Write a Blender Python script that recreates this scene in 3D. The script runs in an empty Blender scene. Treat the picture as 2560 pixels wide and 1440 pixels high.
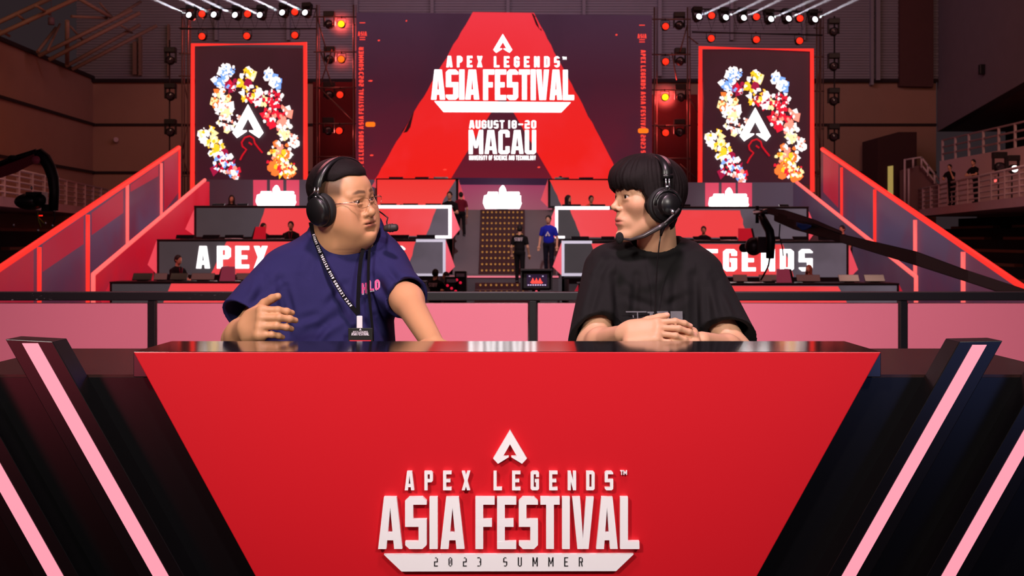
import bpy, bmesh, math, random
import numpy as np
from mathutils import Vector, Matrix

SC = bpy.context.scene
COL = SC.collection
RNG = random.Random(7)
CAM_Z, F, HX, HY = 1.46, 3000.0, 1280.0, 595.0


def P(px, py, Y):
    """the point at depth Y that the photograph shows at (px, py)"""
    return Vector(((px - HX) * Y / F, Y, CAM_Z - (py - HY) * Y / F))


# ------------------------------------------------------------------ camera
cam_data = bpy.data.cameras.new('camera')
cam_data.sensor_width = 36.0
cam_data.lens = 36.0 * F / 2560.0
cam_data.shift_y = -(720.0 - HY) / 2560.0
cam_data.clip_start, cam_data.clip_end = 0.05, 300.0
cam_data.dof.use_dof = True
cam_data.dof.focus_distance = 3.2
cam_data.dof.aperture_fstop = 11.0
cam = bpy.data.objects.new('camera', cam_data)
COL.objects.link(cam)
cam.location = (0, 0, CAM_Z)
cam.rotation_euler = (math.radians(90), 0, 0)
SC.camera = cam

# ------------------------------------------------------------------ world, lamps, exposure
world = bpy.data.worlds.new('hall_air')
SC.world = world
world.use_nodes = True
_bg = world.node_tree.nodes['Background']
_bg.inputs[0].default_value = (0.022, 0.014, 0.016, 1)
_bg.inputs[1].default_value = 1.0
SC.view_settings.view_transform = 'Standard'
SC.view_settings.look = 'None'
SC.view_settings.gamma = 1.0
SC.view_settings.use_curve_mapping = False
SC.view_settings.exposure = 0.0


def lamp(name, kind, loc, target, power, color, **kw):
    d = bpy.data.lights.new(name, kind)
    d.energy = power
    d.color = color
    for k, v in kw.items():
        setattr(d, k, v)
    o = bpy.data.objects.new(name, d)
    COL.objects.link(o)
    o.location = loc
    o.rotation_euler = (Vector(target) - Vector(loc)).to_track_quat('-Z', 'Y').to_euler()
    return o


# two soft lamps on a bar above and behind the camera, lighting the commentary desk
lamp('desk_lamp', 'SPOT', (-2.3, -1.2, 3.9), (-0.1, 3.2, 1.60), 770, (1.0, 0.91, 0.82),
     spot_size=math.radians(40), spot_blend=0.9, shadow_soft_size=0.28)
lamp('desk_lamp', 'SPOT', (1.9, -1.4, 3.9), (0.1, 3.2, 1.60), 590, (1.0, 0.93, 0.86),
     spot_size=math.radians(40), spot_blend=0.9, shadow_soft_size=0.28)
# light spilling back from the stage
lamp('stage_spill', 'AREA', (-2.6, 8.0, 4.6), (-0.4, 3.2, 1.5), 60, (1.0, 0.30, 0.34), shape='RECTANGLE', size=2.0, size_y=1.0)
lamp('stage_spill', 'AREA', (2.6, 8.0, 4.6), (0.4, 3.2, 1.5), 50, (1.0, 0.34, 0.42), shape='RECTANGLE', size=2.0, size_y=1.0)
# coloured lamps on the floor before the desk, seen as sheen in its glossy black sides
lamp('floor_lamp', 'AREA', (-3.0, -2.0, 0.95), (-1.0, 2.6, 1.0), 11, (1.0, 0.10, 0.16), shape='RECTANGLE', size=1.7, size_y=0.8)
lamp('floor_lamp', 'AREA', (3.0, -2.0, 0.95), (1.0, 2.6, 1.0), 4.5, (0.25, 0.35, 1.0), shape='RECTANGLE', size=1.7, size_y=0.8)
# wash over the barrier
lamp('barrier_wash', 'SPOT', (0.0, 1.0, 6.0), (0.0, 6.0, 0.9), 1500, (1.0, 0.66, 0.80),
     spot_size=math.radians(70), spot_blend=1.0, shadow_soft_size=0.3)
# hall lighting high under the roof
lamp('hall_lamp', 'AREA', (0, 26, 19), (0, 40, 2), 1250, (1.0, 0.36, 0.32), shape='RECTANGLE', size=30, size_y=8)
lamp('hall_lamp', 'AREA', (-14, 30, 14), (-20, 52, 7), 260, (1.0, 0.55, 0.36), shape='SQUARE', size=4)
lamp('hall_lamp', 'AREA', (14, 28, 12), (20, 52, 5), 330, (1.0, 0.55, 0.44), shape='SQUARE', size=4)
lamp('stage_wash', 'SPOT', (-9, 24, 12), (-9, 34, 1), 2600, (1.0, 0.35, 0.38), spot_size=math.radians(60), spot_blend=1.0, shadow_soft_size=0.3)
lamp('stage_wash', 'SPOT', (9, 24, 12), (9, 34, 1), 2600, (1.0, 0.35, 0.38), spot_size=math.radians(60), spot_blend=1.0, shadow_soft_size=0.3)
lamp('stage_wash', 'SPOT', (0, 22, 12), (0, 37, 0.6), 5200, (1.0, 0.84, 0.88), spot_size=math.radians(26), spot_blend=0.8, shadow_soft_size=0.3)
lamp('ceiling_wash', 'AREA', (0, 44, 13.0), (0, 58, 17), 420, (0.80, 0.60, 1.0), shape='RECTANGLE', size=20, size_y=1.0)


# ------------------------------------------------------------------ materials
def s2l(c):
    c = c / 255.0
    return c / 12.92 if c <= 0.04045 else ((c + 0.055) / 1.055) ** 2.4


def rgb(r, g, b):
    return (s2l(r), s2l(g), s2l(b), 1.0)


_mats = {}


def mat(name, color=(0.5, 0.5, 0.5, 1), rough=0.5, metal=0.0, emit=None, estr=1.0, spec=0.5, noise=0.0, nscale=8.0,
        bump=0.0, bscale=60.0, coat=0.0):
    if name in _mats:
        return _mats[name]
    m = bpy.data.materials.new(name)
    m.use_nodes = True
    nt = m.node_tree
    b = nt.nodes['Principled BSDF']
    b.inputs['Base Color'].default_value = color
    b.inputs['Roughness'].default_value = rough
    b.inputs['Metallic'].default_value = metal
    b.inputs['Specular IOR Level'].default_value = spec
    b.inputs['Coat Weight'].default_value = coat
    if emit is not None:
        b.inputs['Emission Color'].default_value = emit
        b.inputs['Emission Strength'].default_value = estr
    if noise or bump:
        tc = nt.nodes.new('ShaderNodeTexCoord')
    if noise:
        n = nt.nodes.new('ShaderNodeTexNoise')
        n.inputs['Scale'].default_value = nscale
        n.inputs['Detail'].default_value = 6
        nt.links.new(tc.outputs['Object'], n.inputs['Vector'])
        mx = nt.nodes.new('ShaderNodeMixRGB')
        mx.blend_type = 'MIX'
        mx.inputs['Color1'].default_value = [c * (1 - noise) for c in color[:3]] + [1]
        mx.inputs['Color2'].default_value = [min(1, c * (1 + noise)) for c in color[:3]] + [1]
        nt.links.new(n.outputs['Fac'], mx.inputs['Fac'])
        nt.links.new(mx.outputs['Color'], b.inputs['Base Color'])
    if bump:
        n2 = nt.nodes.new('ShaderNodeTexNoise')
        n2.inputs['Scale'].default_value = bscale
        n2.inputs['Detail'].default_value = 4
        nt.links.new(tc.outputs['Object'], n2.inputs['Vector'])
        bp = nt.nodes.new('ShaderNodeBump')
        bp.inputs['Strength'].default_value = bump
        bp.inputs['Distance'].default_value = 0.01
        nt.links.new(n2.outputs['Fac'], bp.inputs['Height'])
        nt.links.new(bp.outputs['Normal'], b.inputs['Normal'])
    _mats[name] = m
    return m


def screen_mat(name, stops, axis=2, lo=0.0, hi=1.0, strength=1.0, noise=0.0, nscale=1.0, ncol=None, rough=0.5):
    """a lit display: the shown picture is a soft gradient along an axis plus drifting clouds of a second colour"""
    if name in _mats:
        return _mats[name]
    m = bpy.data.materials.new(name)
    m.use_nodes = True
    nt = m.node_tree
    b = nt.nodes['Principled BSDF']
    b.inputs['Base Color'].default_value = (0.012, 0.012, 0.014, 1)
    b.inputs['Roughness'].default_value = rough
    tc = nt.nodes.new('ShaderNodeTexCoord')
    sp = nt.nodes.new('ShaderNodeSeparateXYZ')
    nt.links.new(tc.outputs['Object'], sp.inputs[0])
    mr = nt.nodes.new('ShaderNodeMapRange')
    mr.inputs['From Min'].default_value = lo
    mr.inputs['From Max'].default_value = hi
    nt.links.new(sp.outputs[axis], mr.inputs['Value'])
    cr = nt.nodes.new('ShaderNodeValToRGB')
    el = cr.color_ramp.elements
    el[0].position, el[0].color = stops[0]
    el[1].position, el[1].color = stops[-1]
    for p, c in stops[1:-1]:
        e = el.new(p)
        e.color = c
    nt.links.new(mr.outputs[0], cr.inputs[0])
    out = cr.outputs[0]
    if noise:
        n = nt.nodes.new('ShaderNodeTexNoise')
        n.inputs['Scale'].default_value = nscale
        n.inputs['Detail'].default_value = 3
        nt.links.new(tc.outputs['Object'], n.inputs['Vector'])
        r2 = nt.nodes.new('ShaderNodeMapRange')
        r2.inputs['From Min'].default_value = 0.48
        r2.inputs['From Max'].default_value = 0.72
        r2.inputs['To Max'].default_value = noise
        nt.links.new(n.outputs['Fac'], r2.inputs['Value'])
        mx = nt.nodes.new('ShaderNodeMixRGB')
        mx.inputs['Color2'].default_value = ncol
        nt.links.new(r2.outputs[0], mx.inputs['Fac'])
        nt.links.new(out, mx.inputs['Color1'])
        out = mx.outputs[0]
    nt.links.new(out, b.inputs['Emission Color'])
    b.inputs['Emission Strength'].default_value = strength
    _mats[name] = m
    return m


# ------------------------------------------------------------------ object helpers
def tag(o, label=None, cat=None, group=None, kind=None):
    if label:
        o['label'] = label
    if cat:
        o['category'] = cat
    if group:
        o['group'] = group
    if kind:
        o['kind'] = kind
    return o


def thing(name, label, cat, loc=(0, 0, 0), group=None, rot=None):
    o = bpy.data.objects.new(name, None)
    o.empty_display_size = 0.1
    COL.objects.link(o)
    o.location = loc
    if rot is not None:
        o.rotation_euler = rot
    return tag(o, label, cat, group)


def origin_of(o):
    v = Vector((0, 0, 0))
    while o is not None:
        v += Vector(o.location)
        o = o.parent
    return v


def link_mesh(name, me, m, parent=None, smooth=False):
    if m is not None and not me.materials:
        me.materials.append(m)
    if smooth:
        me.polygons.foreach_set('use_smooth', [True] * len(me.polygons))
    o = bpy.data.objects.new(name, me)
    COL.objects.link(o)
    if parent is not None:
        o.parent = parent
    return o


class MB:
    """collects shapes in world space and links them as ONE mesh object"""

    def __init__(self):
        self.v, self.f, self.sm = [], [], []

    def add(self, vs, fs, smooth=False):
        n = len(self.v)
        self.v += [Vector(x) for x in vs]
        self.f += [[i + n for i in f] for f in fs]
        self.sm += [smooth] * len(fs)
        return self

    def box(self, c, s, rot=None):
        c = Vector(c)
        h = Vector(s) / 2
        vs = [Vector((x * h.x, y * h.y, z * h.z)) for x in (-1, 1) for y in (-1, 1) for z in (-1, 1)]
        if rot is not None:
            vs = [rot @ v for v in vs]
        return self.add([c + v for v in vs], [(0, 1, 3, 2), (4, 6, 7, 5), (0, 4, 5, 1), (2, 3, 7, 6), (0, 2, 6, 4), (1, 5, 7, 3)])

    def prism(self, poly, ext):
        """a flat polygon pushed along ext"""
        n = len(poly)
        ext = Vector(ext)
        vs = [Vector(p) for p in poly] + [Vector(p) + ext for p in poly]
        fs = [list(range(n))[::-1], [i + n for i in range(n)]]
        fs += [[i, (i + 1) % n, (i + 1) % n + n, i + n] for i in range(n)]
        return self.add(vs, fs)

    def tube(self, pts, r, n=10, caps=True, smooth=True, closed=False):
        pts = [Vector(p) for p in pts]
        rs = r if isinstance(r, (list, tuple)) else [r] * len(pts)
        m = len(pts)
        vs, fs = [], []
        ref = None
        for i, p in enumerate(pts):
            if closed:
                d = (pts[(i + 1) % m] - pts[i - 1]).normalized()
            else:
                d = (pts[min(i + 1, m - 1)] - pts[max(i - 1, 0)]).normalized()
            if ref is None:
                ref = Vector((0, 0, 1)) if abs(d.z) < 0.9 else Vector((1, 0, 0))
            u = (ref - d * ref.dot(d)).normalized()
            ref = u
            w = d.cross(u)
            for k in range(n):
                a = 2 * math.pi * k / n
                vs.append(p + (u * math.cos(a) + w * math.sin(a)) * rs[i])
        for i in range(m if closed else m - 1):
            j = (i + 1) % m
            for k in range(n):
                fs.append([i * n + k, i * n + (k + 1) % n, j * n + (k + 1) % n, j * n + k])
        self.add(vs, fs, smooth)
        if caps and not closed:
            b = len(self.v) - len(vs)
            self.f.append([b + k for k in range(n)][::-1])
            self.f.append([b + (m - 1) * n + k for k in range(n)])
            self.sm += [False, False]
        return self

    def ball(self, c, r, n=12, m=8, rot=None):
        c = Vector(c)
        rr = Vector(r) if not isinstance(r, (int, float)) else Vector((r, r, r))
        vs, fs = [], []
        for i in range(m + 1):
            t = math.pi * i / m
            for k in range(n):
                a = 2 * math.pi * k / n
                q = Vector((rr.x * math.sin(t) * math.cos(a), rr.y * math.sin(t) * math.sin(a), rr.z * math.cos(t)))
                vs.append(c + (rot @ q if rot is not None else q))
        for i in range(m):
            for k in range(n):
                fs.append([i * n + k, (i + 1) * n + k, (i + 1) * n + (k + 1) % n, i * n + (k + 1) % n])
        return self.add(vs, fs, True)

    def lathe(self, prof, c, axis, n=24, smooth=True):
        """profile of (distance along axis, radius) turned about axis through c"""
        c = Vector(c)
        d = Vector(axis).normalized()
        ref = Vector((0, 0, 1)) if abs(d.z) < 0.9 else Vector((1, 0, 0))
        u = (ref - d * ref.dot(d)).normalized()
        w = d.cross(u)
        vs, fs = [], []
        for h, r in prof:
            for k in range(n):
                a = 2 * math.pi * k / n
                vs.append(c + d * h + (u * math.cos(a) + w * math.sin(a)) * max(r, 1e-5))
        for i in range(len(prof) - 1):
            for k in range(n):
                fs.append([i * n + k, i * n + (k + 1) % n, (i + 1) * n + (k + 1) % n, (i + 1) * n + k])
        return self.add(vs, fs, smooth)

    def poly(self, pts):
        return self.add(pts, [list(range(len(pts)))])

    def build(self, name, m, parent=None, bevel=0.0, origin=None, segs=2):
        base = origin_of(parent) if parent is not None else Vector((0, 0, 0))
        if parent is None:
            if origin is None:
                xs = [v.x for v in self.v]
                ys = [v.y for v in self.v]
                zs = [v.z for v in self.v]
                origin = Vector(((min(xs) + max(xs)) / 2, (min(ys) + max(ys)) / 2, min(zs)))
            base = Vector(origin)
        me = bpy.data.meshes.new(name)
        me.from_pydata([v - base for v in self.v], [], self.f)
        me.polygons.foreach_set('use_smooth', self.sm)
        me.update()
        bm = bmesh.new()
        bm.from_mesh(me)
        bmesh.ops.recalc_face_normals(bm, faces=bm.faces)
        bm.to_mesh(me)
        bm.free()
        o = link_mesh(name, me, m, parent)
        if parent is None:
            o.location = base
        if bevel:
            md = o.modifiers.new('soft_edge', 'BEVEL')
            md.width = bevel
            md.segments = segs
            md.limit_method = 'ANGLE'
            md.angle_limit = math.radians(40)
        return o


def copy_tree(o, parent=None):
    c = o.copy()
    COL.objects.link(c)
    if parent is not None:
        c.parent = parent
    for ch in list(o.children):
        copy_tree(ch, c)
    return c


# ------------------------------------------------------------------ block lettering
def _clip(poly, a, b, c):
    """keep the side a*x + b*y <= c of a convex polygon"""
    out = []
    for i in range(len(poly)):
        p, q = poly[i], poly[(i + 1) % len(poly)]
        dp, dq = a * p[0] + b * p[1] - c, a * q[0] + b * q[1] - c
        if dp <= 0:
            out.append(p)
        if (dp < 0 < dq) or (dq < 0 < dp):
            t = dp / (dp - dq)
            out.append((p[0] + (q[0] - p[0]) * t, p[1] + (q[1] - p[1]) * t))
    return out


_SEG = {
    'E': ('L T M B', ''), 'F': ('L T M', ''), 'L': ('L B', ''), 'P': ('L T M ru', 'tr mr'), 'S': ('T lu M rl B', 'tl tr bl br'),
    'G': ('L T B rs rl mh', 'tl tr bl br'), 'C': ('L T B rs rt', 'tl tr bl br'), 'D': ('L T B R', 'tr br'), 'O': ('L T B R', 'tl tr bl br'),
    '0': ('L T B R', 'tl tr bl br'), 'U': ('L R B', 'bl br'), 'H': ('L R M', ''), 'I': ('I', ''), 'T': ('T I', ''), '1': ('I', ''),
    'B': ('L T M B R', 'tr br'), '2': ('T ru M ll B', 'tl tr'), '3': ('T ru mh rl B', 'tr br'), '8': ('L T M B R', 'tl tr bl br'),
    '-': ('M', ''), 'R': ('L T M ru', 'tr'), 'K': ('L', ''), 'N': ('L R', ''), 'M': ('L R', ''), 'J': ('R B', 'bl br'),
}


def glyph(ch, w, s, t, cf=0.5):
    """convex polygons of one capital, height 1; s and t are the widths of upright and level strokes"""
    c = cf * s * 1.6
    if ch == 'I' or ch == '1':
        return [[(0, 0), (s, 0), (s, 1), (0, 1)]], s
    if ch == 'A':
        w = w * 1.12
        a = 0.24 * w
        return [[(0, 0), (s, 0), (0.5 * w, 0.80), (0.5 * w, 1), (a, 1)], [(w, 0), (w - a, 1), (0.5 * w, 1), (0.5 * w, 0.80), (w - s, 0)],
                [(0.7 * s, 0.17), (w - 0.7 * s, 0.17), (w - s, 0.17 + t), (s, 0.17 + t)]], w
    if ch == 'V':
        w = w * 1.12
        a = 0.24 * w
        return [[(0, 1), (s, 1), (0.5 * w, 0.20), (0.5 * w, 0), (a, 0)], [(w, 1), (w - a, 0), (0.5 * w, 0), (0.5 * w, 0.20), (w - s, 1)]], w
    if ch == 'X':
        return [[(0, 0), (s, 0), (w, 1), (w - s, 1)], [(0, 1), (s, 1), (w, 0), (w - s, 0)]], w
    if ch == 'Y':
        m = w / 2
        return [[(m - s / 2, 0), (m + s / 2, 0), (m + s / 2, 0.5), (m - s / 2, 0.5)], [(0, 1), (s, 1), (m + s / 2, 0.45), (m - s / 2, 0.4)],
                [(w, 1), (w - s, 1), (m - s / 2, 0.45), (m + s / 2, 0.4)]], w
    if ch == 'M' or ch == 'W':
        w = w * 1.3
    segs, cor = _SEG.get(ch, ('L T B R', ''))
    h = 0.5
    R_ = {'L': (0, 0, s, 1), 'R': (w - s, 0, w, 1), 'T': (0, 1 - t, w, 1), 'B': (0, 0, w, t), 'M': (0, h - t / 2, w * (0.86 if ch in 'EF' else 1), h + t / 2),
          'lu': (0, h - t / 2, s, 1), 'll': (0, 0, s, h + t / 2), 'ru': (w - s, h - t / 2, w, 1), 'rl': (w - s, 0, w, h + t / 2),
          'rs': (w - s, 0.70, w, 1), 'rt': (w - s, 0, w, 0.32), 'mh': (w * 0.5, h - t / 2, w, h + t / 2), 'I': (w / 2 - s / 2, 0, w / 2 + s / 2, 1)}
    out = []
    for k in segs.split():
        x0, y0, x1, y1 = R_[k]
        pl = [(x0, y0), (x1, y0), (x1, y1), (x0, y1)]
        if 'tl' in cor:
            pl = _clip(pl, -1, 1, 1 - c)
        if 'tr' in cor:
            pl = _clip(pl, 1, 1, w + 1 - c)
        if 'bl' in cor:
            pl = _clip(pl, -1, -1, -c)
        if 'br' in cor:
            pl = _clip(pl, 1, -1, w - c)
        if 'mr' in cor:
            pl = _clip(pl, 1, -1, w - (h - t / 2) - c) if k in ('M', 'ru') else pl
        if len(pl) >= 3:
            out.append(pl)
    if ch == 'N':
        out.append([(s * 0.1, 1), (s * 0.95, 1), (w - s * 0.1, 0), (w - s * 0.95, 0)])
    if ch == 'M':
        out += [[(0, 1), (s, 1), (w / 2 + s / 3, 0.25), (w / 2 - s / 3, 0.25)], [(w - s, 1), (w, 1), (w / 2 + s / 3, 0.25), (w / 2 - s / 3, 0.25)]]
    if ch == 'R':
        out.append([(w * 0.45, h), (w * 0.45 + s, h), (w, 0), (w - s, 0)])
    if ch == 'K':
        out += [[(s, 0.4), (s, 0.62), (w - s, 1), (w, 1)], [(s * 1.2, 0.6), (s * 1.6, 0.75), (w, 0), (w - s, 0)]]
    if ch == '0' and cf > 0.9:
        out.append([(0.35 * w, 0.3), (0.5 * w, 0.3), (0.65 * w, 0.7), (0.5 * w, 0.7)])
    return out, w


def text_polys(text, w=0.45, s=0.15, t=0.14, gap=0.09, space=0.22, cf=0.5):
    x, out = 0.0, []
    for ch in text:
        if ch == ' ':
            x += space
            continue
        ps, gw = glyph(ch, w, s, t, cf)
        out += [[(q[0] + x, q[1]) for q in p] for p in ps]
        x += gw + gap
    return out, max(x - gap, 1e-6)


def put_text(mb, text, origin, right, up, height, width=None, depth=0.004, normal=None, **kw):
    """raised letters; origin is the lower left corner"""
    right, up = Vector(right).normalized(), Vector(up).normalized()
    nrm = Vector(normal) if normal is not None else right.cross(up)
    ps, tw = text_polys(text, **kw)
    sx = (width / tw) if width else height
    origin = Vector(origin)
    for i, p in enumerate(ps):
        # strokes of one letter overlap, so each stands a hair prouder than the last
        cx, cy = sum(q[0] for q in p) / len(p), sum(q[1] for q in p) / len(p)
        k = 1 - 0.0035 * (i % 7)
        mb.prism([origin + right * ((cx + (q[0] - cx) * k) * sx) + up * ((cy + (q[1] - cy) * k) * height) for q in p], nrm.normalized() * depth * (1 + 0.006 * (i % 7)))
    return mb


_EMB = [(0, 308), (154, 48), (110, 0), (12, 60), (12, 70), (62, 70), (0, 178)]


def put_emblem(mb, centre_bottom, right, up, height, depth=0.004, normal=None, wide=1.0):
    """the angular arrow-like letter A"""
    right, up = Vector(right).normalized(), Vector(up).normalized()
    nrm = (Vector(normal) if normal is not None else right.cross(up)).normalized()
    o = Vector(centre_bottom)
    k = height / 308.0
    for sg in (-1, 1):
        # each half as three convex pieces
        for idx in ((0, 1, 5, 6), (1, 2, 3, 4, 5)):
            pl = [_EMB[i] for i in idx]
            mb.prism([o + right * (sg * q[0] * k * wide) + up * (q[1] * k) for q in pl], nrm * depth * (1 if len(idx) == 4 else 1.01))
    return mb


def letter_parts(parent, m, text, origin, right, up, height, width, depth, normal, name='letter', **kw):
    """like put_text, but every letter becomes a part of its own"""
    _, tw = text_polys(text, **kw)
    sx = width / tw
    right, up = Vector(right).normalized(), Vector(up).normalized()
    x = 0.0
    for ch in text:
        if ch == ' ':
            x += kw.get('space', 0.22)
            continue
        _, gw = text_polys(ch, **kw)
        put_text(MB(), ch, Vector(origin) + right * (x * sx), right, up, height, gw * sx, depth, normal, **kw).build(name, m, parent)
        x += gw + kw.get('gap', 0.09)

# ================================================================== THE HALL
def structure(o):
    o['kind'] = 'structure'
    return o


M_floor = mat('arena_floor', rgb(46, 40, 42), 0.35, noise=0.3, nscale=3)
M_beige = mat('beige_wall', rgb(176, 138, 112), 0.8, noise=0.06, nscale=1.2)
M_joint = mat('dark_joint', rgb(40, 26, 24), 0.8)
M_corr = mat('corrugated_steel', rgb(150, 148, 150), 0.55, noise=0.08, nscale=2)
M_grey = mat('grey_concrete', rgb(128, 118, 120), 0.85, noise=0.08, nscale=1.5)
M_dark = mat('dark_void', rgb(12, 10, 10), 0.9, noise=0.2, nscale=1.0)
M_brown = mat('brown_cladding', rgb(92, 58, 52), 0.8, noise=0.1, nscale=2)
M_steel = mat('roof_steel', rgb(150, 120, 98), 0.6, noise=0.1, nscale=4)
M_rail = mat('white_painted_rail', rgb(222, 205, 200), 0.5, noise=0.04, nscale=6)
M_slab = mat('balcony_edge', rgb(215, 190, 188), 0.7, noise=0.05, nscale=3)
M_black = mat('black_metal', rgb(20, 19, 20), 0.4, noise=0.2, nscale=12)

structure(MB().box((0, 27, -0.95), (60, 70, 0.1)).build('floor', M_floor))
structure(MB().box((0, 0.1, -0.45), (12, 12.6, 0.9)).build('floor', mat('platform_carpet', rgb(38, 34, 36), 0.9, noise=0.2, nscale=30), origin=(0, 0, -0.9)))
structure(MB().box((0, 30, 21.5), (60, 70, 0.3)).build('ceiling', M_dark))

BY = 58.0
# back wall: smooth panels below, corrugated sheet above
structure(MB().box((0.1, BY + 0.2, 4.05), (40.8, 0.4, 9.9)).build('wall_back', M_beige))
mb = MB()
z, k = 9.12, 0
while z < 21.0:
    a = 0.05 if k % 2 else 0.0
    mb.add([(-21, BY - 0.1 - a, z), (21, BY - 0.1 - a, z), (21, BY - 0.1 - a, z + 0.11), (-21, BY - 0.1 - a, z + 0.11)], [(0, 1, 2, 3)])
    mb.add([(-21, BY - 0.1, z + 0.11), (21, BY - 0.1, z + 0.11), (21, BY - 0.15, z + 0.13), (-21, BY - 0.15, z + 0.13)], [(0, 1, 2, 3)])
    z += 0.13
    k += 1
structure(mb.build('wall_back', M_corr, origin=(0, BY, 9.1)))
structure(MB().box((0, BY - 0.1, 9.05), (41, 0.3, 0.16)).build('trim_1', M_joint))
structure(MB().box((0, BY - 0.02, 6.93), (41, 0.12, 0.12)).build('trim_2', M_joint))
structure(MB().box((0, BY - 0.02, 4.62), (41, 0.12, 0.12)).build('trim_3', M_joint))
# left wall
structure(MB().prism([(-20.25, BY, -0.9), (-19.7, 40, -0.9), (-19.2, 24, -0.9), (-19.2, 24, 9.15), (-19.7, 40, 9.15), (-20.25, BY, 9.15)], (-0.5, 0, 0)).build('wall_left', M_beige))
structure(MB().prism([(-20.2, BY, 9.1), (-19.15, 24, 9.1), (-19.15, 24, 9.26), (-20.2, BY, 9.26)], (0.08, 0, 0)).build('trim_4', M_joint))
structure(MB().prism([(-20.2, BY, 6.88), (-19.15, 24, 6.88), (-19.15, 24, 7.0), (-20.2, BY, 7.0)], (0.05, 0, 0)).build('trim_5', M_joint))
structure(MB().prism([(-20.2, BY, 4.57), (-19.15, 24, 4.57), (-19.15, 24, 4.69), (-20.2, BY, 4.69)], (0.05, 0, 0)).build('trim_6', M_joint))
structure(MB().box((-27, 40, 14), (0.3, 40, 14)).build('wall_left', M_dark))
# right side: grey hanging wall above, dark recess below
structure(MB().prism([(20.55, BY, 6.6), (20.55, 24, 10.5), (20.55, 24, 21), (20.55, BY, 21)], (0.5, 0, 0)).build('wall_right', M_grey))
structure(MB().prism([(20.6, BY, 6.6), (20.6, 24, 10.5), (26, 24, 10.5), (26, BY, 6.6)], (0, 0, 0.15)).build('ceiling', M_brown))
structure(MB().box((24, 41, 3.5), (0.3, 34, 9)).build('wall_right', M_dark))
structure(MB().prism([P(2250, -60, 57.6), P(2334, -60, 57.6), P(2334, 217, 57.6), P(2250, 215, 57.6)], (0, 0.4, 0)).build('wall_back', M_brown))
# recess beside the balcony with its lit doorway
structure(MB().prism([P(2194, 345, 55), P(2246, 330, 55), P(2292, 330, 55), P(2292, 620, 55), P(2194, 620, 55)], (0, 2.4, 0)).build('wall_right', mat('recess_wall', rgb(70, 40, 36), 0.85, noise=0.1, nscale=2)))
structure(MB().prism([P(2220, 416, 54.95), P(2233, 414, 54.95), P(2233, 490, 54.95), P(2220, 490, 54.95)], (0, 0.04, 0)).build('door_1', mat('lit_doorway', rgb(160, 140, 80), 0.6, emit=rgb(165, 145, 78), estr=0.8)))

# roof trusses seen at the upper corner
def roof_beam(pairs, Y):
    mb = MB()
    for (x0, y0, x1, y1, r) in pairs:
        mb.tube([P(x0, y0, Y), P(x1, y1, Y + 1.5)], r, 8)
    return structure(mb.build('beam', M_steel))


roof_beam([(-60, 82, 130, -6, 0.085), (-60, 112, 196, -6, 0.085), (-20, 66, 24, 90, 0.05), (40, 34, 70, 58, 0.05), (90, 14, 124, 36, 0.05)], 44)
roof_beam([(96, 140, 330, 25, 0.085), (122, 150, 350, 32, 0.085), (196, -4, 284, 47, 0.08), (178, 41, 268, 45, 0.06), (168, 52, 168, 160, 0.09), (94, 130, 140, 70, 0.07), (118, 128, 150, 60, 0.05)], 49)
roof_beam([(164, 166, 350, 62, 0.085), (180, 174, 392, 64, 0.085), (176, 66, 206, 100, 0.05), (300, 62, 330, 82, 0.05), (284, 47, 352, 4, 0.07), (250, 8, 284, 47, 0.05)], 53)
for px, y0, y1, w in ((336, 104, 186, 9), (349, 90, 188, 6), (420, 60, 190, 4)):
    structure(MB().prism([P(px - w / 2, y0, 57.6), P(px + w / 2, y0, 57.6), P(px + w / 2, y1, 57.6), P(px - w / 2, y1, 57.6)], (0, 0.3, 0)).build('column', M_steel))
for px, y1, w in ((2181, 212, 7), (2196, 200, 10), (1080, 60, 8), (1270, 60, 8), (1460, 60, 8), (1650, 190, 9), (890, 60, 9), (1830, 100, 8), (2010, 100, 8), (540, 100, 8), (720, 100, 8)):
    structure(MB().prism([P(px - w / 2, -60, 57.6), P(px + w / 2, -60, 57.6), P(px + w / 2, y1, 57.6), P(px - w / 2, y1, 57.6)], (0, 0.3, 0)).build('column', M_corr))
lf = MB().tube([P(128, 44, 48), P(128, 62, 48)], 0.13, 10).tube([P(128, 44, 48), P(128, -760, 48)], 0.012, 6).build('hanging_fitting', mat('mauve_casing', rgb(120, 96, 104), 0.6))
tag(lf, 'small pale cylindrical fitting hanging under the dark roof trusses', 'fitting')
lf = MB().box(P(2454, 174, 52.2), (0.22, 0.25, 0.44)).build('wall_speaker', M_black, bevel=0.03)
tag(lf, 'small dark speaker box mounted on the plain grey upper wall', 'speaker')
lf = MB().tube([P(290, 349, 57.7), P(290, 349, 58)], 0.12, 12).build('wall_fitting', M_slab)
tag(lf, 'small round pale fitting on the beige wall panels', 'fitting')


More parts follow.
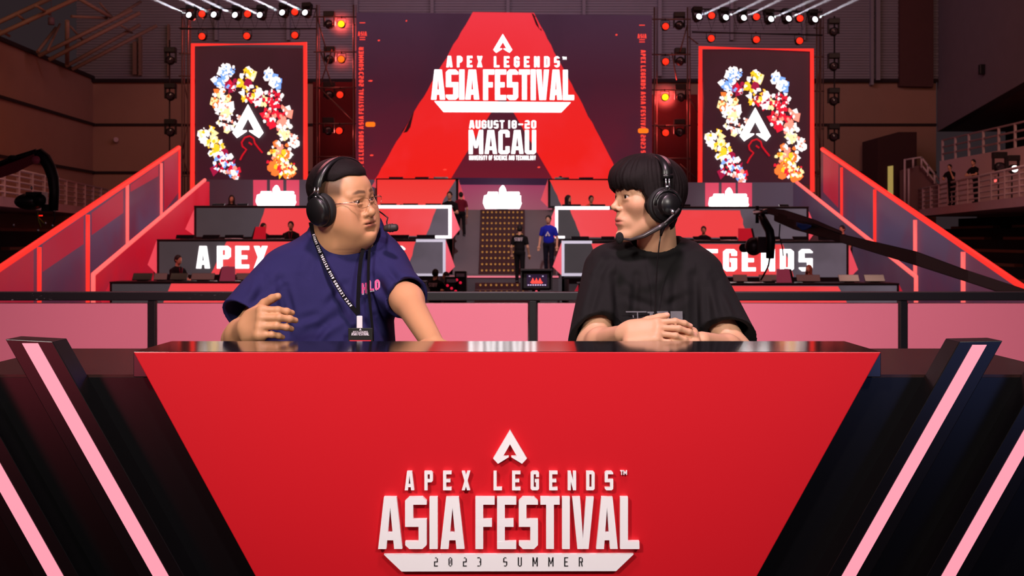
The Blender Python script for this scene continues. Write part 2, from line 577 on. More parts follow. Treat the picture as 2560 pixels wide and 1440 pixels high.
# ---- side balconies
def balcony(sx, names):
    def E(Y):
        return 18.2 + (Y - 54) * 0.1556
    edge = [(sx * E(54), 54), (sx * E(26), 26)]
    mb = MB()
    mb.prism([(edge[0][0], 54, 2.42), (edge[1][0], 26, 2.42), (sx * 24, 26, 2.42), (sx * 24, 54, 2.42)], (0, 0, 0.3))
    structure(mb.build('floor', M_slab))
    t = thing('balcony_railing', names[0], 'railing', (edge[0][0], 54, 2.72))
    Ys = [54 - 1.75 * i for i in range(16)]
    for Y in Ys:
        x = sx * E(Y)
        MB().prism([(x - 0.05, Y, 2.72), (x + 0.05, Y, 2.72), (x + 0.05, Y, 3.62), (x - 0.05, Y, 3.62)], (0, 0.07, 0)).build('post', M_rail, t)
    for i, z in enumerate((2.86, 3.05, 3.24, 3.43, 3.62)):
        mb = MB()
        mb.tube([(sx * E(54), 54, z), (sx * E(26), 26, z)], 0.035 if i < 4 else 0.05, 6)
        mb.build('handrail' if i == 4 else 'rail', M_rail, t)
    # bleachers under the balcony
    t2 = thing('bleacher', names[1], 'bleacher', (sx * 17, 40, -0.9))
    rise = 0.65 if sx < 0 else 0.46
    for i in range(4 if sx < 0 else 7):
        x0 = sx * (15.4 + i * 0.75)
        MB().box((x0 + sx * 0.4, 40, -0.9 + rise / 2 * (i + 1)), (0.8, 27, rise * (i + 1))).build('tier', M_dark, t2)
        if i >= 0:
            for kk in range(4):
                MB().box((x0 + sx * 0.2, 30 + kk * 6.4 + (i % 2), -0.9 + rise * (i + 1) + 0.05), (0.3, 4.6, 0.10)).build('bench', mat('bench_board', rgb(120, 78, 54), 0.6, noise=0.2), t2)
    return E


EdgeX = balcony(-1, ('white horizontal-bar railing of the balcony behind the camera crane with the drooping black head', 'dark stepped bench seating under the balcony behind the drooping crane head'))
balcony(1, ('white horizontal-bar railing of the balcony where two people lean', 'dark stepped bench seating under the balcony where two people lean'))
# deck wall with the second railing above the two people
structure(MB().prism([(18.6, 52.2, 2.72), (18.6, 26, 2.72), (18.6, 26, 4.8), (18.6, 52.2, 4.8)], (0.3, 0, 0)).build('wall_right', mat('pale_deck_wall', rgb(225, 205, 200), 0.8, noise=0.04, nscale=2)))
structure(MB().prism([(18.9, 52, 4.6), (18.9, 26, 4.6), (24, 26, 4.6), (24, 52, 4.6)], (0, 0, 0.2)).build('floor', M_slab))
t = thing('balcony_railing', 'higher white railing on top of the pale wall above the two leaning people', 'railing', (18.65, 52, 4.8))
for i in range(13):
    MB().box((18.66, 52 - 1.5 * i, 5.25), (0.08, 0.09, 0.9)).build('post', M_rail, t)
for i, z in enumerate((5.1, 5.4, 5.7)):
    MB().tube([(18.66, 52, z), (18.66, 28, z)], 0.04, 6).build('handrail' if i == 2 else 'rail', M_rail, t)
# stair with its slanting handrail at the far end of the balcony
t = thing('stair_railing', 'slanting white handrail of the small stair beside the two people on the balcony', 'railing', P(2360, 520, 53))
MB().tube([P(2303, 393, 53), P(2358, 462, 53)], 0.05, 6).build('handrail', M_rail, t)
MB().tube([P(2303, 412, 53), P(2354, 474, 53)], 0.04, 6).build('rail', M_rail, t)
MB().tube([P(2260, 400, 53.5), P(2303, 393, 53)], 0.04, 6).build('rail', M_rail, t)
for px, y0, y1 in ((2304, 392, 420), (2320, 412, 440), (2337, 434, 460), (2283, 396, 420), (2262, 398, 520), (2272, 422, 520)):
    MB().tube([P(px, y0, 53), P(px, y1, 53)], 0.05, 6).build('post', M_rail, t)
structure(MB().prism([P(2264, 424, 53.4), P(2304, 412, 53.4), P(2360, 476, 53.4), P(2360, 535, 53.4), P(2264, 535, 53.4)], (0, 0.8, 0)).build('wall_right', mat('stair_side', rgb(140, 104, 100), 0.8, noise=0.1)))

# ================================================================== COMMENTARY DESK
DY = 2.60                       # front of the red panel
M_red = mat('red_laminate', rgb(208, 20, 34), 0.42, spec=0.4, noise=0.02, nscale=3)
M_gloss = mat('gloss_black', rgb(22, 20, 24), 0.09, spec=0.7, noise=0.1, nscale=5)
M_satin = mat('satin_black', rgb(10, 9, 11), 0.24, spec=0.55, noise=0.1, nscale=3)
M_strut = mat('strut_black', rgb(12, 10, 12), 0.22, spec=0.55, noise=0.1, nscale=3)
M_ledpink = mat('pink_led', rgb(90, 50, 56), 0.5, emit=rgb(255, 158, 176), estr=1.0)
M_letter = mat('white_acrylic', rgb(252, 249, 253), 0.35)
M_blackink = mat('black_lettering', rgb(10, 10, 12), 0.5)
M_wood = mat('brown_tabletop', rgb(48, 28, 26), 0.22, spec=0.5, noise=0.15, nscale=4)

desk = thing('commentary_desk', 'wide red and black commentary desk with white raised lettering and slanting light bars', 'desk', (-0.012, 2.9, 0.0))


def floor_x(x, y, slope, Y):
    yf = HY + (CAM_Z - 0.004) * F / Y
    return x + slope * (yf - y), yf


xl, yf = floor_x(333, 880, 0.5446, DY)
xr, _ = floor_x(2203, 880, -0.5536, DY)
MB().prism([P(333, 880, DY), P(2203, 880, DY), P(xr, yf, DY), P(xl, yf, DY)], (0, 0.045, 0)).build('front_panel', M_red, desk, bevel=0.002)
# glossy ledge along the top edge
zt = CAM_Z - 0.247
a, b = P(333, 880, DY), P(2203, 880, DY)
c, d = P(2112, 853, 2.87), P(428, 853, 2.87)
MB().prism([(a.x, a.y + 0.001, zt + 0.0005), (b.x, b.y + 0.001, zt + 0.0005), (c.x, c.y, zt + 0.0005), (d.x, d.y, zt + 0.0005)], (0, 0, -0.055)).build('ledge', M_gloss, desk, bevel=0.0015)
# working surface behind the ledge, front board below it
tz = CAM_Z - 0.302
MB().box((0, (2.655 + 3.28) / 2, tz - 0.015), (2.5, 3.28 - 2.655, 0.03)).build('tabletop', M_wood, desk)
MB().box((0, 2.67, (tz - 0.006) / 2), (2.5, 0.04, tz - 0.006)).build('front_board', M_satin, desk)
for sx in (-1, 1):
    MB().box((sx * 1.23, 3.0, (tz - 0.03) / 2), (0.03, 0.5, tz - 0.03)).build('side_panel', M_satin, desk, bevel=0.001)


def strut(xa, ya, xb, yb, slope, la, lb, ly):
    """leaning light bar: front face between xa..xb at the top"""
    Y = 2.57
    (x0, yq), (x1, _) = floor_x(xa, ya, slope, Y), floor_x(xb, yb, slope, Y)
    s = MB().prism([P(xa, ya, Y), P(xb, yb, Y), P(x1, yq, Y), P(x0, yq, Y)], (0, 0.082, 0)).build('light_bar', M_strut, desk, bevel=0.0015)
    (x0, _), (x1, _) = floor_x(la, ly, slope, Y), floor_x(lb, ly, slope, Y)
    MB().prism([P(la, ly, Y), P(lb, ly, Y), P(x1, yq, Y), P(x0, yq, Y)], (0, -0.0025, 0)).build('led_strip', M_ledpink, s)


strut(13, 848, 131, 854, 0.562, 56, 95, 858)
strut(-250, 848, -132, 854, 0.562, -207, -168, 858)
strut(2399, 854, 2507, 852, -0.566, 2431, 2466, 862)
strut(2648, 854, 2756, 852, -0.566, 2680, 2715, 862)


def px_text(mb, text, x0, x1, y0, y1, Y, depth, **kw):
    """letters fitted between pixel columns x0..x1 and rows y0 (top)..y1 on a plane facing the camera"""
    o = P(x0, y1, Y)
    put_text(mb, text, o, (1, 0, 0), (0, 0, 1), (y1 - y0) * Y / F, (x1 - x0) * Y / F, depth, (0, -1, 0), **kw)
    return mb


em = put_emblem(MB(), P(1275, 1157, DY), (1, 0, 0), (0, 0, 1), 84 * DY / F, 0.012, (0, -1, 0)).build('emblem', M_letter, desk)


def px_letters(parent, m, text, x0, x1, y0, y1, Y, depth, **kw):
    letter_parts(parent, m, text, P(x0, y1, Y), (1, 0, 0), (0, 0, 1), (y1 - y0) * Y / F, (x1 - x0) * Y / F, depth, (0, -1, 0), **kw)


px_letters(desk, M_letter, 'APEX', 1013, 1176, 1176, 1223, DY, 0.012, w=0.46, s=0.17, t=0.15, gap=0.55, cf=0.3)
px_letters(desk, M_letter, 'LEGENDS', 1234, 1532, 1176, 1223, DY, 0.012, w=0.46, s=0.17, t=0.15, gap=0.55, cf=0.3)
px_letters(desk, M_letter, 'TM', 1550, 1567, 1175, 1186, DY, 0.006, w=0.55, s=0.18, t=0.18)
px_letters(desk, M_letter, 'ASIA', 947, 1162, 1239.5, 1368.5, DY, 0.014, w=0.385, s=0.145, t=0.145, gap=0.05, cf=0.32)
px_letters(desk, M_letter, 'FESTIVAL', 1189, 1597, 1239.5, 1368.5, DY, 0.014, w=0.36, s=0.145, t=0.145, gap=0.045, cf=0.32)
ban = MB().prism([P(961, 1383, DY), P(1583, 1382, DY), P(1539, 1424, DY), P(1005, 1425, DY)], (0, -0.012, 0)).build('banner', M_letter, desk)
px_letters(ban, M_blackink, '2023', 1085, 1203, 1393, 1416, DY - 0.0122, 0.0006, w=0.40, s=0.11, t=0.1, gap=1.1, cf=1.0)
px_letters(ban, M_blackink, 'SUMMER', 1258, 1457, 1393, 1416, DY - 0.0122, 0.0006, w=0.40, s=0.11, t=0.1, gap=1.05, cf=0.8)

# ================================================================== BARRIER BEHIND THE DESK
BARY = 6.0
M_pink = mat('red_lit_acrylic', rgb(244, 138, 156), 0.3, spec=0.4, noise=0.05, nscale=1.3)  # red light on white panels is put into this base colour


def scuffed():
    m = mat('scuffed_black_paint', rgb(24, 22, 24), 0.45)
    nt = m.node_tree
    b = nt.nodes['Principled BSDF']
    tc = nt.nodes.new('ShaderNodeTexCoord')
    mp = nt.nodes.new('ShaderNodeMapping')
    mp.inputs['Scale'].default_value = (14, 14, 60)
    n = nt.nodes.new('ShaderNodeTexNoise')
    n.inputs['Scale'].default_value = 2.2
    n.inputs['Detail'].default_value = 8
    n2 = nt.nodes.new('ShaderNodeTexNoise')
    n2.inputs['Scale'].default_value = 1.1
    r = nt.nodes.new('ShaderNodeMapRange')
    r.inputs['From Min'].default_value = 0.64
    r.inputs['From Max'].default_value = 0.70
    r2 = nt.nodes.new('ShaderNodeMapRange')
    r2.inputs['From Min'].default_value = 0.52
    r2.inputs['From Max'].default_value = 0.62
    mul = nt.nodes.new('ShaderNodeMath')
    mul.operation = 'MULTIPLY'
    mx = nt.nodes.new('ShaderNodeMixRGB')
    mx.inputs['Color1'].default_value = rgb(26, 24, 26)
    mx.inputs['Color2'].default_value = rgb(190, 180, 182)
    nt.links.new(tc.outputs['Object'], mp.inputs[0])
    nt.links.new(mp.outputs[0], n.inputs['Vector'])
    nt.links.new(tc.outputs['Object'], n2.inputs['Vector'])
    nt.links.new(n.outputs['Fac'], r.inputs['Value'])
    nt.links.new(n2.outputs['Fac'], r2.inputs['Value'])
    nt.links.new(r.outputs[0], mul.inputs[0])
    nt.links.new(r2.outputs[0], mul.inputs[1])
    nt.links.new(mul.outputs[0], mx.inputs['Fac'])
    nt.links.new(mx.outputs[0], b.inputs['Base Color'])
    return m


M_scuff = scuffed()
bar = thing('barrier', 'long low barrier of pink-lit panels under a scuffed black rail behind the two seated men', 'barrier', (0, BARY, 0))
z1, z0 = P(0, 729, BARY).z, P(0, 751, BARY).z
MB().box((0, BARY, (z0 + z1) / 2), (7.2, 0.06, z1 - z0)).build('top_rail', M_scuff, bar, bevel=0.004)
zp = P(0, 757, BARY).z
MB().box((0, BARY, 0.04), (7.2, 0.06, 0.08)).build('bottom_rail', M_black, bar, bevel=0.004)
posts = [-570, 382, 1332, 2256, 3200]
for px in posts:
    MB().box((P(px, 0, BARY).x, BARY, z0 / 2), (0.036, 0.05, z0)).build('post', M_black, bar, bevel=0.003)
for i in range(4):
    x0, x1 = P(posts[i], 0, BARY).x + 0.024, P(posts[i + 1], 0, BARY).x - 0.024
    pn = MB().box(((x0 + x1) / 2, BARY, (zp + 0.09) / 2), (x1 - x0, 0.024, zp - 0.09)).build('panel', M_pink, bar, bevel=0.004)

# ================================================================== STAGE
M_tube = mat('red_neon_tube', rgb(255, 40, 34), 0.5, emit=rgb(255, 52, 44), estr=1.0)
M_tubep = mat('pale_red_neon_tube', rgb(255, 110, 110), 0.5, emit=rgb(255, 104, 100), estr=1.0)
M_frame = mat('counter_frame', rgb(26, 23, 26), 0.4, noise=0.1)
M_white = mat('white_light_strip', rgb(255, 250, 255), 0.5, emit=rgb(255, 250, 255), estr=1.6)
M_soft = mat('soft_light_strip', rgb(190, 188, 205), 0.5, emit=rgb(190, 188, 205), estr=0.85)
M_fin = mat('pink_fin', rgb(238, 120, 134), 0.5, emit=rgb(240, 78, 96), estr=0.55, noise=0.05)
M_find = mat('red_fin', rgb(205, 44, 62), 0.5, emit=rgb(205, 40, 62), estr=0.5, noise=0.05)
G1, G2 = rgb(70, 62, 66), rgb(104, 92, 104)
M_lgrey = screen_mat('grey_display', [(0, G1), (1, G2)], axis=0, lo=-3, hi=3, strength=0.8, noise=0.5, nscale=0.7, ncol=rgb(58, 54, 56))
M_lred = screen_mat('red_display', [(0, rgb(238, 70, 76)), (1, rgb(236, 60, 60))], axis=0, lo=-4, hi=4, strength=1.0, noise=0.5, nscale=0.4, ncol=rgb(250, 98, 110))
M_lred2 = screen_mat('bright_red_display', [(0, rgb(240, 66, 62)), (1, rgb(240, 52, 48))], axis=2, lo=0, hi=1, strength=1.0)
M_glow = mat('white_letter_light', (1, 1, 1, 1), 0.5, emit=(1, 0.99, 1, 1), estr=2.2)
M_deck = mat('stage_deck', rgb(92, 86, 92), 0.5, noise=0.08, nscale=3)
M_stepg = mat('stair_cheek', rgb(112, 108, 116), 0.55, noise=0.05, nscale=2)


def plate(mb, pts, Y, t=0.08):
    return mb.prism([P(x, y, Y) for x, y in pts], (0, t, 0))


def rough_edge(p, q, n, amp, rng):
    out = []
    for i in range(1, n):
        t = i / n
        out.append((p[0] + (q[0] - p[0]) * t + rng.uniform(-amp, amp), p[1] + (q[1] - p[1]) * t + rng.uniform(-amp, amp) * 0.3))
    return out


def counter(label, Y, box, red, fins, strips=(), letters=None, bright=False, finm=None):
    """box (x0, x1, ytop, ybot) of the front; red: polygon shown on the display"""
    x0, x1, yt, yb = box
    c = P((x0 + x1) / 2, yb, Y)
    t = thing('player_counter', label, 'counter', c, 'stage counters with lit fronts')
    mb = MB()
    a, b = P(x0, yt, Y), P(x1, yb, Y)
    mb.box(((a.x + b.x) / 2, Y + 0.1, (a.z + b.z) / 2), (b.x - a.x, 0.2, a.z - b.z))
    mb.build('body', M_frame, t, bevel=0.01)
    plate(MB(), [(x0 + 6, yt + 6), (x1 - 6, yt + 6), (x1 - 6, yb - 5), (x0 + 6, yb - 5)], Y - 0.02, 0.02).build('display', M_lgrey, t)
    if red:
        plate(MB(), red, Y - 0.03, 0.01).build('display', M_lred2 if bright else M_lred, t)
    tp = MB().box(((a.x + b.x) / 2, Y + 0.45, a.z - 0.02), (b.x - a.x, 0.94, 0.04)).build('countertop', M_frame, t, bevel=0.008)
    for f in fins:
        plate(MB(), f, Y + 0.06, 0.1).build('side_fin', finm or M_fin, t)
    for s in strips:
        plate(MB(), s[0], Y - 0.05, 0.04).build('light_strip', s[1], t)
    if letters:
        for ch, cx, y0, y1 in letters:
            px_letters(t, M_glow, ch, cx - 17, cx + 17, y0, y1, Y - 0.04, 0.03, w=0.5, s=0.2, t=0.17, cf=0.35)
    return t


rg = random.Random(3)
LB = [('A', 508), ('P', 560), ('E', 606), ('X', 652), ('L', 738), ('E', 782), ('G', 826), ('E', 870), ('N', 914), ('D', 958), ('S', 996)]
counter('dark counter with large white letters on its lit front behind the man in navy', 34, (392, 1114, 598, 692),
        [(566, 604)] + [(1039, 604)] + rough_edge((1039, 604), (1018, 686), 7, 2, rg) + [(1018, 686), (526, 686)] + rough_edge((526, 686), (566, 604), 6, 2, rg),
        [[(392, 600), (392, 686), (369, 662)], [(1114, 600), (1137, 667), (1114, 690)]],
        [([(1040, 598), (1114, 598), (1114, 605), (1040, 605)], M_soft), ([(1107, 605), (1114, 605), (1114, 690), (1107, 690)], M_soft), ([(1035, 684), (1107, 684), (1107, 690), (1035, 690)], M_soft)],
        [(c_, x, 615, 671) for c_, x in LB])
RB = [('A', 1500), ('P', 1546), ('E', 1592), ('X', 1638), ('L', 1730), ('E', 1777), ('G', 1825), ('E', 1872), ('N', 1920), ('D', 1967), ('S', 2014)]
counter('dark counter with large white letters on its lit front behind the man in black', 34, (1404, 2122, 602, 698),
        [(1478, 609)] + [(1957, 611)] + rough_edge((1957, 611), (1984, 691), 6, 2, rg) + [(1984, 691), (1502, 689)] + rough_edge((1502, 689), (1478, 609), 7, 2, rg),
        [[(1406, 600), (1382, 667), (1406, 690)], [(2122, 614), (2145, 674), (2122, 697)]],
        [([(1404, 602), (1480, 602), (1480, 609), (1404, 609)], M_soft), ([(1404, 609), (1411, 609), (1411, 690), (1404, 690)], M_soft), ([(1411, 683), (1480, 683), (1480, 690), (1411, 690)], M_soft)],
        [(c_, x, 623, 678) for c_, x in RB])
counter('long low counter with a red stripe, lowest row on the navy shirt side', 31, (274, 1062, 704, 800),
        [(428, 709), (606, 709), (590, 748), (560, 790), (394, 790)], [[(274, 708), (274, 778), (252, 752)]], finm=M_find)
counter('long low counter with a red stripe, lowest row on the black shirt side', 31, (1446, 2248, 708, 800),
        [(1600, 714), (2095, 716), (2108, 738), (2134, 790), (1640, 790)], [[(1446, 712), (1430, 740), (1446, 760)], [(2248, 712), (2248, 782), (2270, 756)]], finm=M_find)
counter('red-fronted counter edged in white light, middle tier on the navy shirt side', 37, (485, 1129, 514, 597),
        [(662, 521), (1091, 521)] + rough_edge((1091, 521), (1064, 590), 7, 2, rg) + [(1064, 590), (638, 590)] + rough_edge((638, 590), (662, 521), 5, 2, rg),
        [[(485, 524), (485, 588), (463, 573)], [(1129, 518), (1150, 573), (1130, 597)]],
        [([(940, 513), (1129, 513), (1129, 521), (940, 521)], M_white), ([(1121, 521), (1129, 521), (1129, 596), (1121, 596)], M_white), ([(1088, 589), (1121, 589), (1121, 596), (1088, 596)], M_white)])
counter('red-fronted counter edged in white light, middle tier on the black shirt side', 37, (1388, 2022, 516, 602),
        [(1425, 524), (1850, 526)] + rough_edge((1850, 526), (1868, 594), 6, 2, rg) + [(1868, 594), (1451, 593)] + rough_edge((1451, 593), (1425, 524), 7, 2, rg),
        [[(1388, 520), (1366, 574), (1388, 596)], [(2022, 528), (2042, 576), (2022, 602)]],
        [([(1388, 516), (1524, 516), (1524, 524), (1388, 524)], M_white), ([(1388, 524), (1395, 524), (1395, 596), (1388, 596)], M_white), ([(1395, 590), (1412, 590), (1412, 596), (1395, 596)], M_white)])
counter('plain red counter on the top tier beside the glasses of the man in navy', 40, (940, 1146, 446, 520),
        [(943, 449), (1139, 449)] + rough_edge((1139, 449), (1104, 509), 5, 1.5, rg) + [(1104, 512), (943, 512)],
        [[(940, 448), (940, 470), (929, 466)], [(1146, 449), (1162, 497), (1146, 517)]], bright=True)
counter('plain red counter on the top tier beside the fringe of the man in black', 40, (1370, 1580, 447, 520),
        [(1374, 450), (1576, 451), (1576, 515), (1404, 514)] + rough_edge((1404, 514), (1374, 450), 5, 1.5, rg),
        [[(1370, 448), (1352, 500), (1370, 518)]], bright=True)

# tier platforms under the counters
for sx, lab in ((-1, 'stepped dark stage riser under the counters on the navy shirt side'), (1, 'stepped dark stage riser under the counters on the black shirt side')):
    t = thing('stage_riser', lab, 'stage riser', (sx * 6.2, 36, -0.9), 'stepped stage risers')
    for Yf, zt_, xb in ((31.15, -0.42, 9.85), (34.15, 0.60, 9.8), (37.15, 1.55, 9.7), (40.15, 2.45, 9.4)):
        xa_, xb_ = (-2.1, -xb - 0.4) if sx < 0 else (1.62, xb - 0.1)
        MB().box(((xa_ + xb_) / 2, (Yf + 42.4) / 2, (zt_ - 0.9) / 2), (abs(xb_ - xa_), 42.4 - Yf, zt_ + 0.9)).build('tier', M_deck, t)

# grey walls of the upper tier that carry the small signs
def wall_panels(label, x0, x1, y0, y1, pan):
    t = thing('backdrop_panel', label, 'stage panel', P((x0 + x1) / 2, y1, 42.5), 'grey stage backdrop panels')
    plate(MB(), [(x0, y0), (x1, y0), (x1, 761), (x0, 761)], 42.5, 0.12).build('panel', screen_mat('plum_display', [(0, rgb(66, 40, 50)), (1, rgb(86, 72, 88))], axis=0, lo=-2.5, hi=2.5, strength=0.75), t)
    for a, b in pan:
        plate(MB(), [(a, y0 + 1), (b, y0 + 1), (b, y1 - 6), (a, y1 - 6)], 42.47, 0.02).build('lit_stripe', mat('rose_stripe', rgb(190, 64, 90), 0.5, emit=rgb(192, 62, 88), estr=0.9), t)


wall_panels('plum wall with three rose stripes under the screen beside the man in navy', 500, 935, 449, 520, ((633, 667), (675, 708), (716, 748)))
wall_panels('plum wall with three rose stripes under the screen beside the man in black', 1580, 1994, 456, 532, ((1763, 1797), (1804, 1839), (1845, 1880)))
t = thing('backdrop_panel', 'rose-lit wall behind the white sign at the head of the stairs', 'stage panel', P(1257, 525, 42.5), 'grey stage backdrop panels')
plate(MB(), [(1135, 462), (1380, 462), (1380, 761), (1135, 761)], 42.5, 0.12).build('panel', screen_mat('rose_display', [(0, rgb(160, 86, 104)), (1, rgb(165, 60, 98))], axis=2, lo=-0.1, hi=1.0, strength=0.85), t)
plate(MB(), [(1135, 444), (1380, 446), (1380, 463), (1135, 461)], 42.4, 0.3).build('beam', mat('navy_beam', rgb(48, 28, 52), 0.5, emit=rgb(50, 28, 54), estr=0.7), t)


# glowing white signs: emblem over two lines of letters on an added glare-shaped plate
def sign(label, cx, y0, y1, w, Y, group='glowing white signs', copy=None):
    s = Y / F
    base = P(cx, y1, Y)
    if copy is None:
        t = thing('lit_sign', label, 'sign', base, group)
        h, W = (y1 - y0), w
        X0 = cx - W / 2
        def q(u, v):
            return (X0 + u * W, y1 - v * h)
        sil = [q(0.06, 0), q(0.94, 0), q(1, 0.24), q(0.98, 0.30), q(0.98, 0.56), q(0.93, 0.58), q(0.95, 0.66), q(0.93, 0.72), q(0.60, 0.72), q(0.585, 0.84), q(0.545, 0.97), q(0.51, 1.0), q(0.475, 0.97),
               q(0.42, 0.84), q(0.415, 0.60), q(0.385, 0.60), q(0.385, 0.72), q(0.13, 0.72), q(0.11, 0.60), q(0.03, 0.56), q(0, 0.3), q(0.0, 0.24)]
        plate(MB(), sil, Y, 0.04).build('glare_plate', M_glow, t)
        mb = MB()
        px_text(mb, 'APEX LEGENDS', X0 + 0.12 * W, X0 + 0.92 * W, y1 - 0.70 * h, y1 - 0.55 * h, Y, 0.05, w=0.45, s=0.2, t=0.18, gap=0.3, space=0.5)
        px_text(mb, 'ASIA FESTIVAL', X0 + 0.03 * W, X0 + 0.97 * W, y1 - 0.52 * h, y1 - 0.16 * h, Y, 0.05, w=0.38, s=0.15, t=0.15, gap=0.06, space=0.2)
        mb.build('lettering', M_glow, t)
        put_emblem(MB(), P(cx + 2, y1 - 0.74 * h, Y), (1, 0, 0), (0, 0, 1), 0.24 * h * s, 0.05, (0, -1, 0)).build('emblem', M_glow, t)
        MB().box((base.x, Y + 0.05, base.z - 0.5), (w * s * 0.3, 0.06, 1.06)).build('stand', M_frame, t)
        return t
    t = copy_tree(copy)
    t.location = base
    t.scale = (w / 97.0 * Y / 41.5, 1, (y1 - y0) / 62.0 * Y / 41.5)
    t['label'] = label
    return t


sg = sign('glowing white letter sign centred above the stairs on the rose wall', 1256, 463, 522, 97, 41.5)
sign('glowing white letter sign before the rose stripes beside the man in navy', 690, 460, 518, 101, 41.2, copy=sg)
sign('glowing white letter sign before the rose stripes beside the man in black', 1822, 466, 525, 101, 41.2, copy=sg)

# ---- central stair
M_tread = mat('maroon_tread', rgb(74, 36, 40), 0.45, noise=0.1, nscale=8)
M_dot = mat('amber_lit_hole', rgb(170, 128, 70), 0.5, emit=rgb(176, 124, 62), estr=0.5)  # discs glow to stand for light coming through the step perforations
t = thing('staircase', 'central maroon metal staircase with rows of amber dots on every riser', 'staircase', P(1254, 700, 36.5))
n = 11
for i in range(n):
    f = i / (n - 1)
    Y = 37.1 + 2.9 * f
    yb, yt_ = 684 - (684 - 541) * f, 0
    zb = CAM_Z - (684 - HY) * 37.1 / F + 0.186 * i
    xa, xb = P(1197 + 4 * f, 0, Y).x, P(1312 + 0 * f, 0, Y).x
    r = MB().box(((xa + xb) / 2, Y + 0.15, zb + 0.093 - 0.4), (xb - xa, 0.30, 0.186 + 0.8)).build('step', M_tread, t)
    mb = MB()
    for k in range(10):
        x = xa + 0.1 + (xb - xa - 0.2) * k / 9
        mb.lathe([(0, 0.0), (0.0, 0.036), (0.02, 0.030)], (x, Y - 0.001, zb + 0.10), (0, -1, 0), 10)
    mb.build('lit_dots', M_dot, r)
for sx, x0, x1 in ((-1, 1137, 1199), (1, 1311, 1400)):
    mb = MB()
    a, b = P(x0, 0, 38.5).x, P(x1, 0, 38.5).x
    zb0, zt0 = CAM_Z - (684 - HY) * 37.1 / F, P(0, 524, 40).z
    mb.add([(a, 37.1, zb0), (b, 37.1, zb0), (b, 40.3, zt0), (a, 40.3, zt0), (a, 37.1, -0.9), (b, 37.1, -0.9), (b, 40.3, -0.9), (a, 40.3, -0.9)],
           [(0, 1, 2, 3), (4, 5, 1, 0), (5, 6, 2, 1), (6, 7, 3, 2), (7, 4, 0, 3), (4, 7, 6, 5)])
    mb.build('cheek', M_stepg, t)
zl = P(0, 690, 35.5).z
MB().box((P(1257, 0, 36).x, 36.3, (zl - 0.9) / 2), (3.3, 1.62, zl + 0.9)).build('landing', M_deck, t)
MB().box((P(1257, 0, 41.2).x, 41.25, (P(0, 524, 40).z - 0.9) / 2), (3.3, 1.9, P(0, 524, 40).z + 0.9)).build('landing', M_deck, t)
MB().box((P(1257, 0, 35.5).x, 35.47, zl - 0.02), (3.3, 0.04, 0.05)).build('edge_light', mat('rose_edge', rgb(214, 120, 134), 0.5, emit=rgb(214, 110, 128), estr=0.8), t)
for i, (y, Y) in enumerate(((710, 35.2), (727, 34.6), (745, 34.0))):
    zc = P(0, y, Y).z
    r = MB().box((P(1254, 0, Y).x, Y + 0.15, (zc + 0.03 - 0.9) / 2), (1.55, 0.30, zc + 0.93)).build('step', M_tread, t)
    mb = MB()
    for k in range(9):
        mb.lathe([(0, 0.0), (0.0, 0.034), (0.02, 0.028)], (P(1254, 0, Y).x - 0.62 + k * 0.155, Y - 0.001, zc - 0.03), (0, -1, 0), 10)
    mb.build('lit_dots', M_dot, r)

# ---- big LED screen
SY = 44.0
led = thing('led_screen', 'huge central dark LED screen showing a red letter A and white event titles', 'LED screen', P(1260, 470, SY))
plate(MB(), [(891, 31), (1630, 38), (1630, 470), (889, 470)], SY, 0.3).build('screen_panel',
      screen_mat('led_night', [(0, rgb(120, 22, 40)), (0.25, rgb(92, 22, 42)), (0.6, rgb(68, 22, 42)), (1, rgb(62, 38, 60))], axis=2, lo=0.0, hi=6.4, strength=0.9, noise=0.6, nscale=0.35, ncol=rgb(48, 26, 46)), led)
rg = random.Random(5)
M_Ared = screen_mat('led_red', [(0, rgb(242, 28, 20)), (0.55, rgb(236, 32, 34)), (1, rgb(238, 52, 66))], axis=2, lo=0.0, hi=6.4, strength=1.0, noise=0.25, nscale=0.5, ncol=rgb(244, 60, 72))
LA = [(1182, 30), (1335, 32)] + rough_edge((1335, 32), (1556, 452), 26, 1.6, rg) + [(1556, 452), (1384, 452), (1266, 251), (1246, 251), (1124, 452), (935, 452)] + rough_edge((935, 452), (1182, 30), 26, 1.6, rg)
# the A as three convex-ish pieces: two legs and a head
legL = [(1182, 30)] + [(1259, 31), (1259, 251), (1246, 251), (1124, 452), (935, 452)] + rough_edge((935, 452), (1182, 30), 26, 1.6, rg)
legR = [(1259, 31), (1335, 32)] + rough_edge((1335, 32), (1556, 452), 26, 1.6, rg) + [(1556, 452), (1384, 452), (1266, 251), (1259, 251)]
mb = MB()
plate(mb, legL, SY - 0.012, 0.012)
plate(mb, legR, SY - 0.012, 0.012)
mb.build('letter_graphic', M_Ared, led)
mb = MB()
for pts in ([(1329, 33), (1334, 35), (1344, 58), (1350, 75), (1340, 62)], [(1338, 40), (1341, 44), (1330, 36)], [(1036, 275), (1024, 300), (1012, 326), (1008, 332), (1018, 330), (1026, 318)],
            [(1352, 70), (1355, 78), (1350, 74)], [(1018, 305), (1010, 325), (1001, 333), (1012, 318)]):
    plate(mb, pts, SY - 0.016, 0.004)
mb.build('crack_graphic', mat('led_black', rgb(30, 10, 16), 0.6, emit=rgb(48, 12, 20), estr=0.6), led)
put_emblem(MB(), P(1257, 132, SY - 0.02), (1, 0, 0), (0, 0, 1), 47 * SY / F, 0.01, (0, -1, 0)).build('emblem', M_glow, led)
YT = SY - 0.02
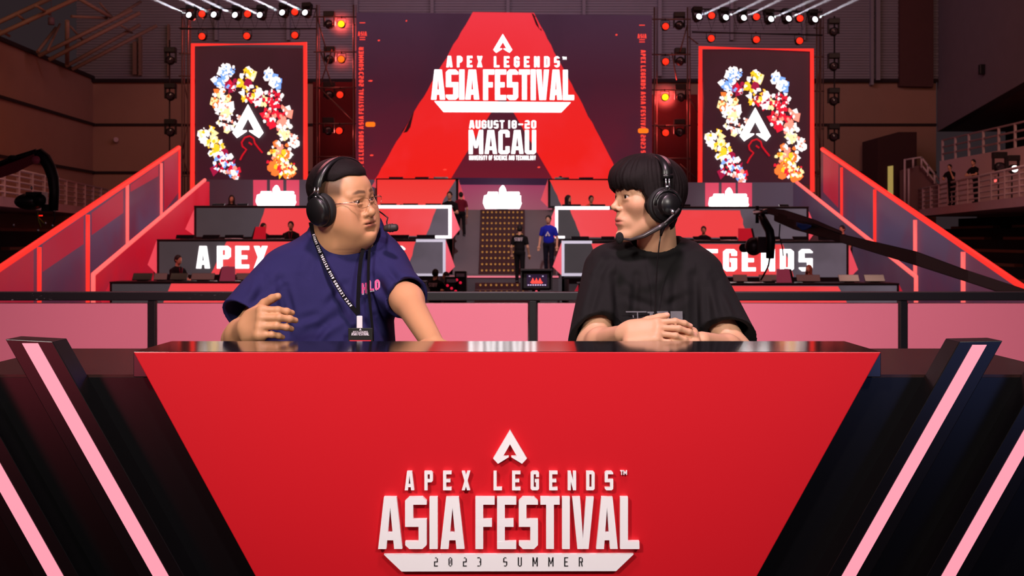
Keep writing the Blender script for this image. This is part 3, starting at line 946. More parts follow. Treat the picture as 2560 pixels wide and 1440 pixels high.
for w_ in (('APEX', 1116, 1206, 140, 168, dict(w=0.46, s=0.20, t=0.18, gap=0.40)), ('LEGENDS', 1235, 1399, 141, 168, dict(w=0.46, s=0.18, t=0.17, gap=0.40)), ('TM', 1406, 1416, 142, 149, dict(w=0.6, s=0.2, t=0.2, gap=0.1)),
           ('ASIA', 1078, 1198, 174, 249, dict(w=0.40, s=0.165, t=0.16, gap=0.03, cf=0.32)), ('FESTIVAL', 1208, 1435, 174, 250, dict(w=0.38, s=0.165, t=0.16, gap=0.03, cf=0.32)), ('AUGUST', 1173, 1261, 301, 321, dict(w=0.5, s=0.17, t=0.16, gap=0.14)),
           ('18-20', 1271, 1340, 301, 321, dict(w=0.5, s=0.17, t=0.16, gap=0.2)), ('MACAU', 1172, 1340, 325, 385, dict(w=0.42, s=0.15, t=0.14, gap=0.06, cf=0.32)), *[(w__, xa_, xb_, 389, 400, dict(w=0.5, s=0.17, t=0.17, gap=0.2)) for w__, xa_, xb_ in (('UNIVERSITY', 1173, 1218), ('OF', 1222, 1231), ('SCIENCE', 1235, 1268), ('AND', 1272, 1286), ('TECHNOLOGY', 1290, 1339))]):
    px_text(MB(), *w_[:5], YT, 0.01, **w_[5]).build('lettering', M_glow, led)
plate(MB(), [(1086, 253), (1427, 256), (1403, 281), (1109, 280)], YT, -0.01).build('banner_graphic', M_glow, led)
for x_ in (950, 1570):
    MB().box((P(x_, 0, SY + 0.5).x, SY + 0.45, 1.6), (0.12, 0.3, 5.0)).build('support_leg', M_frame, led)
M_redtxt = mat('led_red_text', rgb(240, 70, 60), 0.5, emit=rgb(255, 70, 58), estr=1.0)
mb = MB()


def column_text(words, x, flip):
    for txt, y0, y1 in words:
        o = P(x + (6 if not flip else -6), y1 if not flip else y0, YT)
        if not flip:
            put_text(mb, txt, o, (0, 0, 1), (-1, 0, 0), 12 * SY / F, (y1 - y0) * SY / F, 0.01, (0, -1, 0), w=0.5, s=0.2, t=0.2, gap=0.16)
        else:
            put_text(mb, txt, o, (0, 0, -1), (1, 0, 0), 12 * SY / F, (y1 - y0) * SY / F, 0.01, (0, -1, 0), w=0.5, s=0.2, t=0.2, gap=0.16)


column_text((('SUMMER', 118, 176), ('2023', 180, 216), ('FESTIVAL', 222, 285), ('ASIA', 290, 323), ('LEGENDS', 328, 389), ('APEX', 393, 428)), 903, False)
column_text((('APEX', 125, 158), ('LEGENDS', 164, 223), ('ASIA', 229, 261), ('FESTIVAL', 266, 332), ('2023', 337, 371), ('SUMMER', 376, 430)), 1608, True)
for x, y in ((906, 84), (1605, 90)):
    px_text(mb, 'ASIA', x - 11, x + 11, y - 5, y + 6, YT, 0.01, w=0.5, s=0.2, t=0.2, gap=0.16)
    for dy in (-27, 9.5, 15):
        plate(mb, [(x - 7, y + dy - 1), (x + 7, y + dy - 1), (x + 7, y + dy + 1), (x - 7, y + dy + 1)], YT, -0.01)
mb.build('lettering', M_redtxt, led)
mb = MB()
for x, y, w, h in ((926, 311, 12, 6), (1608, 327, 13, 6)):
    plate(mb, [(x - w, y - h * .6), (x - w * .7, y - h), (x + w * .7, y - h), (x + w, y - h * .6), (x + w, y + h * .6), (x + w * .7, y + h), (x - w * .7, y + h), (x - w, y + h * .6)], YT, -0.014)
mb.build('spark_graphic', mat('led_orange', rgb(255, 120, 30), 0.5, emit=rgb(255, 120, 20), estr=1.0), led)
mb = MB()
for x, y, w in ((947, 101, 3), (926, 202, 6), (1016, 52, 2), (1541, 87, 3), (929, 388, 5), (1347, 418, 4), (1112, 424, 5)):
    plate(mb, [(x - w, y), (x, y - 2), (x + w, y - 1), (x + w * 0.6, y + 2), (x - w * 0.5, y + 2)], YT, -0.01)
mb.build('spark_graphic', M_redtxt, led)


# ---- framed side screens
def side_screen(label, fx0, fx1, yt, yb0, yb1, ix0, ix1, iy0, iy1, cx, cy):
    Y = 43.6
    r = 0.085
    t = thing('framed_screen', label, 'screen', P((fx0 + fx1) / 2, iy1, Y), 'framed side screens')
    MB().tube([P(fx0 + 5, yb0, Y - 0.1), P(fx0 + 6, yt[0] + 6, Y - 0.1), P(fx1 - 6, yt[1] + 6, Y - 0.1), P(fx1 - 5, yb1, Y - 0.1)], r, 10).build('neon_frame', M_tube, t)
    plate(MB(), [(ix0, iy0), (ix1, iy0 + 2), (ix1, iy1), (ix0, iy1)], Y, 0.25).build('screen_panel', screen_mat('dark_wine_display', [(0, rgb(58, 20, 34)), (1, rgb(50, 16, 28))], axis=2, lo=0, hi=5, strength=0.85, noise=0.5, nscale=0.5, ncol=rgb(66, 22, 38)), t)
    for x_ in (ix0 + 30, ix1 - 30):
        MB().box((P(x_, 0, Y).x, Y + 0.4, 1.7), (0.1, 0.3, 5.2)).build('support_leg', M_frame, t)
    g = random.Random(11)
    cols = {'w': (1, 1, 1), 'y': rgb(255, 200, 40)[:3], 'o': rgb(240, 120, 50)[:3], 'r': rgb(214, 24, 50)[:3], 'b': rgb(120, 170, 250)[:3], 'm': rgb(150, 20, 60)[:3], 'p': rgb(252, 150, 130)[:3], 'c': rgb(255, 236, 170)[:3]}
    lay = []
    # an arch of bright shards and sparks, plain colours only
    arcs = []
    # (x, y, spread, count, colours) around the emblem, in pixels from the screen centre
    arcs += [(-52, -128, 20, 34, 'wbbww'), (-70, -100, 17, 24, 'bwwb'), (-40, -92, 15, 18, 'bmrw'), (50, -118, 12, 18, 'wwb'), (68, -98, 13, 24, 'bwwb'), (30, -58, 22, 26, 'wrcw'), (0, -116, 17, 26, 'yywcw'), (-18, -96, 10, 8, 'yw'), (6, -72, 28, 44, 'wwcwmy')]
    arcs += [(-68, -52, 26, 44, 'owcwo'), (-52, -10, 32, 60, 'wcwwp'), (68, -60, 20, 30, 'rrwmw'), (66, -16, 30, 56, 'rrwrp'), (96, -22, 12, 10, 'wp'), (-98, 34, 22, 40, 'ywcww')]
    arcs += [(-82, 62, 22, 36, 'ycyw'), (-62, 104, 28, 54, 'wwwrbm'), (-40, 128, 18, 24, 'wrpb'), (90, 24, 22, 36, 'wpcw'), (112, 44, 16, 16, 'wp'), (80, 80, 30, 60, 'oypcw'), (96, 116, 24, 40, 'ycowr'), (66, 110, 20, 26, 'oryo')]
    k = 0
    for x, y, sp, n, cs in arcs:
        for i in range(n):
            a, d = g.uniform(0, 6.28), sp * math.sqrt(g.random())
            ox, oy = cx + x + d * math.cos(a) * 0.95, cy + y + d * math.sin(a)
            sz = g.uniform(3.0, 8.5) * (1.7 if i < n * 0.3 else 0.85)
            m_ = g.randint(3, 6)
            ph = g.uniform(0, 6.28)
            pts = []
            for j in range(m_):
                q = ph + 6.283 * j / m_
                rr = sz * g.uniform(0.65, 1.25)
                pts.append((ox + rr * math.cos(q) * 0.85, oy + rr * math.sin(q)))
            if min(p_[0] for p_ in pts) < ix0 + 1 or max(p_[0] for p_ in pts) > ix1 - 1 or max(p_[1] for p_ in pts) > iy1 - 1:
                continue
            k += 1
            lay.append((g.choice(cs), pts))
    pm_ = MB()
    ci = []
    keys = sorted(cols)
    for k, (c_, pts) in enumerate(lay):
        n0 = len(pm_.f)
        plate(pm_, pts, Y - 0.004 - 0.00012 * k, 0.0001)
        ci += [keys.index(c_)] * (len(pm_.f) - n0)
    pic = pm_.build('screen_picture', None, t)
    for kk in keys:
        c = cols[kk]
        pic.data.materials.append(mat('shard_' + kk, (*c, 1), 0.6, emit=(*c, 1), estr=1.15))
    pic.data.polygons.foreach_set('material_index', ci)
    put_emblem(MB(), P(cx, cy + 41, Y - 0.1), (1, 0, 0), (0, 0, 1), 84 * Y / F, 0.01, (0, -1, 0), wide=0.92).build('emblem', M_glow, t)
    # small red squiggle below the emblem
    mb = MB()
    for pts in ([(-14, 62), (-16, 52), (-8, 40), (4, 36), (14, 42), (17, 54), (26, 66), (36, 78)], [(-14, 62), (-4, 70), (-14, 84), (-20, 96)], [(2, 52), (10, 58)]):
        mb.tube([P(cx + a, cy + b, Y - 0.1) for a, b in pts], 0.03, 6)
    mb.build('squiggle_graphic', mat('led_crimson', rgb(190, 14, 30), 0.5, emit=rgb(196, 14, 30), estr=1.0), t)
    return t


side_screen('red neon framed screen of bright coloured shards above the navy shirt side', 476, 769, (106, 103), 480, 450, 488, 757, 118, 452, 620, 304)
side_screen('red neon framed screen of bright coloured shards above the black shirt side', 1745, 2036, (113, 119), 456, 480, 1759, 2026, 124, 462, 1888, 312)


# ---- slanting wings at both sides of the stage
def wing(label, inv, tubes, panels, uprights, mats):
    (xa, Ya), (xb, Yb) = inv

    def Yw(px):
        f = (px - xa) / (xb - xa)
        return 1.0 / (1 / Ya + f * (1 / Yb - 1 / Ya))

    def W(px, py, off=0.0):
        return P(px, py, Yw(px) + off)
    allx = [p[0] for pl, _ in panels for p in pl]
    t = thing('stage_wing', label, 'stage wing', W(sum(allx) / len(allx), 740), 'slanting stage wings')
    for k, (pl, m) in enumerate(panels):
        MB().prism([W(x, y, -0.004 * k) for x, y in pl], (0, 0.2 if k == 0 else 0.003, 0)).build('panel' if k == 0 else 'red_display', m, t)
    for pts, r, m in tubes:
        MB().tube([W(x, y, -0.12) for x, y in pts], r, 10).build('neon_edge', m, t)
    for x, y0, y1, r, m in uprights:
        MB().tube([W(x, y0, -0.1), W(x, y1, -0.1)], r, 10).build('neon_upright', m, t)


M_wing = screen_mat('wing_display', [(0, rgb(66, 30, 50)), (0.5, rgb(78, 66, 92)), (1, rgb(104, 34, 52))], axis=2, lo=-0.5, hi=4.5, strength=0.75, noise=0.8, nscale=0.45, ncol=rgb(96, 40, 62))
M_wingr = screen_mat('wing_red_display', [(0, rgb(150, 20, 44)), (1, rgb(178, 40, 62))], axis=2, lo=-0.5, hi=4, strength=0.85, noise=0.5, nscale=0.5, ncol=rgb(168, 14, 32))
M_wingi = screen_mat('wing_inner_display', [(0, rgb(120, 34, 54)), (0.5, rgb(190, 20, 42)), (1, rgb(220, 36, 56))], axis=2, lo=-1.0, hi=3.6, strength=0.85, noise=0.7, nscale=0.6, ncol=rgb(206, 10, 30))
M_wingi2 = screen_mat('wing_plum_display', [(0, rgb(96, 36, 54)), (0.5, rgb(70, 52, 70)), (1, rgb(66, 48, 70))], axis=2, lo=-1.0, hi=3.6, strength=0.75, noise=0.5, nscale=0.6, ncol=rgb(70, 34, 52))
M_seam = mat('panel_seam', rgb(30, 14, 24), 0.6)
wing('outer slanting wing edged in red neon beside the drooping crane head', ((0, 27), (450, 42)),
     [([(-90, 731), (447, 369)], 0.075, M_tube), ([(449, 368), (449, 560)], 0.035, M_tube)],
     [([(-90, 741), (449, 373), (449, 700), (300, 790), (-90, 790)], M_wing),
      ([(-90, 741), (84, 622), (84, 790), (-90, 790)], M_wingr), ([(106, 612), (209, 540), (209, 610), (106, 680)], M_wingr), ([(229, 532), (308, 474), (308, 532), (229, 588)], M_wingr),
      ([(326, 462), (396, 412), (396, 440), (326, 480)], M_wingr), ([(410, 402), (447, 376), (447, 480), (410, 530)], M_wingr)],
     [(98, 618, 760, 0.055, M_tube), (219, 537, 760, 0.06, M_tube), (318, 462, 640, 0.055, M_tubep), (403, 408, 540, 0.05, M_tubep)], None)
wing('inner red stage wing edged in pale neon on the navy shirt side', ((232, 31), (510, 41.5)),
     [([(233, 775), (233, 686), (512, 450)], 0.06, M_tubep)],
     [([(233, 690), (512, 454), (520, 454), (520, 790), (233, 790)], M_wingi)], [], None)
wing('outer slanting wing edged in red neon below the two leaning people', ((2056, 42), (2560, 27)),
     [([(2056, 373), (2600, 748)], 0.075, M_tube)],
     [([(2056, 378), (2600, 752), (2600, 790), (2200, 790), (2056, 700)], M_wing), ([(2058, 384), (2096, 410), (2096, 520), (2058, 480)], M_wingr)],
     [(2104, 419, 560, 0.045, M_tube), (2187, 474, 630, 0.05, M_tube), (2288, 550, 760, 0.055, M_tubep), (2408, 630, 760, 0.06, M_tubep)], None)
wing('inner plum stage wing edged in pale neon on the black shirt side', ((1993, 41.5), (2295, 31)),
     [([(1992, 456), (2290, 692), (2290, 780)], 0.055, M_tubep)],
     [([(1986, 458), (1993, 460), (2290, 696), (2290, 790), (1986, 790)], M_wingi2)], [], None)


# ---- scaffold behind the screens
M_scaf = mat('scaffold_tube', rgb(120, 96, 90), 0.45, metal=0.3)
M_net = mat('dark_netting', rgb(60, 14, 20), 0.9, noise=0.2)


def scaffold(label, xs, ys, Y, diag):
    t = thing('scaffold_tower', label, 'scaffold', P((xs[0] + xs[-1]) / 2, 560, Y), 'scaffold towers behind the screens')
    for x in xs:
        MB().tube([P(x, ys[0] - 30, Y), Vector((P(x, 0, Y).x, Y, -0.9))], 0.03, 6).build('upright', M_scaf, t)
        MB().tube([P(x + 6, ys[0] - 30, Y + 1.2), Vector((P(x + 6, 0, Y + 1.2).x, Y + 1.2, -0.9))], 0.025, 6).build('upright', M_scaf, t)
    for y in ys:
        MB().tube([P(xs[0] - 8, y, Y), P(xs[-1] + 8, y, Y)], 0.026, 6).build('ledger', M_scaf, t)
    for (a, b, c, d) in diag:
        MB().tube([P(a, b, Y + 0.1), P(c, d, Y + 0.1)], 0.025, 6).build('brace', M_scaf, t)


scaffold('thin scaffold between the central and the framed screen above the man in navy', (792, 884), (42, 130, 219, 309, 392), 44.75, ((792, 40, 815, 124), (800, 124, 830, 214), (830, 124, 800, 214), (792, 214, 884, 302)))
scaffold('thin scaffold between the central and the framed screen above the man in black', (1636, 1719), (48, 136, 225, 314, 396), 44.75, ((1719, 60, 1700, 130), (1680, 132, 1692, 200), (1719, 240, 1745, 280), (1636, 307, 1660, 330), (1700, 410, 1745, 450), (1719, 90, 1745, 110)))
scaffold('thin scaffold mast outside the framed screen on the navy shirt side', (455, 470), (70, 134, 190, 310, 440), 45.2, ((455, 190, 470, 250), (470, 310, 455, 380), (455, 380, 470, 440)))
scaffold('thin scaffold mast outside the framed screen on the black shirt side', (2042, 2052), (70, 142, 228, 322, 440), 45.2, ((2042, 60, 2052, 20), (2052, 142, 2042, 228), (2042, 322, 2052, 380), (2052, 400, 2042, 450)))
for x0, x1, lab in ((450, 790, 'dark lighting truss above the framed screen on the navy shirt side'), (1730, 2056, 'dark lighting truss above the framed screen on the black shirt side')):
    t = thing('lighting_truss', lab, 'truss', P((x0 + x1) / 2, 80, 44.7), 'lighting trusses above the side screens')
    lo_ = 80 if x0 > 1000 else 72
    for y, dy in ((22, 0), (lo_, 0), (22, 0.5), (lo_, 0.5)):
        MB().tube([P(x0, y, 44.7 + dy), P(x1, y + (8 if x0 > 1000 else 0), 44.7 + dy)], 0.028, 6).build('chord', M_black, t)
    mb = MB()
    for i in range(10):
        xa = x0 + (x1 - x0) * i / 10
        xb = x0 + (x1 - x0) * (i + 0.5) / 10
        xc = x0 + (x1 - x0) * (i + 1) / 10
        mb.tube([P(xa, 22, 44.7), P(xb, 74, 44.7), P(xc, 24, 44.7)], 0.014, 5)
    mb.build('lacing', M_black, t)
for x0, x1, y0, y1, lab in ((782, 888, 205, 746, 'dark red netting hung beside the central screen above the man in navy'), (1630, 1744, 236, 746, 'dark red netting hung beside the central screen above the man in black')):
    o = plate(MB(), [(x0, y0), (x1, y0), (x1, y1), (x0, y1)], 46.6, 0.05).build('netting_sheet', M_net)
    tag(o, lab, 'netting', 'dark netting sheets')


# ---- stage lamps
M_lens_red = mat('red_lamp_lens', rgb(250, 40, 20), 0.4, emit=rgb(255, 44, 20), estr=1.15)
M_lens_hot = mat('amber_lamp_lens', rgb(255, 190, 20), 0.4, emit=rgb(255, 214, 20), estr=1.6)
M_lens_mid = mat('orange_lamp_lens', rgb(255, 110, 20), 0.4, emit=rgb(255, 110, 18), estr=1.2)
M_lens_white = mat('white_lamp_lens', rgb(255, 250, 255), 0.4, emit=(0.93, 0.92, 1.0, 1), estr=5.0)
M_lens_off = mat('unlit_lens', rgb(60, 52, 60), 0.1)
M_house = mat('lamp_housing', rgb(20, 15, 17), 0.5)


def par_lamp(lens_m, r=0.135):
    t = thing('wash_light', 'x', 'stage light', (0, 0, 0))
    MB().lathe([(-0.02, r * 0.9), (-0.02, r * 1.1), (0.26, r * 0.95), (0.34, r * 0.5), (0.34, 0)], (0, 0, 0), (0, 1, 0), 20).build('housing', M_house, t)
    MB().lathe([(-0.01, r), (-0.025, r * 0.75), (-0.035, 0)], (0, 0, 0), (0, 1, 0), 20).build('lens', lens_m, t)
    mb = MB()
    mb.tube([(-r * 1.2, 0.1, 0), (-r * 1.2, 0.1, r * 1.7), (r * 1.2, 0.1, r * 1.7), (r * 1.2, 0.1, 0)], 0.016, 6)
    mb.tube([(0, 0.1, r * 1.7), (0, 0.1, r * 2.3)], 0.02, 6)
    mb.build('yoke', M_house, t)
    return t


def moving_head(lens_m, r=0.11, on=True):
    t = thing('moving_head_light', 'x', 'stage light', (0, 0, 0))
    MB().box((0, 0.12, r * 3.0), (r * 3.2, 0.30, r * 1.5)).build('base', M_house, t, bevel=0.02)
    mb = MB()
    mb.box((-r * 1.5, 0.12, r * 1.0), (0.05, 0.14, r * 3.2))
    mb.box((r * 1.5, 0.12, r * 1.0), (0.05, 0.14, r * 3.2))
    mb.build('yoke', M_house, t, bevel=0.01)
    MB().lathe([(-0.03, r * 0.92), (-0.02, r * 1.2), (0.16, r * 1.3), (0.3, r * 1.0), (0.34, 0)], (0, 0, 0), (0, 1, 0), 20).build('head', M_house, t)
    MB().lathe([(-0.012, r), (-0.03, r * 0.7), (-0.036, 0)], (0, 0, 0), (0, 1, 0), 20).build('lens', lens_m, t)
    return t


ORD = ['first', 'second', 'third', 'fourth', 'fifth', 'sixth', 'seventh', 'eighth', 'ninth', 'tenth', 'eleventh', 'twelfth']


def place(proto, used, loc, label, group, rz=0.0, rx=0.0):
    o = proto if not used else copy_tree(proto)
    o.location = loc
    o.rotation_euler = (rx, 0, rz)
    o['label'] = label
    o['group'] = group
    return o


LY = 44.6
pr = par_lamp(M_lens_red)
used = 0
for side, sname, rows in (('navy', 'over the framed screen, navy shirt side', (((505, 35), (619, 35), (737, 30)), ((505, 91), (617, 90), (737, 88)))),
                          ('black', 'over the framed screen, black shirt side', (((1779, 39), (1891, 42), (2000, 46)), ((1778, 96), (1891, 99), (1999, 102))))):
    for ri, row in enumerate(rows):
        for i, (x, y) in enumerate(row):
            place(pr, used, P(x, y, LY), 'red wash light, %s along the %s row %s' % (ORD[i], ('upper', 'lower')[ri], sname), 'red wash lights on the trusses')
            used = 1
col = []
for (x, y, m, lab) in ((850, 237, M_lens_red, 'third from the top'), (848, 327, M_lens_red, 'lowest')):
    place(pr, 1, P(x, y, LY), 'red wash light, %s in the column over the man in navy' % lab, 'red wash lights beside the big screen')
for (x, y, lab) in ((1664, 66, 'topmost'), (1664, 154, 'second from the top'), (1664, 332, 'lowest')):
    place(pr, 1, P(x, y, LY), 'red wash light, %s in the column over the man in black' % lab, 'red wash lights beside the big screen')
ph = par_lamp(M_lens_hot)
place(ph, 0, P(853, 60, LY), 'glaring yellow wash light topmost in the column over the man in navy', 'red wash lights beside the big screen')
place(ph, 1, P(1663, 243, LY), 'glaring yellow wash light third down in the column over the man in black', 'red wash lights beside the big screen')
pm = par_lamp(M_lens_mid)
place(pm, 0, P(853, 148, LY), 'orange wash light just below the glaring yellow one over the man in navy', 'red wash lights beside the big screen')
# soft red light that the two glaring lamps throw on the wall and into the air
for i, (x, y) in enumerate(((853, 60), (1663, 243), (853, 148), (500, 60), (1660, 330), (850, 330))):
    lamp('lamp_glow', 'POINT', P(x, y, LY + 0.9), (0, 0, 0), 60 if i < 2 else 30, (1.0, 0.12, 0.1), shadow_soft_size=0.1)

M_fog = bpy.data.materials.new('glow_haze')
M_fog.use_nodes = True
M_fog.node_tree.nodes.remove(M_fog.node_tree.nodes['Principled BSDF'])
_vf = M_fog.node_tree.nodes.new('ShaderNodeVolumeScatter')
_nt = M_fog.node_tree
_tc, _ln, _mr, _pw = _nt.nodes.new('ShaderNodeTexCoord'), _nt.nodes.new('ShaderNodeVectorMath'), _nt.nodes.new('ShaderNodeMapRange'), _nt.nodes.new('ShaderNodeMath')
_ln.operation, _pw.operation = 'LENGTH', 'POWER'
_mr.inputs['From Max'].default_value, _mr.inputs['To Min'].default_value, _mr.inputs['To Max'].default_value = 0.62, 0.85, 0.0
_pw.inputs[1].default_value = 1.6
_nt.links.new(_tc.outputs['Object'], _ln.inputs[0])
_nt.links.new(_ln.outputs['Value'], _mr.inputs['Value'])
_nt.links.new(_mr.outputs[0], _pw.inputs[0])
_nt.links.new(_pw.outputs[0], _vf.inputs['Density'])
M_fog.node_tree.links.new(_vf.outputs[0], M_fog.node_tree.nodes['Material Output'].inputs['Volume'])
for x, y, r_, pw_, lab in ((853, 60, 0.62, 55, 'red haze glowing round the yellow light over the man in navy'), (1663, 243, 0.75, 75, 'red haze glowing round the yellow light over the man in black'), (853, 148, 0.42, 18, 'red haze glowing round the orange light over the man in navy')):
    c_ = P(x, y, LY + 0.62)
    tag(MB().ball(c_, (0.8, 0.52, 0.8), 20, 14).build('haze_glow', M_fog, origin=c_), lab, 'light glow', 'red glows in haze', 'stuff')
    lamp('added_haze_light', 'POINT', c_ + Vector((0, -0.15, 0)), (0, 0, 0), pw_ * 1.3, (1.0, 0.06, 0.05), shadow_soft_size=0.04)  # added red light inside the haze ball, makes its glow
pw = moving_head(M_lens_white)
used = 0
WL = [((473, 38), -1), ((535, 37), -1), ((588, 38), -1), ((650, 38), -1), ((706, 32), -1), ((763, 32), -1), ((1747, 42), 1), ((1814, 44), 1), ((1859, 45), 1), ((1927, 48), 1), ((1971, 47), 1), ((2037, 49), 1)]
M_haze = bpy.data.materials.new('beam_haze')
M_haze.use_nodes = True
nt = M_haze.node_tree
nt.nodes.remove(nt.nodes['Principled BSDF'])
vs_ = nt.nodes.new('ShaderNodeVolumeScatter')
vs_.inputs['Density'].default_value = 0.5
vs_.inputs['Color'].default_value = (1, 1, 1, 1)
nt.links.new(vs_.outputs[0], nt.nodes['Material Output'].inputs['Volume'])
for i, ((x, y), s) in enumerate(WL):
    k = i % 6
    loc = P(x, y, LY - 0.05)
    place(pw, used, loc, 'white beam light, %s along the truss over the framed screen, %s shirt side' % (ORD[k], 'navy' if s < 0 else 'black'), 'white moving beam lights', rz=0.25 * s, rx=-0.2)
    used = 1
    d = Vector((0.86 * s, -0.42, 0.36 + 0.015 * (k % 3))).normalized()
    lamp('beam', 'SPOT', loc + d * 0.02 + Vector((0, -0.06, 0)), loc + d * 5, 9000 if s < 0 else 4200, (0.90, 0.88, 1.0), spot_size=math.radians(4.2), spot_blend=0.3, shadow_soft_size=0.03)
    o = MB().lathe([(0.12, 0.0), (0.12, 0.05), (3.4, 0.13), (3.4, 0.0)], loc + Vector((0, -0.06, 0)), d, 12).build('haze_beam', M_haze)
    tag(o, 'hazy beam of the %s white lamp along the truss, %s shirt side' % (ORD[k], 'navy' if s < 0 else 'black'), 'light beam', 'white light beams in haze', 'stuff')
po = moving_head(M_lens_off, 0.13)
used = 0
for x, y, lab in ((424, 150, 'topmost of three beside the neon screen, navy shirt side'), (424, 240, 'middle one of three beside the neon screen, navy shirt side'), (424, 330, 'lowest of three beside the neon screen, navy shirt side'),
                  (2086, 78, 'topmost of four on the wall, black shirt side'), (2086, 165, 'second of four down the wall, black shirt side'), (2086, 252, 'third of four down the wall, black shirt side'), (2086, 342, 'lowest of four down the wall, black shirt side'),
                  (822, 60, 'beside the glaring yellow light over the man in navy'), (823, 148, 'beside the orange light over the man in navy'), (822, 237, 'beside the third light over the man in navy'), (820, 326, 'beside the lowest light over the man in navy'),
                  (1699, 62, 'beside the topmost light over the man in black'), (1701, 152, 'beside the second light over the man in black'), (1702, 243, 'beside the glaring light over the man in black'), (1700, 330, 'beside the lowest light over the man in black')):
    place(po, used, P(x, y, 44.9), 'unlit dark moving head light, ' + lab, 'unlit moving head lights')
    used = 1

for x, y0, y1, lab in ((424, 100, 700, 'thin dark pole carrying three unlit lamps, navy shirt side'), (2086, 40, 700, 'thin dark pole carrying four unlit lamps, black shirt side')):
    tag(MB().tube([P(x, y0, 45.08), P(x, y1, 45.08)], 0.03, 8).build('lamp_pole', M_house), lab, 'pole', 'lamp poles')

# ================================================================== FIGURES: smooth volumes turned into one skin
class Field:
    """a distance field on a grid; shapes are blended into it, then its zero surface becomes a mesh"""

    def __init__(self, lo, hi, vox):
        self.lo = np.array(lo, dtype=np.float64)
        self.v = vox
        n = np.ceil((np.array(hi) - self.lo) / vox).astype(int) + 1
        self.n = n
        self.d = np.full(tuple(n), 1.0, np.float32)
        self.ax = [(self.lo[i] + vox * np.arange(n[i])).astype(np.float32) for i in range(3)]

    def region(self, lo, hi, pad):
        s = []
        for i in range(3):
            a = int(max(0, math.floor((lo[i] - pad - self.lo[i]) / self.v)))
            b = int(min(self.n[i], math.ceil((hi[i] + pad - self.lo[i]) / self.v) + 1))
            if a >= b:
                return None
            s.append(slice(a, b))
        return tuple(s)

    def apply(self, prim, k=0.0, op='u'):
        fn, lo, hi = prim
        s = self.region(lo, hi, k + 2.5 * self.v)
        if s is None:
            return self
        X = self.ax[0][s[0]][:, None, None]
        Y = self.ax[1][s[1]][None, :, None]
        Z = self.ax[2][s[2]][None, None, :]
        p = fn(X, Y, Z).astype(np.float32)
        d = self.d[s]
        if op == 'u':
            r = np.minimum(d, p)
            if k > 0:
                h = np.maximum(k - np.abs(d - p), 0) / k
                r = r - h * h * k * 0.25
        elif op == 's':
            r = np.maximum(d, -p)
            if k > 0:
                h = np.maximum(k - np.abs(d + p), 0) / k
                r = r + h * h * k * 0.25
        elif op == 'i':
            r = np.maximum(d, p)
        self.d[s] = r
        return self

    def u(self, prim, k=0.0):
        return self.apply(prim, k, 'u')

    def s(self, prim, k=0.0):
        return self.apply(prim, k, 's')

    def everywhere(self, fn):
        X, Y, Z = self.ax[0][:, None, None], self.ax[1][None, :, None], self.ax[2][None, None, :]
        self.d = fn(self.d, X, Y, Z).astype(np.float32)
        return self

    def mesh(self):
        """surface nets: one vertex per crossed cell, one quad per crossed edge"""
        d = self.d
        ins = d < 0
        nx, ny, nz = d.shape
        c = np.zeros((nx - 1, ny - 1, nz - 1), np.int8)
        for i in (0, 1):
            for j in (0, 1):
                for k in (0, 1):
                    c += ins[i:nx - 1 + i, j:ny - 1 + j, k:nz - 1 + k]
        cells = np.argwhere((c > 0) & (c < 8))
        if len(cells) == 0:
            return np.zeros((0, 3)), np.zeros((0, 4), int)
        idx = np.full(c.shape, -1, np.int32)
        idx[cells[:, 0], cells[:, 1], cells[:, 2]] = np.arange(len(cells))
        acc = np.zeros((len(cells), 3))
        cnt = np.zeros(len(cells))
        cor = [(i, j, k) for i in (0, 1) for j in (0, 1) for k in (0, 1)]
        val = {q: d[cells[:, 0] + q[0], cells[:, 1] + q[1], cells[:, 2] + q[2]].astype(np.float64) for q in cor}
        for q in cor:
            for a in range(3):
                if q[a] == 0:
                    r = list(q)
                    r[a] = 1
                    v0, v1 = val[q], val[tuple(r)]
                    m = (v0 < 0) != (v1 < 0)
                    t = np.where(m, v0 / np.where(m, v0 - v1, 1), 0)
                    pt = np.array(q, float)[None, :].repeat(len(cells), 0)
                    pt[:, a] += t
                    acc[m] += pt[m]
                    cnt[m] += 1
        verts = self.lo + (cells + acc / cnt[:, None]) * self.v
        faces = []
        for a in range(3):
            sl0, sl1 = [slice(None)] * 3, [slice(None)] * 3
            sl0[a], sl1[a] = slice(0, -1), slice(1, None)
            x = ins[tuple(sl0)] != ins[tuple(sl1)]
            e = np.argwhere(x)
            b, cc = (a + 1) % 3, (a + 2) % 3
            ok = (e[:, b] > 0) & (e[:, cc] > 0) & (e[:, b] < d.shape[b] - 1) & (e[:, cc] < d.shape[cc] - 1)
            e = e[ok]
            q = []
            for db, dc in ((-1, -1), (0, -1), (0, 0), (-1, 0)):
                f = e.copy()
                f[:, b] += db
                f[:, cc] += dc
                q.append(idx[f[:, 0], f[:, 1], f[:, 2]])
            q = np.stack(q, 1)
            flip = ~ins[e[:, 0], e[:, 1], e[:, 2]]
            q[flip] = q[flip][:, ::-1]
            faces.append(q[(q >= 0).all(1)])
        return verts, np.concatenate(faces)


def sphere(c, r):
    c = np.array(c, float)
    return (lambda X, Y, Z: np.sqrt((X - c[0]) ** 2 + (Y - c[1]) ** 2 + (Z - c[2]) ** 2) - r), c - r, c + r


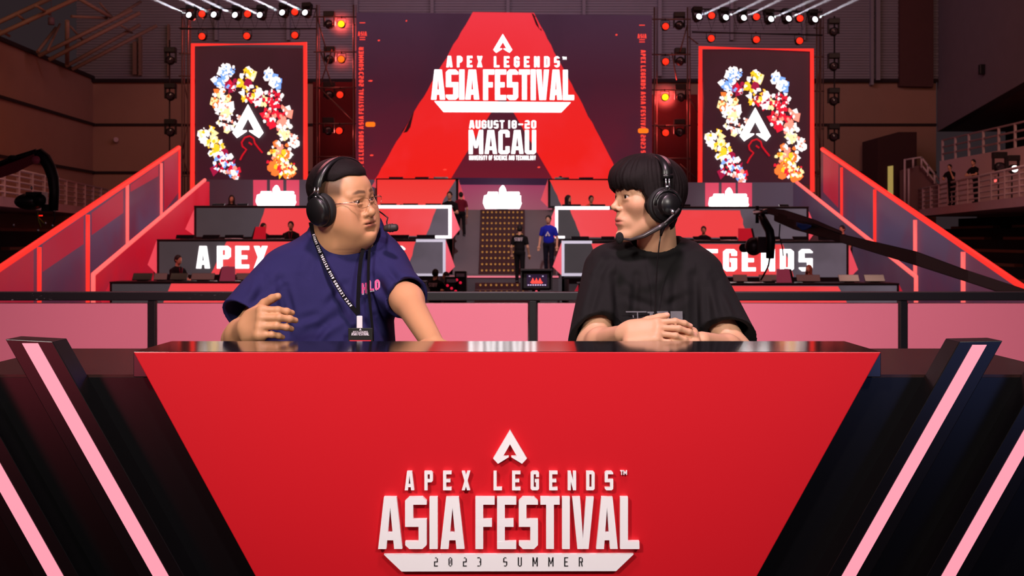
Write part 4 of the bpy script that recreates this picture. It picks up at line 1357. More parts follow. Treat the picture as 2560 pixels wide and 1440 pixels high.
def cap(a, b, ra, rb=None):
    a, b = np.array(a, float), np.array(b, float)
    rb = ra if rb is None else rb
    ab = b - a
    L = max(float(ab @ ab), 1e-12)

    def fn(X, Y, Z):
        px, py, pz = X - a[0], Y - a[1], Z - a[2]
        t = np.clip((px * ab[0] + py * ab[1] + pz * ab[2]) / L, 0, 1)
        return np.sqrt((px - t * ab[0]) ** 2 + (py - t * ab[1]) ** 2 + (pz - t * ab[2]) ** 2) - (ra + (rb - ra) * t)
    m = max(ra, rb)
    return fn, np.minimum(a, b) - m, np.maximum(a, b) + m


def ell(c, r, R=None):
    c, r = np.array(c, float), np.array(r, float)
    R = np.eye(3) if R is None else np.array(R, float)

    def fn(X, Y, Z):
        p = (X - c[0], Y - c[1], Z - c[2])
        q = [R[0, i] * p[0] + R[1, i] * p[1] + R[2, i] * p[2] for i in range(3)]
        k0 = np.sqrt((q[0] / r[0]) ** 2 + (q[1] / r[1]) ** 2 + (q[2] / r[2]) ** 2)
        k1 = np.sqrt((q[0] / r[0] ** 2) ** 2 + (q[1] / r[1] ** 2) ** 2 + (q[2] / r[2] ** 2) ** 2)
        return k0 * (k0 - 1) / np.maximum(k1, 1e-6)
    e = np.sqrt(((R * r[None, :]) ** 2).sum(1))
    return fn, c - e, c + e


def slab_box(c, h, R=None, rnd=0.0):
    c, h = np.array(c, float), np.array(h, float)
    R = np.eye(3) if R is None else np.array(R, float)

    def fn(X, Y, Z):
        p = (X - c[0], Y - c[1], Z - c[2])
        q = [np.abs(R[0, i] * p[0] + R[1, i] * p[1] + R[2, i] * p[2]) - (h[i] - rnd) for i in range(3)]
        o = np.sqrt(sum(np.maximum(t, 0) ** 2 for t in q))
        return o + np.minimum(np.maximum(np.maximum(q[0], q[1]), q[2]), 0) - rnd
    e = np.abs(R) @ h
    return fn, c - e, c + e


def trunk(rows, R, n=2.4):
    """rows of (z, centre x, centre y, half width, half depth) in world units, R: 2x2 axes of the body in plan"""
    rows = sorted(rows)
    zs = np.array([r[0] for r in rows])
    A = np.array([r[1:] for r in rows], float)

    def fn(X, Y, Z):
        z = np.clip(Z, zs[0], zs[-1])
        cx, cy, a, b = [np.interp(z, zs, A[:, i]) for i in range(4)]
        dx, dy = X - cx, Y - cy
        u = R[0][0] * dx + R[0][1] * dy
        w = R[1][0] * dx + R[1][1] * dy
        k = (np.abs(u / a) ** n + np.abs(w / b) ** n) ** (1.0 / n)
        d = (k - 1) * np.minimum(a, b)
        return np.maximum(d, np.maximum(Z - zs[-1], zs[0] - Z))
    m = np.maximum(A[:, 2], A[:, 3]).max()
    lo = (A[:, 0].min() - m, A[:, 1].min() - m, zs[0])
    hi = (A[:, 0].max() + m, A[:, 1].max() + m, zs[-1])
    return fn, lo, hi


def half_space(pt, nrm):
    pt, nrm = np.array(pt, float), np.array(nrm, float) / np.linalg.norm(nrm)
    return lambda X, Y, Z: (X - pt[0]) * nrm[0] + (Y - pt[1]) * nrm[1] + (Z - pt[2]) * nrm[2]


def both(prim, *cuts):
    """a shape kept only where every cut function is negative"""
    fn, lo, hi = prim

    def g(X, Y, Z):
        r = fn(X, Y, Z)
        for c in cuts:
            r = np.maximum(r, c(X, Y, Z))
        return r
    return g, lo, hi


def bent_noise(p, scale, seed, octaves=3):
    """cheap smooth noise at points: sums of rotated sines"""
    rg = np.random.RandomState(seed)
    out = np.zeros(len(p))
    amp = 1.0
    for o in range(octaves):
        for _ in range(3):
            k = rg.normal(size=3)
            k = k / np.linalg.norm(k) * scale * (1.9 ** o)
            out += amp * np.sin(p @ k + rg.uniform(0, 6.28))
        amp *= 0.5
    return out / 3.0


def vert_normals(v, f):
    n = np.zeros_like(v)
    a, b, c, d = v[f[:, 0]], v[f[:, 1]], v[f[:, 2]], v[f[:, 3]]
    fn = np.cross(c - a, d - b)
    for i in range(4):
        np.add.at(n, f[:, i], fn)
    return n / np.maximum(np.linalg.norm(n, axis=1, keepdims=True), 1e-12)


def relax(v, f, it=1, w=0.5):
    e = np.concatenate([f[:, [0, 1]], f[:, [1, 2]], f[:, [2, 3]], f[:, [3, 0]]])
    e = np.concatenate([e, e[:, ::-1]])
    for _ in range(it):
        s = np.zeros_like(v)
        c = np.zeros(len(v))
        np.add.at(s, e[:, 0], v[e[:, 1]])
        np.add.at(c, e[:, 0], 1)
        v = v * (1 - w) + w * s / np.maximum(c, 1)[:, None]
    return v


def skin_mesh(name, v, f, m, parent, tint=None):
    base = np.array(origin_of(parent)) if parent is not None else np.zeros(3)
    me = bpy.data.meshes.new(name)
    me.vertices.add(len(v))
    me.vertices.foreach_set('co', (v - base).astype(np.float32).ravel())
    me.loops.add(len(f) * 4)
    me.loops.foreach_set('vertex_index', f.astype(np.int32).ravel())
    me.polygons.add(len(f))
    me.polygons.foreach_set('loop_start', (np.arange(len(f)) * 4).astype(np.int32))
    me.update(calc_edges=True)
    me.validate()
    if tint is not None:
        at = me.color_attributes.new('tint', 'FLOAT_COLOR', 'POINT')
        col = np.ones((len(v), 4), np.float32)
        col[:, :3] = tint
        at.data.foreach_set('color', col.ravel())
    return link_mesh(name, me, m, parent, smooth=True)


def tint_mat(name, rough=0.5, sss=0.0, bump=0.0, bscale=300, spec=0.4):
    if name in _mats:
        return _mats[name]
    m = mat(name, (1, 1, 1, 1), rough, spec=spec, bump=bump, bscale=bscale)
    nt = m.node_tree
    at = nt.nodes.new('ShaderNodeAttribute')
    at.attribute_name = 'tint'
    b = nt.nodes['Principled BSDF']
    nt.links.new(at.outputs['Color'], b.inputs['Base Color'])
    if sss:
        b.inputs['Subsurface Weight'].default_value = sss
        b.inputs['Subsurface Radius'].default_value = (0.012, 0.005, 0.003)
        b.inputs['Subsurface Scale'].default_value = 0.35
    return m


def frame(fwd, up=(0, 0, 1)):
    """columns: forward, left, up"""
    f = np.array(fwd, float)
    f /= np.linalg.norm(f)
    l = np.cross(np.array(up, float), f)
    l /= np.linalg.norm(l)
    u = np.cross(f, l)
    return np.stack([f, l, u], 1)


def rot_about(v, ax, ang):
    ax = ax / np.linalg.norm(ax)
    return v * math.cos(ang) + np.cross(ax, v) * math.sin(ang) + ax * (ax @ v) * (1 - math.cos(ang))


def add_hand(fd, wrist, d, n, side, size=1.0, curls=None, thumb=(0.5, 0.7, 0.35), fat=1.0, spread=0.06, splay=None, k=0.008, kp=0.012):
    """palm, four fingers bent at their joints and a thumb leaving the palm's side near its base.
    d points along the hand, n out of its back, side is +1 if the thumb lies along cross(d, n), else -1"""
    wrist = np.array(wrist, float)
    d = np.array(d, float) / np.linalg.norm(d)
    n = np.array(n, float)
    n = n - d * (n @ d)
    n /= np.linalg.norm(n)
    w = np.cross(d, n) * side
    S = size
    R = np.stack([d, w, n], 1)
    pc = wrist + d * 0.048 * S
    fd.u(slab_box(pc, (0.047 * S, 0.040 * S * fat, 0.0140 * S * fat), R, 0.0138 * S), kp)
    fd.u(ell(wrist + d * 0.030 * S + w * 0.022 * S - n * 0.008 * S, (0.034 * S, 0.018 * S * fat, 0.015 * S * fat), R), kp)
    fd.u(ell(wrist + d * 0.040 * S - w * 0.026 * S - n * 0.006 * S, (0.040 * S, 0.015 * S * fat, 0.014 * S * fat), R), kp)
    tips = []
    lens = [(0.042, 0.026, 0.021), (0.047, 0.030, 0.022), (0.043, 0.028, 0.022), (0.034, 0.021, 0.019)]
    offs = [0.030, 0.0105, -0.009, -0.028]
    fwd = [0.088, 0.092, 0.088, 0.080]
    curls = curls or [(0.3, 0.4, 0.3)] * 4
    for i in range(4):
        a = spread * (1.5 - i) if splay is None else splay[i]
        dd = rot_about(d, n, -a * side) if side > 0 else rot_about(d, n, a * -side)
        ww = np.cross(dd, n) * side
        p = wrist + d * fwd[i] * S + w * offs[i] * S * fat + n * 0.002
        fd.u(sphere(p - d * 0.004 * S, 0.0108 * S * fat), min(0.010, kp))
        cur = dd
        r0 = (0.0088, 0.009, 0.0086, 0.0076)[i] * S * fat
        for j in range(3):
            # bending turns the finger away from the back of the hand
            cur = rot_about(cur, np.cross(cur, n), -curls[i][j]) if False else _bend(cur, n, ww, curls[i][j])
            q = p + cur * lens[i][j] * S
            r1 = r0 * (0.94 if j < 2 else 0.86)
            fd.u(cap(p, q, r0, r1), 0.004 if j else k)
            if j < 2:
                fd.u(sphere(q, r1 * 1.06), 0.003)
            p, r0 = q, r1
        tips.append((p, cur.copy(), n))
    # thumb
    tp = wrist + d * 0.022 * S + w * 0.030 * S * fat - n * 0.006 * S
    a, b, c = thumb
    t1 = d * math.cos(a) + w * math.sin(a) - n * 0.25
    t1 /= np.linalg.norm(t1)
    q = tp + t1 * 0.044 * S
    fd.u(cap(tp, q, 0.0135 * S * fat, 0.011 * S * fat), 0.010)
    t2 = d * math.cos(a - b) + w * math.sin(a - b) - n * 0.30
    t2 /= np.linalg.norm(t2)
    q2 = q + t2 * 0.031 * S
    fd.u(cap(q, q2, 0.0108 * S * fat, 0.0100 * S * fat), 0.004)
    t3 = d * math.cos(a - b - c) + w * math.sin(a - b - c) - n * 0.25
    t3 /= np.linalg.norm(t3)
    q3 = q2 + t3 * 0.024 * S
    fd.u(cap(q2, q3, 0.0100 * S * fat, 0.0082 * S * fat), 0.004)
    tips.append((q3, t3, n))
    return tips


def _bend(cur, n, w, ang):
    """turn a finger segment about the knuckle axis w, away from the back n"""
    r1 = rot_about(cur, w, ang)
    r2 = rot_about(cur, w, -ang)
    return r1 if r1 @ n < r2 @ n else r2


def head_prims(fd, T, q, o):
    """a face: T turns head coordinates (forward, left, up from the eye line) into the scene"""
    def g(x, y, z):
        return T((x, y, z))
    R = o
    A = fd
    A.u(ell(g(-0.015, 0, 0.033), (0.091, 0.075, 0.074), R), 0)
    A.u(ell(g(0.026, 0, -0.026), (0.056, 0.060 * q['wide'], 0.084), R), 0.02)
    A.u(ell(g(0.040, 0, 0.030), (0.042, 0.057, 0.040), R), 0.02)
    for s in (-1, 1):
        A.u(cap(g(-0.004, s * 0.050 * q['wide'], -0.060), g(0.060, s * 0.014 * q['wide'], -0.099), 0.022 * q['jaw'], 0.017), 0.022)
        A.u(sphere(g(0.047, s * 0.043 * q['wide'], -0.020), 0.026), 0.022)
        if q['cheek']:
            A.u(ell(g(0.040, s * 0.050, -0.058), (0.042, 0.031, 0.042), R), 0.025)
            A.u(ell(g(0.056, s * 0.032, -0.084), (0.030, 0.027, 0.026), R), 0.025)
        A.u(cap(g(0.077, s * 0.013, 0.018), g(0.062, s * 0.046, 0.017), 0.0095, 0.010), 0.012)
        A.s(ell(g(0.099, s * 0.033, -0.002), (0.021, 0.020, 0.011), R), 0.012)
        A.u(sphere(g(0.0665, s * 0.031, -0.002), 0.0150), 0.006)
        A.u(cap(g(0.0795, s * 0.0205, 0.0068), g(0.0725, s * 0.044, 0.005), 0.0034, 0.0034), 0.004)
        A.u(cap(g(0.0795, s * 0.0205, -0.0092), g(0.0725, s * 0.043, -0.0085), 0.0030, 0.0034), 0.005)
        A.s(ell(g(0.083, s * 0.0325, -0.0016 ), (0.0135, 0.0145, q['eye']), R), 0.0015)
        A.u(ell(g(-0.006, s * 0.080, -0.022), (0.017, 0.008, 0.031), R), 0.006)
    A.u(sphere(g(q['chin'], 0, -0.101), 0.0185 + 0.008 * q['cheek']), 0.018)
    if q['double']:
        A.u(ell(g(0.022, 0, -0.112), (0.056, 0.060, 0.030), R), 0.03)
        A.u(ell(g(-0.02, 0, -0.13), (0.07, 0.074, 0.06), R), 0.04)
    # nose
    nr = q['nosew']
    A.u(cap(g(0.080, 0, 0.006), g(q['nose'] - 0.004, 0, q['nosez'] + 0.003), 0.0068, 0.0088 * nr), 0.012)
    A.u(sphere(g(q['nose'], 0, q['nosez']), 0.0098 * nr), 0.008)
    for s in (-1, 1):
        A.u(ell(g(q['nose'] - 0.013, s * 0.0130 * nr, q['nosez'] - 0.005), (0.0105, 0.0068 * nr, 0.0072), R), 0.005)
        A.s(ell(g(q['nose'] - 0.006, s * 0.0072, q['nosez'] - 0.0115), (0.0055, 0.0034, 0.0035), R), 0.002)
    # mouth
    lx = q['lip']
    A.u(ell(g(0.068, 0, -0.066), (0.021, 0.032, 0.022), R), 0.018)
    A.u(ell(g(0.077, 0, -0.051), (0.0135, 0.013, 0.013), R), 0.010)
    A.u(ell(g(lx, 0, -0.0602), (0.0080, 0.024 * q['wide'], 0.0052), R), 0.008)
    A.u(ell(g(lx - 0.001, 0, -0.0718), (0.0080, 0.021 * q['wide'], 0.0058), R), 0.008)
    A.s(ell(g(lx + 0.0085, 0, -0.0660), (0.0125, 0.029 * q['wide'], q['mouth']), R), 0.0025)
    A.s(ell(g(0.095, 0, -0.0850), (0.008, 0.020, 0.005), R), 0.012)


def local_of(v, o, R):
    return (v - np.array(o)) @ R


def near_poly(p, pts):
    d = np.full(len(p), 9.0)
    for a, b in zip(pts[:-1], pts[1:]):
        a, b = np.array(a), np.array(b)
        ab = b - a
        t = np.clip(((p - a) @ ab) / (ab @ ab), 0, 1)
        d = np.minimum(d, np.linalg.norm(p - a - t[:, None] * ab, axis=1))
    return d


def soft(x, a, b):
    t = np.clip((x - a) / (b - a), 0, 1)
    return t * t * (3 - 2 * t)


def lin(r, g, b):
    return np.array([s2l(r), s2l(g), s2l(b)])

# ================================================================== THE TWO COMMENTATORS
M_skinA = tint_mat('skin', 0.48, sss=0.10, bump=0.04, bscale=500)
M_eye = tint_mat('eyeball', 0.12)
M_hair = mat('black_hair', rgb(22, 14, 15), 0.66, spec=0.16, noise=0.6, nscale=160, bump=0.25, bscale=700)
M_navy = mat('navy_cotton', rgb(35, 32, 78), 0.85, spec=0.2, noise=0.05, nscale=40, bump=0.15, bscale=700)
M_tee = mat('black_cotton', rgb(16, 13, 15), 0.85, spec=0.25, noise=0.06, nscale=40, bump=0.15, bscale=700)
M_jeans = mat('dark_trousers', rgb(34, 34, 44), 0.85, noise=0.1, nscale=30)
M_shoe = mat('dark_shoes', rgb(24, 24, 26), 0.6)
M_hpb = mat('headset_black', rgb(20, 18, 20), 0.35, noise=0.1, nscale=20)
M_hpp = mat('headset_pad', rgb(14, 13, 14), 0.75)
M_hps = mat('brushed_steel', rgb(190, 188, 194), 0.25, metal=1.0)


def eyes(parent, T, R, look, iris=(30, 18, 14)):
    for s in (-1, 1):
        c = np.array(T((0.0668, s * 0.0312, -0.0018)))
        gaze = R @ (np.array(look) / np.linalg.norm(look))
        f = Field(c - 0.0165, c + 0.0165, 0.0009)
        f.u(sphere(c, 0.0136))
        v, fa = f.mesh()
        u = (v - c) / np.linalg.norm(v - c, axis=1, keepdims=True)
        a = np.degrees(np.arccos(np.clip(u @ gaze, -1, 1)))
        col = np.tile(lin(206, 190, 182), (len(v), 1))
        t = 1 - soft(a, 24, 27)
        col = col * (1 - t[:, None]) + t[:, None] * lin(*iris)
        t = 1 - soft(a, 10, 12)
        col = col * (1 - t[:, None]) + t[:, None] * lin(6, 5, 5)
        skin_mesh('eye', v, fa, M_eye, parent, col)


def collar(s, pt, ax, r, band):
    """open the neck of a shirt with a round cut and leave a slightly raised rib along it"""
    pt, ax = np.array(pt), np.array(ax) / np.linalg.norm(ax)

    def fn(D, X, Y, Z):
        px, py, pz = X - pt[0], Y - pt[1], Z - pt[2]
        t = px * ax[0] + py * ax[1] + pz * ax[2]
        q = np.sqrt(np.maximum((px - t * ax[0]) ** 2 + (py - t * ax[1]) ** 2 + (pz - t * ax[2]) ** 2, 0))
        low = np.where(t < -0.12, 1.0, 0.0)
        rib = np.maximum(D - 0.0028, q - (r + band)) + low
        D = np.minimum(D, rib)
        return np.maximum(D, np.where(t < -0.10, -1.0, r - q))
    s.everywhere(fn)


def folds(v, fa, segs, Y0=3.34):
    """press long creases with raised lips into the front of a shirt"""
    n = vert_normals(v, fa)
    front = soft(-n[:, 1], -0.1, 0.35)
    dsp = np.zeros(len(v))
    for (a, b, amp, sig) in segs:
        A, B = np.array(P(*a, Y0)), np.array(P(*b, Y0))
        A, B = A[[0, 2]], B[[0, 2]]
        ab = B - A
        q = v[:, [0, 2]] * 1.0
        k = Y0 / v[:, 1]
        q[:, 0] = v[:, 0] * k
        q[:, 1] = CAM_Z + (v[:, 2] - CAM_Z) * k
        t = np.clip(((q - A) @ ab) / (ab @ ab), 0, 1)
        w = q - A - t[:, None] * ab
        side = (w[:, 0] * ab[1] - w[:, 1] * ab[0]) / np.linalg.norm(ab)
        d = np.linalg.norm(w, axis=1)
        fade = np.sin(np.pi * np.clip(t, 0.08, 0.97)) ** 0.6
        dsp += fade * amp * (-np.exp(-(d / sig) ** 2) + 0.75 * np.exp(-((d - 1.9 * sig) / sig) ** 2) * (side > 0) + 0.35 * np.exp(-((d - 1.9 * sig) / sig) ** 2) * (side < 0))
    return v + n * (dsp * front)[:, None]


def legs_and_seat(parent, hip, Rb, m, seat_z, spread=0.10):
    """trousers down to the footrest: thighs forward, shins down"""
    ex, ey = np.array([Rb[0][0], Rb[0][1], 0]), np.array([Rb[1][0], Rb[1][1], 0])
    hip = np.array(hip)
    f = Field(hip - np.array([0.34, 0.62, 0.72]), hip + np.array([0.34, 0.3, 0.25]), 0.011)
    f.u(ell(hip, (0.185, 0.15, 0.13)), 0)
    for s in (-1, 1):
        h = hip + ex * s * 0.09 + np.array([0, 0, -0.03])
        kn = hip + ex * s * (0.10 + spread * 0.5) - ey * 0.40 + np.array([0, 0, -0.05])
        an = kn + np.array([0, 0.05, -0.40])
        f.u(cap(h, kn, 0.092, 0.068), 0.04)
        f.u(cap(kn, an, 0.066, 0.050), 0.02)
    v, fa = f.mesh()
    skin_mesh('trousers', relax(v, fa, 2), fa, m, parent)
    for s in (-1, 1):
        kn = hip + ex * s * (0.10 + spread * 0.5) - ey * 0.40 + np.array([0, 0, -0.05])
        an = kn + np.array([0, 0.05, -0.42])
        f = Field(an - 0.22, an + 0.14, 0.008)
        f.u(ell(an + np.array([0, -0.06, -0.055]), (0.045, 0.13, 0.035)), 0)
        f.u(cap(an + np.array([0, 0, -0.03]), an + np.array([0, 0, 0.03]), 0.045, 0.045), 0.03)
        v, fa = f.mesh()
        skin_mesh('shoe', v, fa, M_shoe, parent)


def stool(loc, label):
    x, y, z = loc
    t = thing('bar_stool', label, 'stool', (x, y, 0), 'stools behind the commentary desk')
    MB().lathe([(0, 0.0), (0, 0.20), (0.02, 0.215), (0.06, 0.215), (0.075, 0.19), (0.078, 0)], (x, y, z - 0.08), (0, 0, 1), 28).build('seat', M_hpb, t)
    MB().tube([(x, y, 0.02), (x, y, z - 0.07)], 0.03, 14).build('column', M_hps, t)
    MB().lathe([(0, 0.0), (0, 0.22), (0.012, 0.22), (0.03, 0.05), (0.03, 0)], (x, y, 0.0), (0, 0, 1), 28).build('base', M_hps, t)
    MB().tube([(x + 0.17 * math.cos(i * 0.449), y + 0.17 * math.sin(i * 0.449), 0.30) for i in range(14)], 0.011, 8, closed=True).build('footrest', M_hps, t)


# ------------------------------------------------------------------ the man in navy
def man_in_navy():
    o = np.array(P(857, 499, 3.40))
    az = math.radians(60)
    R = frame((math.sin(az), -math.cos(az), -0.03), (-0.080, -0.135, 1))

    def T(p):
        return o + R @ np.array(p, float)
    root = thing('person', 'man in a navy T-shirt with glasses and headset, seated and gesturing with one hand', 'person', (P(850, 0, 3.5).x, 3.5, 0))
    by = math.radians(16)
    Rb = [(math.cos(by), math.sin(by)), (-math.sin(by), math.cos(by))]
    W = lambda x, y, Y: np.array(P(x, y, Y))
    nb = W(864, 612, 3.475)
    shR, elR, wrR = W(718, 702, 3.45), W(604, 852, 3.30), W(624, 820, 3.12)
    shL, elL, wrL = W(946, 690, 3.53), W(1018, 750, 3.31), W(1084, 862, 3.07)
    lo = np.array([P(540, 0, 3.3).x, 2.84, 1.08])
    hi = np.array([P(1160, 0, 3.3).x, 3.72, 1.72])
    f = Field(lo, hi, 0.0027)
    q = dict(wide=1.15, jaw=1.3, cheek=True, double=True, eye=0.0036, nose=0.0970, mouth=0.0016, chin=0.073, nosew=1.22, nosez=-0.035, lip=0.0860)
    head_prims(f, T, q, R)
    f.u(cap(T((-0.028, 0, -0.05)), nb, 0.068, 0.078), 0.03)
    # torso under the shirt keeps the body one piece
    f.u(trunk([(W(0, 1080, 3.48)[2], W(826, 0, 3.48)[0], 3.50, 0.15, 0.11), (W(0, 700, 3.48)[2], W(830, 0, 3.48)[0], 3.50, 0.16, 0.10), (W(0, 632, 3.48)[2], W(848, 0, 3.48)[0], 3.49, 0.10, 0.07)], Rb), 0.03)
    for sh, el, wr in ((shR, elR, wrR), (shL, elL, wrL)):
        f.u(cap(sh, el, 0.050, 0.046 if el is elR else 0.041), 0.03)
    f.u(cap(elR, wrR, 0.051, 0.034), 0.03)
    f.u(ell((elR * 0.62 + wrR * 0.38), (0.050, 0.05, 0.046)), 0.03)
    f.u(cap(elL, wrL, 0.041, 0.028), 0.03)
    add_hand(f, wrR + np.array([-0.004, 0.0, 0.0]), (0.62, -0.74, 0.22), (-0.76, -0.60, 0.20), -1, 0.92, [(0.80, 0.62, 0.40), (0.72, 0.66, 0.42), (0.74, 0.70, 0.45), (0.80, 0.74, 0.45)], thumb=(0.70, 0.35, 0.20), fat=1.22, spread=-0.03, k=0.006, kp=0.025)
    add_hand(f, wrL, (0.30, -0.93, -0.16), (0.12, -0.1, 1.0), 1, 0.98, [(0.15, 0.3, 0.2)] * 4, thumb=(0.6, 0.4, 0.2), fat=1.1, spread=0.10)
    v, fa = f.mesh()
    v = relax(v, fa, 1, 0.35)
    p = local_of(v, o, R)
    col = np.tile(lin(198, 145, 106), (len(v), 1))
    mott = bent_noise(v, 60, 4)[:, None]
    col *= 1 + 0.04 * mott

    def blend(mask, c):
        nonlocal col
        col = col * (1 - mask[:, None]) + mask[:, None] * c
    onface = (p[:, 0] > -0.15) & (p[:, 2] > -0.16)
    cheek = np.exp(-(((p[:, 0] - 0.05) / 0.03) ** 2 + ((np.abs(p[:, 1]) - 0.055) / 0.03) ** 2 + ((p[:, 2] + 0.04) / 0.03) ** 2)) * onface
    blend(0.45 * cheek, lin(200, 118, 92))
    lips = np.exp(-(((p[:, 1]) / 0.021) ** 4 + ((p[:, 2] + 0.066) / 0.0105) ** 4)) * (p[:, 0] > 0.078)
    blend(0.75 * lips, lin(172, 92, 82))
    for s in (-1, 1):
        d = near_poly(p, [(0.085, s * 0.013, 0.0240), (0.081, s * 0.030, 0.0265), (0.064, s * 0.051, 0.0185)])
        blend(0.78 * (1 - soft(d, 0.0030, 0.0070)) * (p[:, 0] > 0.04), lin(38, 26, 22))
        d = near_poly(p, [(0.0835, s * 0.021, 0.0005), (0.082, s * 0.032, 0.0032), (0.0755, s * 0.0455, 0.001)])
        blend(0.6 * (1 - soft(d, 0.001, 0.0035)) * (p[:, 0] > 0.05), lin(50, 32, 26))
    # clipped stubble at temple and nape
    st = soft(p[:, 2], 0.005, 0.03) * (1 - soft(p[:, 0], 0.038, 0.052)) * (np.abs(p[:, 1]) > 0.02) * onface
    st = np.maximum(st, (1 - soft(p[:, 0], -0.05, -0.03)) * soft(p[:, 2], -0.09, -0.06) * onface)
    blend(0.78 * st, lin(58, 44, 37))
    st = (1 - soft(p[:, 0], 0.03, 0.04)) * soft(p[:, 0], 0.0, 0.02) * soft(p[:, 2], -0.05, -0.02) * (1 - soft(p[:, 2], 0.0, 0.02)) * onface
    blend(0.35 * st, lin(60, 46, 40))
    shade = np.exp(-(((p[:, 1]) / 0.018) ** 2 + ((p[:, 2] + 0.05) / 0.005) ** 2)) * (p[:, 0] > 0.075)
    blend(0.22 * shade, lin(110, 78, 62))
    skin_mesh('body', v, fa, M_skinA, root, np.clip(col, 0, 1))
    eyes(root, T, R, (1, 0.12, -0.02))
    # nails of the lifted hand are too small to part here; hair: flat clipped top
    h = Field(o + np.array([-0.17, -0.17, -0.10]), o + np.array([0.17, 0.17, 0.17]), 0.0026)
    h.u(ell(T((-0.016, 0, 0.036)), (0.0950, 0.0785, 0.0775), R), 0)
    h.u(ell(T((-0.004, 0, 0.066)), (0.072, 0.062, 0.046), R), 0.03)
    def hairline(D, X, Y, Z):
        x = R[0, 0] * (X - o[0]) + R[1, 0] * (Y - o[1]) + R[2, 0] * (Z - o[2])
        y = R[0, 1] * (X - o[0]) + R[1, 1] * (Y - o[1]) + R[2, 1] * (Z - o[2])
        z = R[0, 2] * (X - o[0]) + R[1, 2] * (Y - o[1]) + R[2, 2] * (Z - o[2])
        line = np.where(x > 0.0, 0.064 + 0.22 * np.maximum(x - 0.03, 0), 0.064 + x * 1.1)
        line = np.maximum(line, -0.055) + 0.004 * np.sin(40 * y + 60 * x)
        D = D + 0.0046 * (1 - np.clip((z - line) / 0.020, 0, 1)) ** 1.5
        return np.maximum(D, (line - z) * 0.8)
    h.everywhere(hairline)
    v, fa = h.mesh()
    n = vert_normals(v, fa)
    v = v + n * (0.0004 * bent_noise(v, 420, 8)[:, None])
    skin_mesh('hair', v, fa, M_hair, root)
    # T-shirt
    s = Field(np.array([P(530, 0, 3.3).x, 3.06, 1.0]), np.array([P(1110, 0, 3.4).x, 3.80, 1.53]), 0.0034)
    z = lambda y: W(0, y, 3.46)[2]
    x = lambda px: W(px, 0, 3.46)[0]
    s.u(trunk([(z(548), x(864), 3.50, 0.092, 0.070), (z(576), x(862), 3.495, 0.108, 0.082), (z(602), x(858), 3.487, 0.142, 0.096), (z(634), x(850), 3.48, 0.172, 0.115), (z(676), x(842), 3.475, 0.192, 0.132), (z(730), x(832), 3.47, 0.196, 0.150), (z(800), x(824), 3.46, 0.186, 0.165),
               (z(880), x(820), 3.455, 0.196, 0.185), (z(960), x(822), 3.46, 0.200, 0.19), (z(1010), x(824), 3.47, 0.198, 0.18)], Rb, 2.3), 0)
    hemR = W(608, 800, 3.315)
    hemL = W(1018, 744, 3.33)
    for sh, hem, r0, r1, el in ((W(714, 690, 3.44), hemR, 0.080, 0.071, elR), (W(946, 680, 3.52), hemL, 0.080, 0.060, elL)):
        ax = (hem - sh) / np.linalg.norm(hem - sh)
        s.u(both(cap(sh, hem + ax * 0.05, r0, r1), half_space(hem, ax)), 0.045)
    for sh, hem, r1, el in ((shR, hemR, 0.064, elR), (shL, hemL, 0.055, elL)):
        ax = (hem - sh) / np.linalg.norm(hem - sh)
        s.s(cap(hem - ax * 0.035, hem + ax * 0.12, r1 * 0.96, r1), 0.004)
    collar(s, W(868, 598, 3.462), (0.10, -0.42, 1.0), 0.096, 0.019)
    v, fa = s.mesh()
    v = relax(v, fa, 2, 0.5)
    v = folds(v, fa, [((700, 700), (722, 852), 0.010, 0.011), ((716, 716), (735, 800), 0.007, 0.008), ((742, 848), (866, 778), 0.007, 0.013), ((772, 866), (812, 812), 0.007, 0.010), ((748, 800), (800, 784), 0.005, 0.010),
                      ((930, 690), (985, 772), 0.008, 0.010), ((960, 660), (1006, 722), 0.006, 0.010), ((676, 715), (618, 768), 0.006, 0.011), ((862, 712), (815, 768), 0.005, 0.010), ((660, 690), (640, 760), 0.004, 0.010),
                      ((940, 790), (965, 850), 0.006, 0.009), ((905, 810), (870, 850), 0.004, 0.010), ((790, 640), (770, 700), 0.004, 0.012), ((985, 690), (1030, 705), 0.005, 0.008)])
    n = vert_normals(v, fa)
    vv = v.copy()
    vv[:, 2] *= 0.45
    v = v + n * (0.0028 * bent_noise(vv, 26, 5, 3)[:, None])
    skin_mesh('t_shirt', v, fa, M_navy, root)
    # chest print
    M_pr = mat('pink_print', rgb(232, 90, 150), 0.7)
    M_pw = mat('white_print', rgb(236, 226, 236), 0.7)
    def print_at(mb, txt, px0, px1, y0, y1, Y, slope, dep):
        a, b = W(px0, y1 + slope * (px1 - px0) * 0, Y), W(px1, y1 - slope * (px1 - px0), Y + 0.012)
        put_text(mb, txt, a, b - a, (0.0, 0.0, 1), (y1 - y0) * Y / F, float(np.linalg.norm(b - a)), dep, (0.15, -1, 0), w=0.55, s=0.2, t=0.18, gap=0.1)
    mb = MB()
    print_at(mb, 'H', 904, 917, 708, 734, 3.327, 0.12, 0.003)
    print_at(mb, 'LO', 922, 949, 701, 727, 3.335, 0.12, 0.003)
    mb.build('chest_print', M_pr, root)
    mb = MB()
    print_at(mb, 'H', 905, 918, 711, 737, 3.329, 0.12, 0.002)
    print_at(mb, 'LO', 923, 950, 704, 730, 3.337, 0.12, 0.002)
    mb.build('chest_print', M_pw, root)
    legs_and_seat(root, (x(824), 3.49, 0.97), Rb, M_jeans, 0.86)
    stool((x(824), 3.49, 0.84), 'round black stool under the man in navy')

    # headset: right cup towards the camera, band over the head, boom on the far side
    hs = thing('headset', 'black headset with a thin boom microphone on the man in navy', 'headset', tuple(o))
    ear = (-0.004, -0.088, -0.018)
    out = R @ np.array([-0.05, -1, 0.0])
